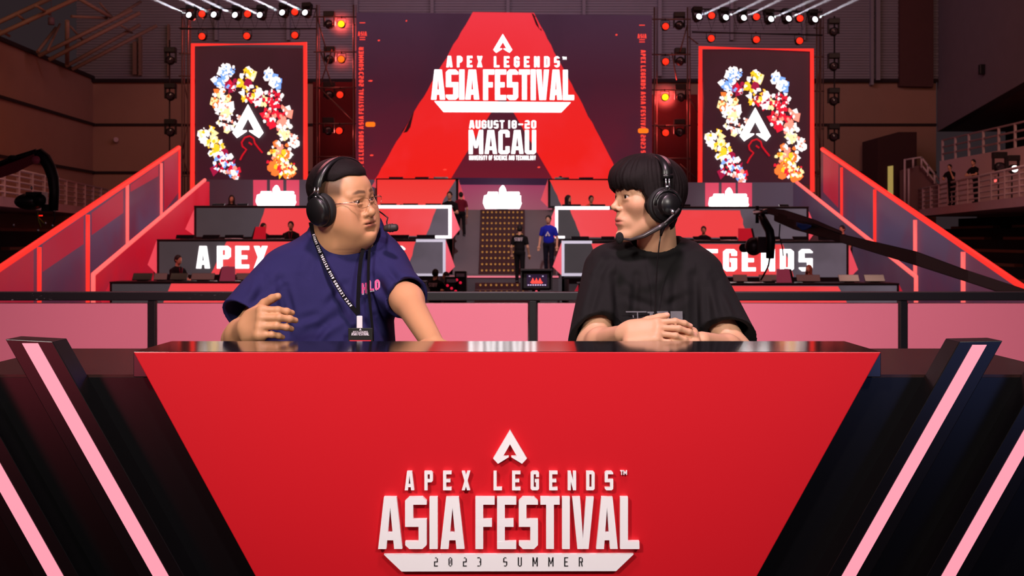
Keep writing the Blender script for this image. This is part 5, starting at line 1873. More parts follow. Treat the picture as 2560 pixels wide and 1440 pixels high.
    for sgn, nm in ((-1, 'near'), (1, 'far')):
        e = (-0.002, sgn * 0.086, -0.018)
        outw = R @ np.array([-0.05, sgn, 0.0])
        def oval(prof, e0, ry):
            mb = MB()
            c = T(e0)
            vs, fs, N = [], [], 36
            up = R @ np.array([-0.10, 0, 1.0])
            fw = np.cross(up, outw)
            fw /= np.linalg.norm(fw)
            for hh, rr in prof:
                for k in range(N):
                    a = 2 * math.pi * k / N
                    vs.append(c + outw * hh + (fw * math.cos(a) * 0.82 + up * math.sin(a) * 0.93) * max(rr, 1e-4))
            for i in range(len(prof) - 1):
                for k in range(N):
                    fs.append([i * N + k, i * N + (k + 1) % N, (i + 1) * N + (k + 1) % N, (i + 1) * N + k])
            mb.add(vs, fs, True)
            return mb
        oval([(-0.012, 0.030), (-0.012, 0.046), (-0.004, 0.051), (0.008, 0.051), (0.016, 0.046), (0.017, 0.03)], e, 1).build('ear_pad', M_hpp, hs)
        cup = oval([(0.014, 0.034), (0.014, 0.047), (0.020, 0.048), (0.026, 0.044), (0.030, 0.042), (0.034, 0.0405), (0.037, 0.037), (0.0375, 0.0)], e, 1).build('ear_cup', M_hpb, hs)
        # steel slider rising to the band
        a = np.array(T((-0.006, sgn * 0.112, 0.022)))
        b = np.array(T((-0.005, sgn * 0.101, 0.056)))
        mb = MB()
        fw = R @ np.array([1, 0, 0])
        for off in (-0.006, 0.006):
            mb.tube([a + fw * off, b + fw * off], 0.0034, 8)
        mb.tube([a - fw * 0.009, a + fw * 0.009], 0.0045, 8)
        mb.build('slider', M_hps, hs)
        mb = MB()
        mb.tube([np.array(T((-0.032, sgn * 0.106, -0.010))), np.array(T((-0.029, sgn * 0.110, 0.018))), np.array(T((-0.006, sgn * 0.113, 0.032))), np.array(T((0.018, sgn * 0.110, 0.016))), np.array(T((0.026, sgn * 0.106, -0.010)))], 0.0055, 8)
        mb.build('yoke', M_hpb, hs)
    mb = MB()
    arc = []
    for i in range(25):
        t = math.pi * i / 24
        arc.append((math.cos(t), math.sin(t)))
    vs, fs = [], []
    fw = R @ np.array([1, 0, 0])
    for i, (c, s_) in enumerate(arc):
        for (dr, dx) in ((0, -0.012), (0.007, -0.014), (0.009, 0.0), (0.007, 0.014), (0, 0.012)):
            vs.append(np.array(T((-0.004 + 0.006 * s_, -c * (0.091 + 0.008 * (1 - s_) + dr), 0.048 + s_ * (0.0655 + dr)))) + fw * dx)
    for i in range(24):
        for k in range(5):
            fs.append([i * 5 + k, i * 5 + (k + 1) % 5, (i + 1) * 5 + (k + 1) % 5, (i + 1) * 5 + k])
    mb.add(vs, fs, True)
    mb.build('headband', M_hpb, hs)
    mic = np.array(T((0.128, 0.028, -0.078)))
    MB().tube([T((0.0, 0.122, -0.03)), T((0.05, 0.115, -0.055)), T((0.09, 0.085, -0.062)), T((0.115, 0.045, -0.068)), mic], 0.0022, 8).build('boom', M_hpb, hs)
    ax = np.array([1.0, -0.25, 0.06])
    MB().lathe([(-0.019, 0.0), (-0.019, 0.008), (-0.012, 0.0105), (-0.006, 0.0108), (-0.004, 0.0122), (-0.001, 0.0122), (0.001, 0.0108), (0.003, 0.0122), (0.006, 0.0122), (0.008, 0.0108), (0.016, 0.0105), (0.020, 0.008), (0.0205, 0)], mic + np.array([0.010, 0, -0.004]), ax, 18).build('microphone', mat('mic_foam', rgb(44, 36, 34), 0.6, noise=0.3, nscale=200), hs)

    # glasses: thin rimless pair with pale temples
    gl = thing('eyeglasses', 'thin rimless glasses with shiny temples on the man in navy', 'glasses', tuple(T((0.09, 0, 0))))
    M_gw = mat('pale_gold_wire', rgb(226, 190, 170), 0.2, metal=1.0)
    M_gl = bpy.data.materials.new('clear_lens')
    M_gl.use_nodes = True
    n_ = M_gl.node_tree
    n_.nodes.remove(n_.nodes['Principled BSDF'])
    tr, gs, mx = n_.nodes.new('ShaderNodeBsdfTransparent'), n_.nodes.new('ShaderNodeBsdfGlossy'), n_.nodes.new('ShaderNodeMixShader')
    gs.inputs['Roughness'].default_value = 0.03
    mx.inputs[0].default_value = 0.06
    n_.links.new(tr.outputs[0], mx.inputs[1])
    n_.links.new(gs.outputs[0], mx.inputs[2])
    n_.links.new(mx.outputs[0], n_.nodes['Material Output'].inputs['Surface'])
    for s_ in (-1, 1):
        ring = []
        for k in range(28):
            a = 2 * math.pi * k / 28
            y, zz = 0.0225 * math.copysign(abs(math.cos(a)) ** 0.8, math.cos(a)), 0.0135 * math.copysign(abs(math.sin(a)) ** 0.8, math.sin(a))
            ring.append(T((0.0975 - 0.16 * (abs(y + 0.033) - 0.033 if True else 0), s_ * (0.033 + y), -0.004 + zz)))
        MB().tube(ring, 0.0006, 6, closed=True).build('rim', M_gw, gl)
        MB().poly(ring).build('lens', M_gl, gl)
        MB().tube([T((0.0935, s_ * 0.056, 0.002)), T((0.085, s_ * 0.066, 0.002)), T((0.03, s_ * 0.082, -0.002)), T((0.004, s_ * 0.084, -0.006))], 0.0013, 8).build('temple', M_gw, gl)
    MB().tube([T((0.098, -0.011, 0.0)), T((0.1005, -0.004, 0.003)), T((0.1005, 0.004, 0.003)), T((0.098, 0.011, 0.0))], 0.0010, 8).build('bridge', M_gw, gl)

    # lanyard: printed black ribbon round the neck, white clip, black pass card
    ln = thing('lanyard', 'black printed lanyard with a pass card hanging on the navy T-shirt', 'lanyard', tuple(W(898, 800, 3.28)))
    M_rib = mat('black_ribbon', rgb(12, 11, 14), 0.9, spec=0.1)
    left = [(777, 556, 3.455), (781, 575, 3.42), (788, 600, 3.385), (800, 630, 3.352), (818, 668, 3.318), (838, 706, 3.298), (860, 742, 3.286), (880, 768, 3.279), (896, 786, 3.274)]
    right = [(908, 622, 3.365), (902, 650, 3.338), (898, 690, 3.306), (896, 730, 3.288), (895, 760, 3.280), (896, 786, 3.274)]
    rb2 = [(924, 620, 3.375), (921, 660, 3.345), (921, 720, 3.318), (926, 770, 3.305), (931, 820, 3.296), (932, 860, 3.292)]

    def ribbon(pts, w):
        mb = MB()
        c = [W(*q) for q in pts]
        vs, fs = [], []
        for i, p_ in enumerate(c):
            t = c[min(i + 1, len(c) - 1)] - c[max(i - 1, 0)]
            t /= np.linalg.norm(t)
            nn = np.array([0.05, -1, 0.25])
            sd = np.cross(t, nn)
            sd /= np.linalg.norm(sd)
            nn = np.cross(sd, t)
            for a, b in ((-1, 0), (1, 0), (1, 1), (-1, 1)):
                vs.append(p_ + sd * w / 2 * a + nn * 0.0012 * b)
        for i in range(len(c) - 1):
            for k in range(4):
                fs.append([i * 4 + k, i * 4 + (k + 1) % 4, i * 4 + 4 + (k + 1) % 4, i * 4 + 4 + k])
        return mb.add(vs, fs)
    ribbon(left, 0.0125).build('ribbon', M_rib, ln)
    ribbon(right, 0.0105).build('ribbon', M_rib, ln)
    ribbon(rb2, 0.0075).build('cord', M_rib, ln)
    # letters along the ribbon, reading upward from the clip
    path = [W(*q) for q in left][::-1]
    seg = np.cumsum([0] + [np.linalg.norm(b - a) for a, b in zip(path[:-1], path[1:])])
    mb = MB()
    txt, sp = 'APEX LEGENDS ASIA FESTIVAL 2023 SUMMER', 0.0078
    dist = 0.03
    for ch in txt:
        if ch == ' ':
            dist += sp * 0.55
            continue
        if dist + sp > seg[-1]:
            break
        i = int(np.searchsorted(seg, dist + sp * 0.4)) - 1
        i = max(0, min(i, len(path) - 2))
        d_ = (path[i + 1] - path[i]) / np.linalg.norm(path[i + 1] - path[i])
        nn = np.array([0.05, -1, 0.25])
        up = -np.cross(d_, nn) if False else np.cross(nn, d_)
        up /= np.linalg.norm(up)
        nn2 = np.cross(d_, up)
        f_ = path[i] + d_ * (dist - seg[i]) - up * 0.0036 + np.cross(d_, up) * 0.0003 * 0
        sgn = 1 if nn2 @ nn > 0 else -1
        put_text(mb, ch, f_ + nn2 * sgn * 0.0013, d_, up, 0.0072, 0.0049 if ch != 'I' else 0.0016, 0.0005, nn2 * sgn, w=0.5, s=0.17, t=0.15)
        dist += sp if ch != 'I' else sp * 0.6
    mb.build('lettering', M_pw, ln)
    cl = W(899, 806, 3.270)
    MB().box(cl, (0.016, 0.006, 0.036)).build('clip', mat('white_plastic', rgb(226, 220, 226), 0.35), ln, bevel=0.002)
    MB().tube([cl + np.array([0, 0, -0.016]), cl + np.array([0.004, -0.002, -0.024]), cl + np.array([0.002, 0, -0.032])], 0.003, 8).build('hook', M_hps, ln)
    cc = W(901, 866, 3.262)
    card = MB().box(cc, (0.066, 0.003, 0.100)).build('pass_card', mat('black_card', rgb(30, 30, 28), 0.35), ln, bevel=0.001)
    mb = MB()
    tp = cc + np.array([-0.024, -0.0018, 0.030])
    put_text(mb, 'APEX LEGENDS', tp + np.array([0.004, 0, 0.008]), (1, 0, 0), (0, 0, 1), 0.004, 0.040, 0.0004, (0, -1, 0), gap=0.3)
    put_text(mb, 'ASIA FESTIVAL', tp, (1, 0, 0), (0, 0, 1), 0.0075, 0.048, 0.0004, (0, -1, 0))
    put_emblem(mb, tp + np.array([0.024, 0, 0.0135]), (1, 0, 0), (0, 0, 1), 0.006, 0.0004, (0, -1, 0))
    mb.build('lettering', M_pw, card)
    MB().box(cc + np.array([0, -0.0018, 0.012]), (0.058, 0.001, 0.010)).build('red_band', mat('pass_red', rgb(214, 40, 60), 0.5), card)
    return root


# ------------------------------------------------------------------ the man in black
def man_in_black():
    o = np.array(P(1615, 491, 3.40))
    az = math.radians(-71)
    R = frame((math.sin(az), -math.cos(az), -0.02))

    def T(p):
        p = np.array(p, float)
        if p[2] < 0:
            p[2] *= 1.07
        return o + R @ p
    root = thing('person', 'man with a dark fringe in a black T-shirt and headset, seated with clasped hands', 'person', (P(1635, 0, 3.5).x, 3.5, 0))
    by = math.radians(-4)
    Rb = [(math.cos(by), math.sin(by)), (-math.sin(by), math.cos(by))]
    W = lambda x, y, Y: np.array(P(x, y, Y))
    nb = W(1642, 622, 3.47)
    shR, elR, wrR = W(1528, 690, 3.46), W(1480, 862, 3.33), W(1556, 836, 3.115)
    shL, elL, wrL = W(1742, 716, 3.46), W(1842, 880, 3.31), W(1754, 852, 3.125)
    f = Field(np.array([P(1420, 0, 3.4).x, 2.92, 1.08]), np.array([P(1910, 0, 3.4).x, 3.66, 1.72]), 0.0027)
    q = dict(wide=0.95, jaw=0.92, cheek=False, double=False, eye=0.0036, nose=0.1000, mouth=0.0013, chin=0.0755, nosew=0.86, nosez=-0.0275, lip=0.0842)
    head_prims(f, T, q, R)
    f.u(cap(T((-0.030, 0, -0.05)), nb, 0.052, 0.058), 0.025)
    f.u(cap(T((-0.03, 0.045, -0.07)), W(1628, 640, 3.43), 0.012, 0.009), 0.025)
    z = lambda y: W(0, y, 3.46)[2]
    x = lambda px: W(px, 0, 3.46)[0]
    f.u(trunk([(z(1080), x(1635), 3.50, 0.12, 0.085), (z(720), x(1638), 3.50, 0.13, 0.085), (z(640), x(1642), 3.49, 0.095, 0.055)], Rb), 0.03)
    for sh, el, wr in ((shR, elR, wrR), (shL, elL, wrL)):
        f.u(cap(sh, el, 0.044, 0.040), 0.03)
        f.u(cap(el, wr, 0.041, 0.0245), 0.02)
        f.u(sphere(el * 0.68 + wr * 0.32, 0.039), 0.02)
    h1 = add_hand(f, W(1562, 836, 3.088), (0.94, -0.22, 0.10), (-0.08, -0.74, 0.66), -1, 1.0, [(0.16, 0.40, 0.25), (0.24, 0.42, 0.25), (0.30, 0.45, 0.25), (0.36, 0.45, 0.25)], thumb=(0.60, 0.15, 0.05), fat=0.96, spread=0.05, k=0.004, kp=0.024)
    h2 = add_hand(f, W(1750, 850, 3.100), (-0.93, -0.20, 0.10), (0.10, -0.70, 0.70), 1, 0.98, [(0.30, 0.42, 0.2), (0.36, 0.45, 0.2), (0.40, 0.45, 0.2), (0.45, 0.45, 0.2)], thumb=(0.55, 0.3, 0.1), fat=0.96, spread=0.03, k=0.004, kp=0.006)
    v, fa = f.mesh()
    v = relax(v, fa, 1, 0.35)
    p = local_of(v, o, R)
    col = np.tile(lin(208, 158, 126), (len(v), 1))
    col *= 1 + 0.035 * bent_noise(v, 60, 14)[:, None]

    def blend(mask, c):
        nonlocal col
        col = col * (1 - mask[:, None]) + mask[:, None] * c
    hd = (p[:, 2] > -0.16) & (p[:, 0] > -0.14)
    cheek = np.exp(-(((p[:, 0] - 0.05) / 0.03) ** 2 + ((np.abs(p[:, 1]) - 0.05) / 0.03) ** 2 + ((p[:, 2] + 0.035) / 0.025) ** 2)) * hd
    blend(0.3 * cheek, lin(226, 144, 120))
    lips = np.exp(-(((p[:, 1]) / 0.021) ** 4 + ((p[:, 2] + 0.0705) / 0.0108) ** 4)) * (p[:, 0] > 0.078)
    blend(0.85 * lips, lin(196, 104, 96))
    for s in (-1, 1):
        d = near_poly(p, [(0.085, s * 0.014, 0.0190), (0.080, s * 0.032, 0.0235), (0.064, s * 0.049, 0.0185)])
        blend(0.75 * (1 - soft(d, 0.0035, 0.007)) * (p[:, 0] > 0.04), lin(46, 32, 28))
        d = near_poly(p, [(0.0835, s * 0.021, 0.0008), (0.082, s * 0.032, 0.0034), (0.0755, s * 0.0455, 0.0012)])
        blend(0.75 * (1 - soft(d, 0.001, 0.0035)) * (p[:, 0] > 0.05), lin(46, 30, 26))
    # pinker finger tips and nails
    for tips in (h1, h2):
        for (tp, td, tn) in tips:
            dn = np.linalg.norm(v - (np.array(tp) + np.array(tn) * 0.006), axis=1)
            blend(0.55 * (1 - soft(dn, 0.004, 0.008)), lin(240, 168, 158))
    skin_mesh('body', v, fa, M_skinA, root, np.clip(col, 0, 1))
    eyes(root, T, R, (1, 0.10, 0.0))
    # hair: full bowl with a fringe, covering the ears
    h = Field(o + np.array([-0.2, -0.2, -0.16]), o + np.array([0.2, 0.2, 0.19]), 0.0027)
    def crop(D, X, Y, Z):
        xx = R[0, 0] * (X - o[0]) + R[1, 0] * (Y - o[1]) + R[2, 0] * (Z - o[2])
        yy = R[0, 1] * (X - o[0]) + R[1, 1] * (Y - o[1]) + R[2, 1] * (Z - o[2])
        zz = R[0, 2] * (X - o[0]) + R[1, 2] * (Y - o[1]) + R[2, 2] * (Z - o[2])
        jag = 0.0045 * np.sin(130 * yy + 3 * np.sin(60 * yy)) + 0.0040 * np.sin(330 * yy + 90 * xx) + 0.0025 * np.sin(700 * yy + 200 * xx)
        fr = np.minimum(xx - (0.039 + 0.004 * np.sin(140 * zz)), (0.027 + jag - 0.18 * np.abs(yy) + 0.002 * np.sin(300 * xx)) - zz)     # inside the face opening when positive
        low = (-0.062 - 0.22 * (xx + 0.02) * -1 * -1 + jag) - zz
        low = np.where(xx < -0.045, (-0.092 + jag) - zz, (-0.066 + jag) - zz)
        return np.maximum(np.maximum(D, fr * 0.7), low * 0.7)
    h.u(ell(T((-0.012, 0, 0.035)), (0.106, 0.0895, 0.080), R), 0)
    h.u(ell(T((0.012, 0, 0.056)), (0.092, 0.080, 0.058), R), 0.03)
    h.u(ell(T((-0.040, 0, 0.008)), (0.076, 0.082, 0.082), R), 0.03)
    h.u(ell(T((0.058, 0, 0.046)), (0.046, 0.070, 0.032), R), 0.02)
    for s in (-1, 1):
        h.u(ell(T((0.012, s * 0.073, 0.0)), (0.032, 0.018, 0.060), R), 0.015)
    h.u(ell(T((-0.052, 0, -0.062)), (0.028, 0.052, 0.042), R), 0.03)
    h.everywhere(crop)
    v, fa = h.mesh()
    n = vert_normals(v, fa)
    pl = local_of(v, o, R)
    dx, dy = pl[:, 0] + 0.025, pl[:, 1]
    ph = np.arctan2(dy, dx)
    hh = pl[:, 2]
    g = 1.6 * np.sin(ph * 6 + hh * 14 + 1.0) + np.sin(ph * 47 + 2.2 * np.sin(ph * 5 + hh * 24) + hh * 18) + 0.6 * np.sin(ph * 71 + hh * 33 + 1.3) + 0.8 * np.sin(ph * 13 + hh * 40)
    v = v + n * (0.0007 * g)[:, None]
    skin_mesh('hair', v, fa, M_hair, root)
    # oversized T-shirt
    s = Field(np.array([P(1405, 0, 3.4).x, 3.08, 1.0]), np.array([P(1920, 0, 3.4).x, 3.78, 1.53]), 0.0032)
    s.u(trunk([(z(592), x(1646), 3.51, 0.070, 0.050), (z(606), x(1642), 3.50, 0.120, 0.070), (z(628), x(1636), 3.49, 0.150, 0.090), (z(660), x(1636), 3.485, 0.172, 0.110), (z(720), x(1640), 3.48, 0.172, 0.128), (z(800), x(1638), 3.475, 0.162, 0.140),
               (z(880), x(1638), 3.475, 0.165, 0.145), (z(960), x(1638), 3.48, 0.170, 0.145), (z(1010), x(1638), 3.48, 0.172, 0.145)], Rb, 2.3), 0)
    hemR, hemL = W(1484, 838, 3.345), W(1822, 842, 3.34)
    axR = (W(1484, 838, 3.345) - W(1515, 672, 3.46))
    axL = (W(1822, 842, 3.34) - W(1760, 672, 3.46))
    axR, axL = axR / np.linalg.norm(axR), axL / np.linalg.norm(axL)
    s.u(both(cap(W(1518, 676, 3.46), hemR + axR * 0.06, 0.072, 0.068), half_space(hemR, axR + np.array([0.5, -0.75, 0.10]))), 0.045)
    s.u(both(cap(W(1748, 704, 3.46), hemL + axL * 0.06, 0.076, 0.084), half_space(hemL, axL + np.array([-0.25, -0.35, 0.05]))), 0.045)
    s.s(cap(hemR - axR * 0.04, hemR + axR * 0.16 + np.array([0.03, -0.05, 0]), 0.052, 0.060), 0.004)
    s.s(cap(hemL - axL * 0.03, hemL + axL * 0.16 + np.array([-0.02, -0.03, 0]), 0.056, 0.066), 0.004)
    collar(s, W(1637, 618, 3.470), (-0.02, -0.45, 1.0), 0.070, 0.017)
    v, fa = s.mesh()
    v = relax(v, fa, 2, 0.5)
    v = folds(v, fa, [((1540, 690), (1552, 845), 0.011, 0.012), ((1500, 700), (1472, 800), 0.007, 0.011), ((1592, 690), (1586, 790), 0.006, 0.010), ((1690, 680), (1684, 800), 0.006, 0.011), ((1738, 690), (1742, 852), 0.012, 0.013),
                      ((1785, 690), (1815, 800), 0.007, 0.011), ((1640, 690), (1652, 765), 0.004, 0.010), ((1768, 720), (1772, 840), 0.007, 0.011), ((1520, 655), (1490, 700), 0.005, 0.010), ((1800, 700), (1850, 790), 0.006, 0.011), ((1560, 740), (1640, 770), 0.004, 0.010), ((1715, 740), (1660, 768), 0.004, 0.010)])
    n = vert_normals(v, fa)
    vv = v.copy()
    vv[:, 2] *= 0.35
    v = v + n * (0.0032 * bent_noise(vv, 30, 25, 3)[:, None])
    skin_mesh('t_shirt', v, fa, M_tee, root)
    # faded grey patch print on the chest
    M_p1 = mat('grey_print', rgb(104, 102, 108), 0.8, noise=0.3, nscale=60)
    mb = MB()

    def patch(x0, y0, x1, y1, Y=3.325):
        mb.prism([P(x0, y0, Y), P(x1, y0, Y), P(x1 + 1, y1, Y), P(x0 + 1, y1, Y)], (0, -0.0015, 0))
    for r_ in ((1564, 778, 1616, 781), (1592, 781, 1595, 806), (1562, 808, 1590, 813), (1618, 779, 1634, 783), (1624, 783, 1632, 803), (1642, 778, 1670, 783), (1666, 783, 1673, 812), (1676, 778, 1706, 814), (1581, 788, 1584, 794)):
        patch(*r_)
    mb.build('chest_print', M_p1, root)
    legs_and_seat(root, (x(1638), 3.50, 0.97), Rb, M_jeans, 0.86)
    stool((x(1638), 3.50, 0.84), 'round black stool under the man in black')

    # headset
    hs = thing('headset', 'black headset with a foam boom microphone on the man in black', 'headset', tuple(o))
    for sgn in (1, -1):
        outw = R @ np.array([-0.04, sgn, 0.02])
        outw /= np.linalg.norm(outw)
        c = np.array(T((-0.013, sgn * 0.090, -0.026)))
        MB().lathe([(-0.014, 0.03), (-0.014, 0.046), (-0.006, 0.051), (0.006, 0.051), (0.012, 0.047), (0.013, 0.03)], c, outw, 36).build('ear_pad', M_hpp, hs)
        MB().lathe([(0.010, 0.03), (0.010, 0.046), (0.016, 0.047), (0.020, 0.044), (0.022, 0.036), (0.026, 0.033), (0.034, 0.031), (0.040, 0.028), (0.041, 0.0)], c, outw, 36).build('ear_cup', M_hpb, hs)
        MB().tube([c + outw * 0.022 + R @ np.array([0.040 * math.cos(a), 0, 0.040 * math.sin(a)]) for a in [i * math.pi / 8 for i in range(9)]], 0.004, 8).build('yoke', M_hpb, hs)
        a, b = c + outw * 0.022 + R @ np.array([0.0, 0, 0.042]), np.array(T((-0.016, sgn * 0.104, 0.056)))
        fw = R @ np.array([1, 0, 0])
        mb = MB()
        for off in (-0.005, 0.005):
            mb.tube([a + fw * off, b + fw * off], 0.003, 8)
        mb.tube([a * 0.8 + b * 0.2 - fw * 0.008, a * 0.8 + b * 0.2 + fw * 0.008], 0.004, 8)
        mb.build('slider', M_hps, hs)
        MB().tube([b - fw * 0.015 + (a - b) * 0.1, b + fw * 0.015 + (a - b) * 0.1], 0.007, 10).build('hinge', M_hpb, hs)
    vs, fs = [], []
    fw = R @ np.array([1, 0, 0])
    for i in range(25):
        t = math.pi * i / 24
        c, s_ = math.cos(t), math.sin(t)
        for (dr, dx) in ((0, -0.014), (0.007, -0.015), (0.010, 0.0), (0.007, 0.015), (0, 0.014)):
            vs.append(np.array(T((-0.016 - 0.006 * s_, c * (0.100 + dr), 0.056 + s_ * (0.054 + dr)))) + fw * dx)
    for i in range(24):
        for k in range(5):
            fs.append([i * 5 + k, i * 5 + (k + 1) % 5, (i + 1) * 5 + (k + 1) % 5, (i + 1) * 5 + k])
    MB().add(vs, fs, True).build('headband', M_hpb, hs)
    mic = np.array(T((0.106, 0.058, -0.110)))
    j = np.array(T((-0.020, 0.133, -0.050)))
    MB().tube([T((-0.036, 0.134, -0.036)), j, T((0.0, 0.132, -0.066)), T((0.022, 0.124, -0.083))], 0.0034, 8).build('boom_arm', mat('grey_boom', rgb(84, 78, 80), 0.3, metal=0.5), hs)
    MB().tube([T((0.008, 0.130, -0.073)), T((0.022, 0.126, -0.083)), T((0.060, 0.112, -0.103)), T((0.088, 0.084, -0.113)), mic], [0.005, 0.007, 0.0062, 0.0042, 0.003], 10).build('boom', mat('grey_boom', rgb(84, 78, 80)), hs)
    MB().ball(mic + np.array([-0.004, -0.004, 0.002]), (0.0115, 0.0115, 0.0165), 18, 12).build('microphone', mat('mic_foam_black', rgb(18, 17, 18), 0.9, bump=0.6, bscale=500), hs)
    MB().ball(T((-0.016, 0.133, -0.044)), 0.008, 14, 10).build('pivot', M_hps, hs)
    # cable: moulded relief under the cup, then a thin lead down the shirt
    cb = [T((-0.020, 0.118, -0.066)), W(1655, 582, 3.285), W(1648, 612, 3.29), W(1643, 660, 3.305), W(1640, 720, 3.315), W(1638, 776, 3.318), W(1640, 840, 3.32)]
    MB().tube([T((-0.020, 0.118, -0.062)), W(1656, 568, 3.283), W(1652, 590, 3.287)], [0.0085, 0.0075, 0.0030], 10).build('cable_relief', M_hpb, hs)
    MB().tube([W(1652, 588, 3.287)] + cb[2:], 0.0018, 8).build('cable', M_hpb, hs)
    return root


man_in_navy()
man_in_black()

# ================================================================== PEOPLE ON THE STAGE AND BALCONY
M_skinB = mat('far_skin', rgb(222, 170, 140), 0.6, spec=0.2)
M_hairB = mat('far_hair', rgb(24, 16, 16), 0.7)
M_hairC = mat('brown_far_hair', rgb(140, 78, 52), 0.7)
CL = {k: mat('cloth_' + k, c, 0.85, spec=0.2, noise=0.06, nscale=20) for k, c in
      {'black': rgb(22, 19, 22), 'charcoal': rgb(40, 34, 40), 'blue': rgb(34, 44, 190), 'maroon': rgb(120, 28, 50), 'orange': rgb(214, 78, 50), 'rust': rgb(150, 60, 44), 'navy': rgb(24, 24, 40), 'grey': rgb(92, 88, 92)}.items()}


def small_person(label, base, face, pose='sit', H=1.70, shirt='black', pants='black', hair='short', hair_m=None, arms='down', head_turn=0.0, group=None, lanyard=False, back_text=False, emblem=False):
    """a whole small figure: continuous skin, hair, shirt, trousers and shoes; base is the floor under the hips"""
    b = np.array(base, float)
    f3 = np.array([face[0], face[1], 0.0])
    f3 /= np.linalg.norm(f3)
    l3 = np.cross(np.array([0, 0, 1.0]), f3)
    k = H / 1.70

    def G(x, y, z):
        return b + (f3 * x + l3 * y + np.array([0, 0, z])) * k
    R = np.stack([f3, l3, np.array([0, 0, 1.0])], 1)
    ht = rot_about(f3, np.array([0, 0, 1.0]), head_turn)
    Rh = frame(ht)
    root = thing('person', label, 'person', tuple(b), group)
    hip = {'sit': 0.50, 'stand': 0.92, 'lean': 0.92, 'crouch': 0.42}[pose]
    lean = {'sit': 0.06, 'stand': 0.02, 'lean': 0.16, 'crouch': 0.20}[pose]
    sh = hip + 0.50
    V = 0.013
    lo, hi = b + np.array([-0.75, -0.75, -0.02]) * k, b + np.array([0.75, 0.75, hip + 0.95]) * k
    hd = G(lean + 0.03, 0, sh + 0.225)

    def L(x, y, z):
        return hd + Rh @ (np.array([x, y, z]) * k)
    S = Field(lo, hi, V)
    S.u(ell(L(0, 0, 0.02), np.array([0.096, 0.078, 0.105]) * k, Rh))
    S.u(ell(L(0.035, 0, -0.045), np.array([0.058, 0.056, 0.075]) * k, Rh), 0.02)
    S.u(cap(L(0.09, 0, 0.0), L(0.106, 0, -0.025), 0.011 * k, 0.014 * k), 0.012)
    for s in (-1, 1):
        S.u(ell(L(-0.005, s * 0.08, -0.01), np.array([0.018, 0.012, 0.03]) * k, Rh), 0.006)
    S.u(cap(L(-0.02, 0, -0.06), G(lean - 0.01, 0, sh + 0.02), 0.052 * k, 0.058 * k), 0.02)
    S.u(cap(G(lean - 0.01, 0, sh - 0.02), G(0, 0, hip + 0.1), 0.09 * k, 0.09 * k), 0.03)
    C = Field(lo, hi, V)
    C.u(ell(G(lean * 0.9, 0, sh - 0.12), np.array([0.125, 0.175, 0.20]) * k, R))
    C.u(ell(G(lean * 0.4, 0, hip + 0.14), np.array([0.125, 0.165, 0.20]) * k, R), 0.06)
    C.u(cap(G(lean - 0.01, -0.12, sh - 0.03), G(lean - 0.01, 0.12, sh - 0.03), 0.062 * k, 0.062 * k), 0.06)
    for s in (-1, 1):
        p0 = G(lean, s * 0.185, sh - 0.055)
        if arms == 'down':
            p1, p2 = G(lean - 0.02, s * 0.255, sh - 0.33), G(lean + 0.09, s * 0.27, sh - 0.56)
        elif arms == 'desk':
            p1, p2 = G(lean + 0.10, s * 0.25, sh - 0.31), G(lean + 0.34, s * 0.12, sh - 0.30)
        elif arms == 'rail':
            p1, p2 = G(lean + 0.14, s * 0.26, sh - 0.27), G(lean + 0.34, s * 0.08, sh - 0.30)
        elif arms == 'face':
            p1 = G(lean + 0.16, s * 0.24, sh - 0.27)
            p2 = L(0.10, 0.05, -0.08) if s > 0 else G(lean + 0.34, s * 0.1, sh - 0.30)
        else:
            p1, p2 = G(lean + 0.20, s * 0.22, sh - 0.22), G(lean + 0.40, s * 0.10, sh - 0.14)
        S.u(cap(p0, p1, 0.046 * k, 0.040 * k), 0.02)
        S.u(cap(p1, p2, 0.040 * k, 0.028 * k), 0.02)
        d = (p2 - p1) / np.linalg.norm(p2 - p1)
        S.u(ell(p2 + d * 0.05 * k, np.array([0.055, 0.045, 0.045]) * k), 0.02)
        for q in (-0.025, 0.0, 0.025):
            S.u(cap(p2 + d * 0.07 * k + l3 * q * k, p2 + d * 0.135 * k + l3 * q * k + np.array([0, 0, -0.015]), 0.014 * k, 0.012 * k), 0.01)
        m = p0 + (p1 - p0) * 0.72
        C.u(both(cap(p0, m + (p1 - p0) * 0.1, 0.066 * k, 0.060 * k), half_space(m, p1 - p0)), 0.03)
    T_ = Field(lo, hi, V)
    T_.u(ell(G(-0.01, 0, hip + 0.01), np.array([0.125, 0.165, 0.12]) * k, R))
    feet = []
    for s in (-1, 1):
        h = G(0, s * 0.085, hip - 0.02)
        if pose == 'sit':
            kn, an = G(0.42, s * 0.10, hip - 0.02), G(0.38, s * 0.10, 0.09)
        elif pose == 'crouch':
            kn, an = G(0.34, s * 0.15, hip + 0.06), G(0.10, s * 0.14, 0.09)
        else:
            st = 0.10 * s if pose == 'stand' else 0.03 * s
            kn, an = G(st * 0.6 + 0.02, s * 0.10, 0.50), G(st - 0.02, s * 0.105, 0.09)
        T_.u(cap(h, kn, 0.092 * k, 0.066 * k), 0.04)
        T_.u(cap(kn, an, 0.064 * k, 0.052 * k), 0.02)
        feet.append(an)
    for nm, fd, m in (('body', S, M_skinB), ('shirt', C, CL[shirt]), ('trousers', T_, CL[pants])):
        v, fa = fd.mesh()
        skin_mesh(nm, relax(v, fa, 1, 0.4), fa, m, root)
    Hh = Field(hd - 0.26 * k, hd + 0.24 * k, 0.010)
    Hh.u(ell(L(-0.012, 0, 0.035), np.array([0.103, 0.088, 0.102]) * k, Rh))
    Hh.u(ell(L(-0.045, 0, 0.0), np.array([0.07, 0.084, 0.085]) * k, Rh), 0.02)
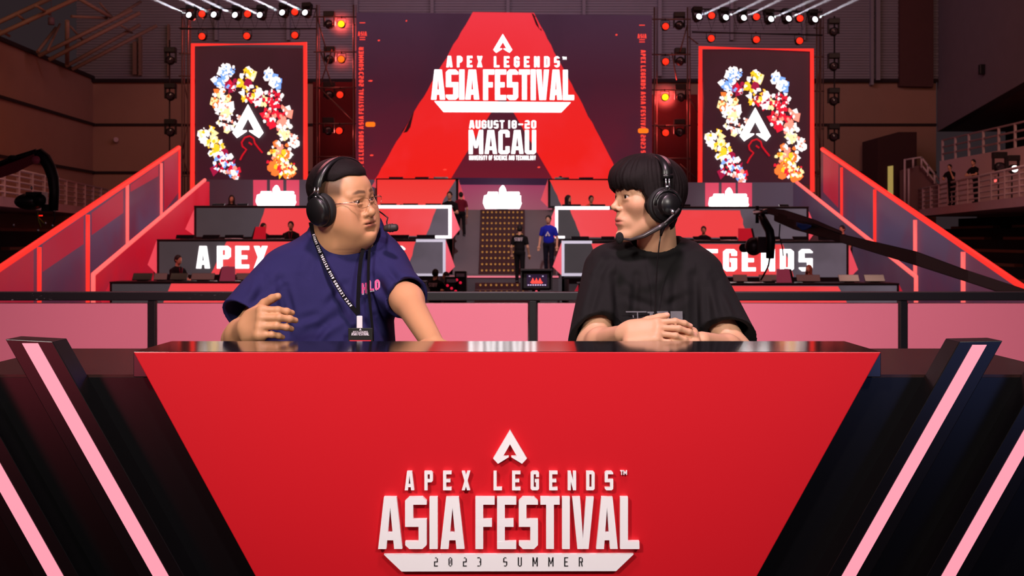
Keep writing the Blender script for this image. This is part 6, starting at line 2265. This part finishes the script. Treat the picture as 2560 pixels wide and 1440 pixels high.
    if hair == 'long':
        Hh.u(cap(L(-0.05, 0, 0), L(-0.06, 0, -0.20), 0.085 * k, 0.075 * k), 0.03)
        for s in (-1, 1):
            Hh.u(cap(L(0.01, s * 0.075, 0.02), L(0.03, s * 0.085, -0.19), 0.03 * k, 0.028 * k), 0.02)
    c1, c2 = L(0.06, 0, -0.075), np.array([0.085, 0.062, 0.135]) * k
    Hh.s(ell(c1 + Rh @ np.array([0.02, 0, 0]), c2, Rh), 0.01)
    v, fa = Hh.mesh()
    skin_mesh('hair', relax(v, fa, 1, 0.4), fa, hair_m or M_hairB, root)
    for an in feet:
        Fo = Field(an - 0.24, an + 0.24, 0.012)
        Fo.u(ell(an + (f3 * 0.06) * k + np.array([0, 0, -0.045 * k]), np.array([0.135, 0.05, 0.042]) * k, R))
        v, fa = Fo.mesh()
        skin_mesh('shoe', v, fa, CL['grey'] if pose == 'stand' else CL['black'], root)
    if lanyard:
        MB().tube([G(lean + 0.06, s_ * 0.05 * (1 - t), sh + 0.03 - t * 0.3) + f3 * (0.07 * k) for s_, t in ((-1, 0), (-1, 0.5), (0, 1), (1, 0.5), (1, 0))], 0.010, 6).build('lanyard', CL['maroon'], root)
    if back_text:
        o_ = G(lean * 0.9 - 0.128, 0, sh - 0.14) 
        put_text(MB(), 'STAFF', o_ + l3 * 0.13 * k, -l3, (0, 0, 1), 0.11 * k, 0.26 * k, 0.02, -f3, w=0.5, s=0.18, t=0.16).build('back_lettering', mat('white_cloth_print', rgb(226, 214, 222), 0.7), root)
    if emblem:
        put_emblem(MB(), G(lean * 0.9 + 0.118, 0, sh - 0.27), l3, (0, 0, 1), 0.15 * k, 0.02, f3).build('emblem', mat('white_cloth_print', rgb(226, 214, 222), 0.7), root)
    return root


def person_at(px, py, Y, label, ground=None, **kw):
    """put a figure so that its head centre is where the photograph has it and its base on the ground"""
    pose = kw.get('pose', 'sit')
    hip = {'sit': 0.50, 'stand': 0.92, 'lean': 0.92, 'crouch': 0.42}[pose]
    lean = {'sit': 0.06, 'stand': 0.02, 'lean': 0.16, 'crouch': 0.20}[pose]
    hd = P(px, py, Y)
    if ground is not None:
        kw['H'] = min(1.92, max(1.38, (hd.z - ground) / (hip + 0.725) * 1.70))
    k = kw.get('H', 1.70) / 1.70
    fx, fy = kw.pop('face', (0, -1))
    n_ = math.hypot(fx, fy)
    off = (lean + 0.03) * k
    base = (hd.x - fx / n_ * off, hd.y - fy / n_ * off, hd.z - (hip + 0.725) * k)
    p = small_person(label, base, (fx, fy), **kw)
    if pose == 'sit':
        t = thing('player_chair', 'x', 'chair', base, 'chairs behind the counters')
        f3 = Vector((fx / n_, fy / n_, 0))
        c = Vector(base)
        rot = Matrix.Rotation(math.atan2(fy, fx), 3, 'Z')
        MB().box(c + f3 * 0.12 * k + Vector((0, 0, 0.37 * k)), (0.46 * k, 0.46 * k, 0.07), rot).build('seat', CL['charcoal'], t, bevel=0.02)
        MB().box(c - f3 * 0.20 * k + Vector((0, 0, 0.62 * k)), (0.07, 0.40 * k, 0.48 * k), rot).build('backrest', CL['charcoal'], t, bevel=0.02)
        MB().tube([c + f3 * 0.05 + Vector((0, 0, 0.02)), c + f3 * 0.05 + Vector((0, 0, 0.36 * k))], 0.03, 8).build('column', M_black, t)
        MB().lathe([(0, 0), (0, 0.24), (0.03, 0.22), (0.05, 0.04)], c + f3 * 0.05, (0, 0, 1), 16).build('base', M_black, t)
        t['label'] = 'dark chair of the ' + ' '.join(label.split()[:11])
    return p


GA, GB, GC, GD = -0.42, 0.60, 1.55, 2.45
person_at(579, 497, 38.2, 'long-haired person in dark clothes seated before the plum wall, navy shirt side', GC, face=(0.3, -1), hair='long', shirt='black', arms='desk')
person_at(659, 568, 35.3, 'dark-haired person half hidden behind a red divider board, navy shirt side', GB, face=(0.75, -0.6), shirt='charcoal', arms='desk')
person_at(727, 564, 35.3, 'person in a dark jacket seated facing forward just over the navy shoulder', GB, face=(0.05, -1), shirt='black', arms='desk', lanyard=True)
person_at(446, 650, 32.4, 'person in black seated side-on below the white letter A', GA, face=(0.8, -0.55), shirt='black', arms='desk', lanyard=True)
person_at(1124, 489, 38.3, 'person in black seated at the end of the white-edged counter by the stairs', GC, face=(-0.1, -1), shirt='black', arms='desk')
person_at(1152, 488, 39.0, 'person in maroon top and dark trousers standing beside a pink fin by the stairs', 1.56, face=(-0.3, 1), pose='stand', shirt='maroon', arms='down')
person_at(1003, 519, 38.2, 'person showing only dark hair low behind the white-edged counter near the glasses', GC, face=(0, -1), shirt='black', arms='desk')
person_at(1401, 448, 41.0, 'person showing only dark hair low behind the plain red top counter', GD, face=(0, -1), shirt='black', arms='desk')
person_at(1421, 497, 38.2, 'long-haired person in black seated side-on before a red panel near the fringe', GC, face=(0.85, -0.5), hair='long', shirt='black', arms='desk')
person_at(1478, 498, 38.2, 'person in an orange top seated before a red panel near the fringe', GC, face=(0.2, -1), shirt='orange', arms='desk')
person_at(1759, 575, 35.3, 'person with dark hair seated facing forward over the black-shirted shoulder', GB, face=(-0.2, -1), shirt='charcoal', arms='desk')
person_at(2105, 573, 35.6, 'person with a pale face seen just above the black crane arm', GB, face=(-0.7, -0.7), shirt='charcoal', arms='down')
person_at(2022, 672, 32.4, 'person with long brown hair leaning over the counter under the white letter S', GA, face=(-0.7, -0.7), hair='long', hair_m=M_hairC, shirt='rust', arms='up')
person_at(1300, 573, 35.35, 'person in a black STAFF shirt standing on the steps with back turned', 0.14, face=(0.25, 1), pose='stand', shirt='black', pants='black', back_text=True)
person_at(1371, 549, 36.2, 'person in a bright blue jersey with white emblem standing by the steps', P(0, 690, 35.5).z, face=(-0.25, -1), pose='stand', shirt='blue', pants='navy', emblem=True)
person_at(1089, 684, 30.0, 'person in a black STAFF shirt with back turned, low over the barrier rail', -0.9, face=(0.4, 1), pose='stand', shirt='black', pants='black', arms='up', back_text=True)
person_at(1114, 690, 30.9, 'person in dark clothes facing the STAFF shirt seen over the barrier rail', -0.9, face=(-0.9, -0.3), pose='stand', shirt='charcoal', pants='black', arms='up')
person_at(2374, 418, 46.5, 'person in black with a hand at the face leaning on the white balcony rail', 2.72, face=(-0.75, -0.65), pose='lean', shirt='black', pants='black', arms='face')
person_at(2433, 406, 43.6, 'person in black looking down with both arms on the white balcony rail', 2.72, face=(-0.9, -0.4), pose='lean', shirt='black', pants='black', arms='rail', head_turn=0.2)

# ================================================================== MONITORS, DIVIDERS, CRANES
M_mon = mat('monitor_shell', rgb(24, 23, 28), 0.16, spec=0.7, noise=0.1)
M_monb = mat('monitor_bezel', rgb(18, 17, 20), 0.4)
used = 0
proto = thing('monitor', 'x', 'monitor', (0, 0, 0))
mb = MB()
rx = Matrix.Rotation(math.radians(-38), 3, 'X')
mb.box((0, 0.02, 0.105), (0.60, 0.035, 0.22), rx)
mb.build('screen', M_mon, proto, bevel=0.008)
MB().box((0, 0.05, 0.008), (0.30, 0.20, 0.016)).build('foot', M_monb, proto, bevel=0.004)
mb = MB()
mb.box((0, 0.045, 0.05), (0.07, 0.03, 0.10))
mb.build('neck', M_monb, proto, bevel=0.004)


def monitors(Yc, ytop, spots, where, hs=1.0):
    global used
    for i, (xa, xb) in enumerate(spots):
        Y = Yc + 0.55
        zc = CAM_Z - (ytop - HY) * Yc / F
        px = (xa + xb) / 2
        o = proto if not used else copy_tree(proto)
        used = 1
        o.location = (P(px, 0, Y).x, Y, zc + 0.002)
        o.scale = ((xb - xa) * Y / F / 0.60, 1, hs)
        o.rotation_euler = (0, 0, 0.10 * math.sin(i * 2.3 + Yc))
        o['label'] = 'dark monitor, %s along the row %s' % (ORD[i], where)
        o['group'] = 'monitors along the stage counters'


monitors(31, 704, ((331, 380), (385, 417), (425, 469), (478, 536), (590, 640)), 'on the lowest counter, navy shirt side')
monitors(34, 598, ((440, 485), (505, 549), (562, 608), (668, 712), (974, 1022), (1042, 1088)), 'on the white-lettered counter, navy shirt side', 0.62)
monitors(37, 514, ((530, 561), (593, 619), (950, 991), (1007, 1045), (1064, 1103)), 'on the white-edged counter, navy shirt side', 0.40)
monitors(40, 446, ((972, 1008), (1037, 1072), (1084, 1120)), 'on the plain red counter, navy shirt side', 0.40)
monitors(40, 447, ((1387, 1423), (1447, 1483)), 'on the plain red counter, black shirt side', 0.40)
monitors(37, 516, ((1405, 1452), (1475, 1514), (1697, 1727), (1948, 1972)), 'on the white-edged counter, black shirt side', 0.40)
monitors(34, 602, ((1428, 1473), (1503, 1536), (1733, 1776), (1800, 1843), (1925, 1950), (1982, 2022), (2046, 2082)), 'on the white-lettered counter, black shirt side', 0.62)
monitors(31, 708, ((1833, 1868), (1898, 1950), (1992, 2050), (2097, 2148), (2161, 2212)), 'on the lowest counter, black shirt side')

M_div = mat('red_divider', rgb(206, 26, 48), 0.5, emit=rgb(206, 24, 46), estr=0.35)
M_div2 = mat('rose_divider', rgb(150, 66, 88), 0.5, emit=rgb(150, 60, 84), estr=0.35)
for x0, x1, y0, y1, Y, m, lab, s in ((632, 664, 567, 598, 34.4, M_div, 'red slanted divider board on the white-lettered counter, navy shirt side', 1), (548, 587, 668, 704, 31.4, M_div2, 'rose slanted divider board on the low counter below the letter P', 1),
                                     (1846, 1884, 572, 603, 34.4, M_div, 'red slanted divider board on the white-lettered counter, black shirt side', -1), (1942, 1980, 674, 708, 31.4, M_div2, 'rose slanted divider board on the low counter below the letter D', -1)):
    t = thing('seat_divider', lab, 'divider', P((x0 + x1) / 2, y1, Y), 'divider boards on the counters')
    sl = 7 * s
    zc = CAM_Z - ((598 if Y > 34 and s > 0 else 602 if Y > 34 else 704 if s > 0 else 708) - HY) * (34 if Y > 34 else 31) / F
    a, b = P(x0, y1, Y), P(x1, y1, Y)
    h = (y1 - y0) * Y / F
    dx = sl * Y / F
    f_ = [(a.x, Y, zc), (b.x, Y, zc), (b.x - (0 if s > 0 else dx * -1) * 0 + min(0, dx), Y, zc + h), (a.x + max(0, dx), Y, zc + h)]
    MB().prism(f_, (0, 0.05, 0)).build('board', m, t)
    e = a.x if s > 0 else b.x
    MB().prism([(e - 0.06, Y + 0.01, zc), (e + 0.06, Y + 0.01, zc), (e + 0.06 + dx, Y + 0.01, zc + h), (e - 0.02 + dx, Y + 0.01, zc + h)], (0, 0.5, 0)).build('edge', M_monb, t)


# ---- camera crane whose arm crosses the picture
M_crane = mat('crane_black', rgb(9, 8, 9), 0.5, noise=0.15, nscale=10)
M_craneg = mat('crane_grey', rgb(58, 56, 62), 0.4)
t = thing('camera_crane', 'long black camera crane arm slanting down across the stage wing', 'camera crane', (P(2950, 900, 9).x, 9.0, -0.9))


def Yr(px):
    return 15.0 + (px - 1890) * (9.4 - 15.0) / (2560 - 1890)


def A_(px, py, dy=0.0):
    return P(px, py, Yr(px) + dy)


def beam_between(pts, mb):
    """a four-sided arm from (px, top, bottom) stations"""
    vs, fs = [], []
    for px, a, b in pts:
        for py, d in ((a, -0.07), (b, -0.07), (b, 0.07), (a, 0.07)):
            vs.append(A_(px, py, d))
    for i in range(len(pts) - 1):
        for k in range(4):
            fs.append([i * 4 + k, i * 4 + (k + 1) % 4, i * 4 + 4 + (k + 1) % 4, i * 4 + 4 + k])
    fs += [[0, 1, 2, 3], [len(vs) - 4 + k for k in range(4)][::-1]]
    return mb.add(vs, fs)


beam_between([(1935, 527, 552), (1985, 544, 574), (2100, 584, 606), (2290, 628, 664), (2420, 676, 706), (2560, 722, 752), (2760, 800, 832)], MB()).build('arm', M_crane, t, bevel=0.01)
beam_between([(1918, 520, 534), (1960, 524, 546), (2035, 548, 562), (2105, 578, 586)], MB()).build('head_box', M_craneg, t, bevel=0.008)
MB().tube([A_(1888, 530), A_(1930, 528)], 0.035, 10).build('clamp', M_hps, t)
MB().tube([A_(1893, 515), A_(1893, 558)], 0.022, 8).build('clamp_bar', M_crane, t)
MB().tube([A_(1904, 540), A_(1912, 556), A_(1924, 578), A_(1927, 600), A_(1925, 646)], [0.045, 0.052, 0.055, 0.055, 0.05], 12).build('gooseneck', M_crane, t)
mb = MB()
mb.ball(A_(1884, 616), (0.11, 0.12, 0.115), 16, 12)
mb.box(A_(1902, 612), (0.10, 0.16, 0.20))
hd_ = mb.build('camera_body', mat('camera_maroon', rgb(48, 20, 28), 0.4), t)
MB().lathe([(-0.05, 0.03), (-0.05, 0.056), (0.05, 0.056), (0.055, 0.04), (0.05, 0)], A_(1861, 620, -0.02), (-0.5, -1, 0), 16).build('lens', M_crane, hd_)
MB().tube([A_(1925, 640), A_(1921, 665), A_(1908, 690), A_(1902, 700)], 0.012, 6).build('cable', M_crane, t)
MB().tube([A_(1950, 560), A_(1948, 590), A_(1956, 618), A_(1958, 640)], 0.008, 6).build('cable', M_crane, t)
mb = MB()
rg = random.Random(4)
vs, fs = [], []
for i in range(9):
    for j in range(5):
        vs.append(A_(1990 + i * 4.6, 556 + i * 0.9 + j * 4.4 * (1 - abs(i - 3.5) / 6.5) + rg.uniform(-1, 1), -0.16 - 0.03 * rg.random()))
for i in range(8):
    for j in range(4):
        fs.append([i * 5 + j, i * 5 + 5 + j, i * 5 + 6 + j, i * 5 + 1 + j])
n0 = len(vs)
cl = mb.add(vs, fs, True).build('blue_cloth', mat('blue_cloth', rgb(20, 92, 190), 0.6), t)
sol = cl.modifiers.new('thickness', 'SOLIDIFY')
sol.thickness = 0.012
MB().box((P(2830, 0, 7.2).x, 7.2, 0.1), (0.5, 0.5, 2.0)).build('pedestal', M_crane, t, bevel=0.02)

# ---- crane with the drooping head at the other side
t = thing('camera_crane', 'camera crane with a drooping black head and pink arm before dark seating', 'camera crane', (P(-420, 900, 12).x, 12.0, -0.9))
B_ = lambda x, y, d=0.0: P(x, y, 12.0 + d)
mb = MB()
vs, fs = [], []
for px, a, b in ((-420, 560, 600), (-20, 424, 452), (40, 402, 432), (86, 384, 408)):
    for py, d in ((a, -0.06), (b, -0.06), (b, 0.06), (a, 0.06)):
        vs.append(B_(px, py, d))
for i in range(3):
    for k in range(4):
        fs.append([i * 4 + k, i * 4 + (k + 1) % 4, i * 4 + 4 + (k + 1) % 4, i * 4 + 4 + k])
fs += [[0, 1, 2, 3], [15, 14, 13, 12]]
mb.add(vs, fs).build('arm', mat('wine_arm', rgb(150, 40, 66), 0.35), t, bevel=0.008)
MB().tube([B_(-20, 418), B_(38, 396), B_(92, 379)], 0.03, 10).build('top_rod', M_crane, t)
MB().tube([B_(84, 388), B_(100, 384), B_(112, 396), B_(124, 418), B_(133, 446), B_(136, 480), B_(133, 526)], [0.04, 0.055, 0.06, 0.058, 0.055, 0.05, 0.048], 14).build('gooseneck', M_crane, t)
MB().lathe([(0, 0), (0, 0.042), (-0.02, 0.040), (-0.022, 0)], B_(91, 400, -0.07), (0, 1, 0), 20).build('end_cap', mat('pink_cap', rgb(226, 110, 136), 0.4), t)
MB().ball(B_(34, 396), (0.06, 0.06, 0.035), 14, 10).build('motor', M_crane, t)
mb = MB()
mb.ball(B_(76, 504), (0.155, 0.13, 0.085), 18, 12)
mb.box(B_(92, 498), (0.16, 0.16, 0.14))
cb_ = mb.build('camera_body', mat('camera_dark', rgb(30, 32, 32), 0.35), t)
MB().lathe([(-0.06, 0.04), (-0.06, 0.06), (0.05, 0.06), (0.06, 0)], B_(100, 500, -0.1), (0.3, -1, 0), 16).build('lens', M_crane, cb_)
MB().box(B_(122, 520), (0.12, 0.08, 0.07)).build('bracket', M_crane, t)
M_cab = mat('yellow_cable', rgb(128, 130, 44), 0.6)
MB().tube([B_(94, 530), B_(97, 552), B_(103, 568)], 0.007, 6).build('cable', M_cab, t)
MB().tube([B_(97, 545), B_(108, 556), B_(113, 560)], 0.007, 6).build('cable', M_cab, t)
MB().tube([B_(133, 520), B_(137, 545), B_(131, 566)], 0.006, 6).build('cable', M_crane, t)
MB().box(B_(102, 539), (0.03, 0.02, 0.012)).build('tally_light', mat('tally_red', rgb(255, 30, 20), 0.4, emit=rgb(255, 30, 16), estr=1.2), t)
for x, y in ((114, 558), (131, 564), (95, 576), (34, 563), (79, 470)):
    MB().ball(B_(x, y, -0.02), (0.012, 0.012, 0.02), 8, 6).build('connector', M_hps, t)
MB().box((P(-420, 0, 12).x, 12, 0.2), (0.5, 0.5, 2.2)).build('pedestal', M_crane, t, bevel=0.02)

# ---- camera with viewfinder screen standing behind the barrier
VY = 9.0
t = thing('studio_camera', 'black camera with a small lit viewfinder screen just behind the barrier', 'camera', P(1341, 0, VY)[:2] + (0.0,))
c = P(1341, 700, VY)
MB().box((c.x, VY + 0.15, c.z), (0.225, 0.30, 0.155)).build('body', M_crane, t, bevel=0.018)
mb = MB()
mb.box((c.x, VY - 0.04, c.z + 0.078), (0.235, 0.10, 0.012))
mb.box((c.x - 0.114, VY - 0.03, c.z), (0.010, 0.07, 0.15))
mb.box((c.x + 0.114, VY - 0.03, c.z), (0.010, 0.07, 0.15))
mb.build('hood', M_crane, t)
sc_ = plate(MB(), [(1317, 686), (1368, 686), (1368, 716), (1317, 716)], VY - 0.006, 0.006).build('viewfinder_screen', mat('viewfinder_glow', rgb(24, 12, 36), 0.3, emit=rgb(40, 20, 52), estr=0.8), t)
mb = MB()
for x, w in ((1332, 5), (1341, 5), (1350, 5)):
    plate(mb, [(x - w, 705), (x + w, 705), (x, 694)], VY - 0.007, -0.001)
plate(mb, [(1325, 705), (1358, 705), (1355, 709), (1329, 709)], VY - 0.007, -0.001)
mb.build('screen_graphic', M_redtxt, sc_)
mb = MB()
for i in range(8):
    plate(mb, [(1319 + i * 6, 711), (1323 + i * 6, 711), (1323 + i * 6, 714), (1319 + i * 6, 714)], VY - 0.007, -0.001)
for x in (1324, 1357):
    plate(mb, [(x - 2, 689), (x + 2, 689), (x + 2, 692), (x - 2, 692)], VY - 0.007, -0.001)
mb.build('screen_graphic', mat('viewfinder_white', rgb(190, 180, 210), 0.3, emit=rgb(190, 180, 210), estr=0.9), sc_)
MB().tube([(c.x, VY + 0.12, c.z - 0.07), (c.x, VY + 0.12, -0.2)], 0.03, 10).build('column', M_crane, t)
for a in (0.5, 2.6, 4.7):
    MB().tube([(c.x, VY + 0.12, 0.1), (c.x + 0.5 * math.cos(a), VY + 0.12 + 0.5 * math.sin(a), -0.88)], 0.02, 8).build('leg', M_crane, t)
MB().ball(P(1341, 730, VY - 0.02), 0.012, 10, 8).build('tally_light', mat('tally_pink', rgb(255, 90, 110), 0.4, emit=rgb(255, 90, 110), estr=1.0), t)

# ---- equipment around the crouching crew
M_case = mat('case_black', rgb(30, 24, 28), 0.4)
M_rlite = mat('small_red_light', rgb(220, 30, 60), 0.4, emit=rgb(220, 26, 60), estr=0.9)
for px, py, w, h, lab, m2 in ((1130, 716, 0.34, 0.5, 'dark equipment case with red lights beside the crew at the barrier', 1), (1152, 708, 0.30, 0.62, 'taller dark equipment case nearer the steps', 0), (1176, 722, 0.0, 0.0, '', 0)):
    if not w:
        continue
    c = P(px, py, 30.0)
    t = thing('equipment_case', lab, 'case', (c.x, 30.0, -0.9), 'equipment cases by the crew')
    zt_ = c.z + h / 2
    MB().box((c.x, 30.0, (zt_ - 0.9) / 2), (w, 0.4, zt_ + 0.9)).build('body', M_case, t, bevel=0.02)
    MB().box((c.x, 29.78, zt_ - 0.1), (w * 0.7, 0.04, 0.08)).build('handle', M_hps, t)
    for k in range(3 if m2 else 2):
        MB().ball((c.x - w * 0.3 + k * w * 0.3, 29.79, zt_ - 0.22 - 0.07 * k), 0.035, 8, 6).build('indicator_light', M_rlite, t)

# ---- lamps on the balcony
pb = moving_head(M_lens_off, 0.14)
place(pb, 0, P(2502, 418, 41.0), 'dark moving head lamp on the balcony beside the glowing one', 'lamps on the balcony')
pg = moving_head(mat('warm_white_lens', rgb(255, 240, 230), 0.4, emit=(1, 0.93, 0.88, 1), estr=3.0), 0.12)
place(pg, 0, P(2536, 422, 39.6), 'glowing white moving head lamp on the balcony deck', 'lamps on the balcony')
lr = par_lamp(mat('rose_lens', rgb(255, 90, 90), 0.4, emit=rgb(255, 96, 90), estr=1.6), 0.07)
place(lr, 0, P(2487, 451, 40.6), 'small red glowing lamp behind the balcony rail', 'lamps on the balcony')
for x, z0, Y in ((2502, 2.72, 41.1), (2536, 2.72, 39.7), (2487, 2.72, 40.7)):
    q = P(x, 0, Y)
    top = P(x, {2502: 411, 2536: 413, 2487: 449}[x], Y).z - 0.1
    o = MB().tube([(q.x, Y + 0.2, z0), (q.x, Y + 0.2, top)], 0.025, 8).build('lamp_stand', M_black)
    tag(o, {2502: 'thin black stand under the dark balcony lamp', 2536: 'thin black stand under the glowing white balcony lamp', 2487: 'thin black stand under the small red balcony lamp'}[x], 'stand', 'lamp stands on the balcony')
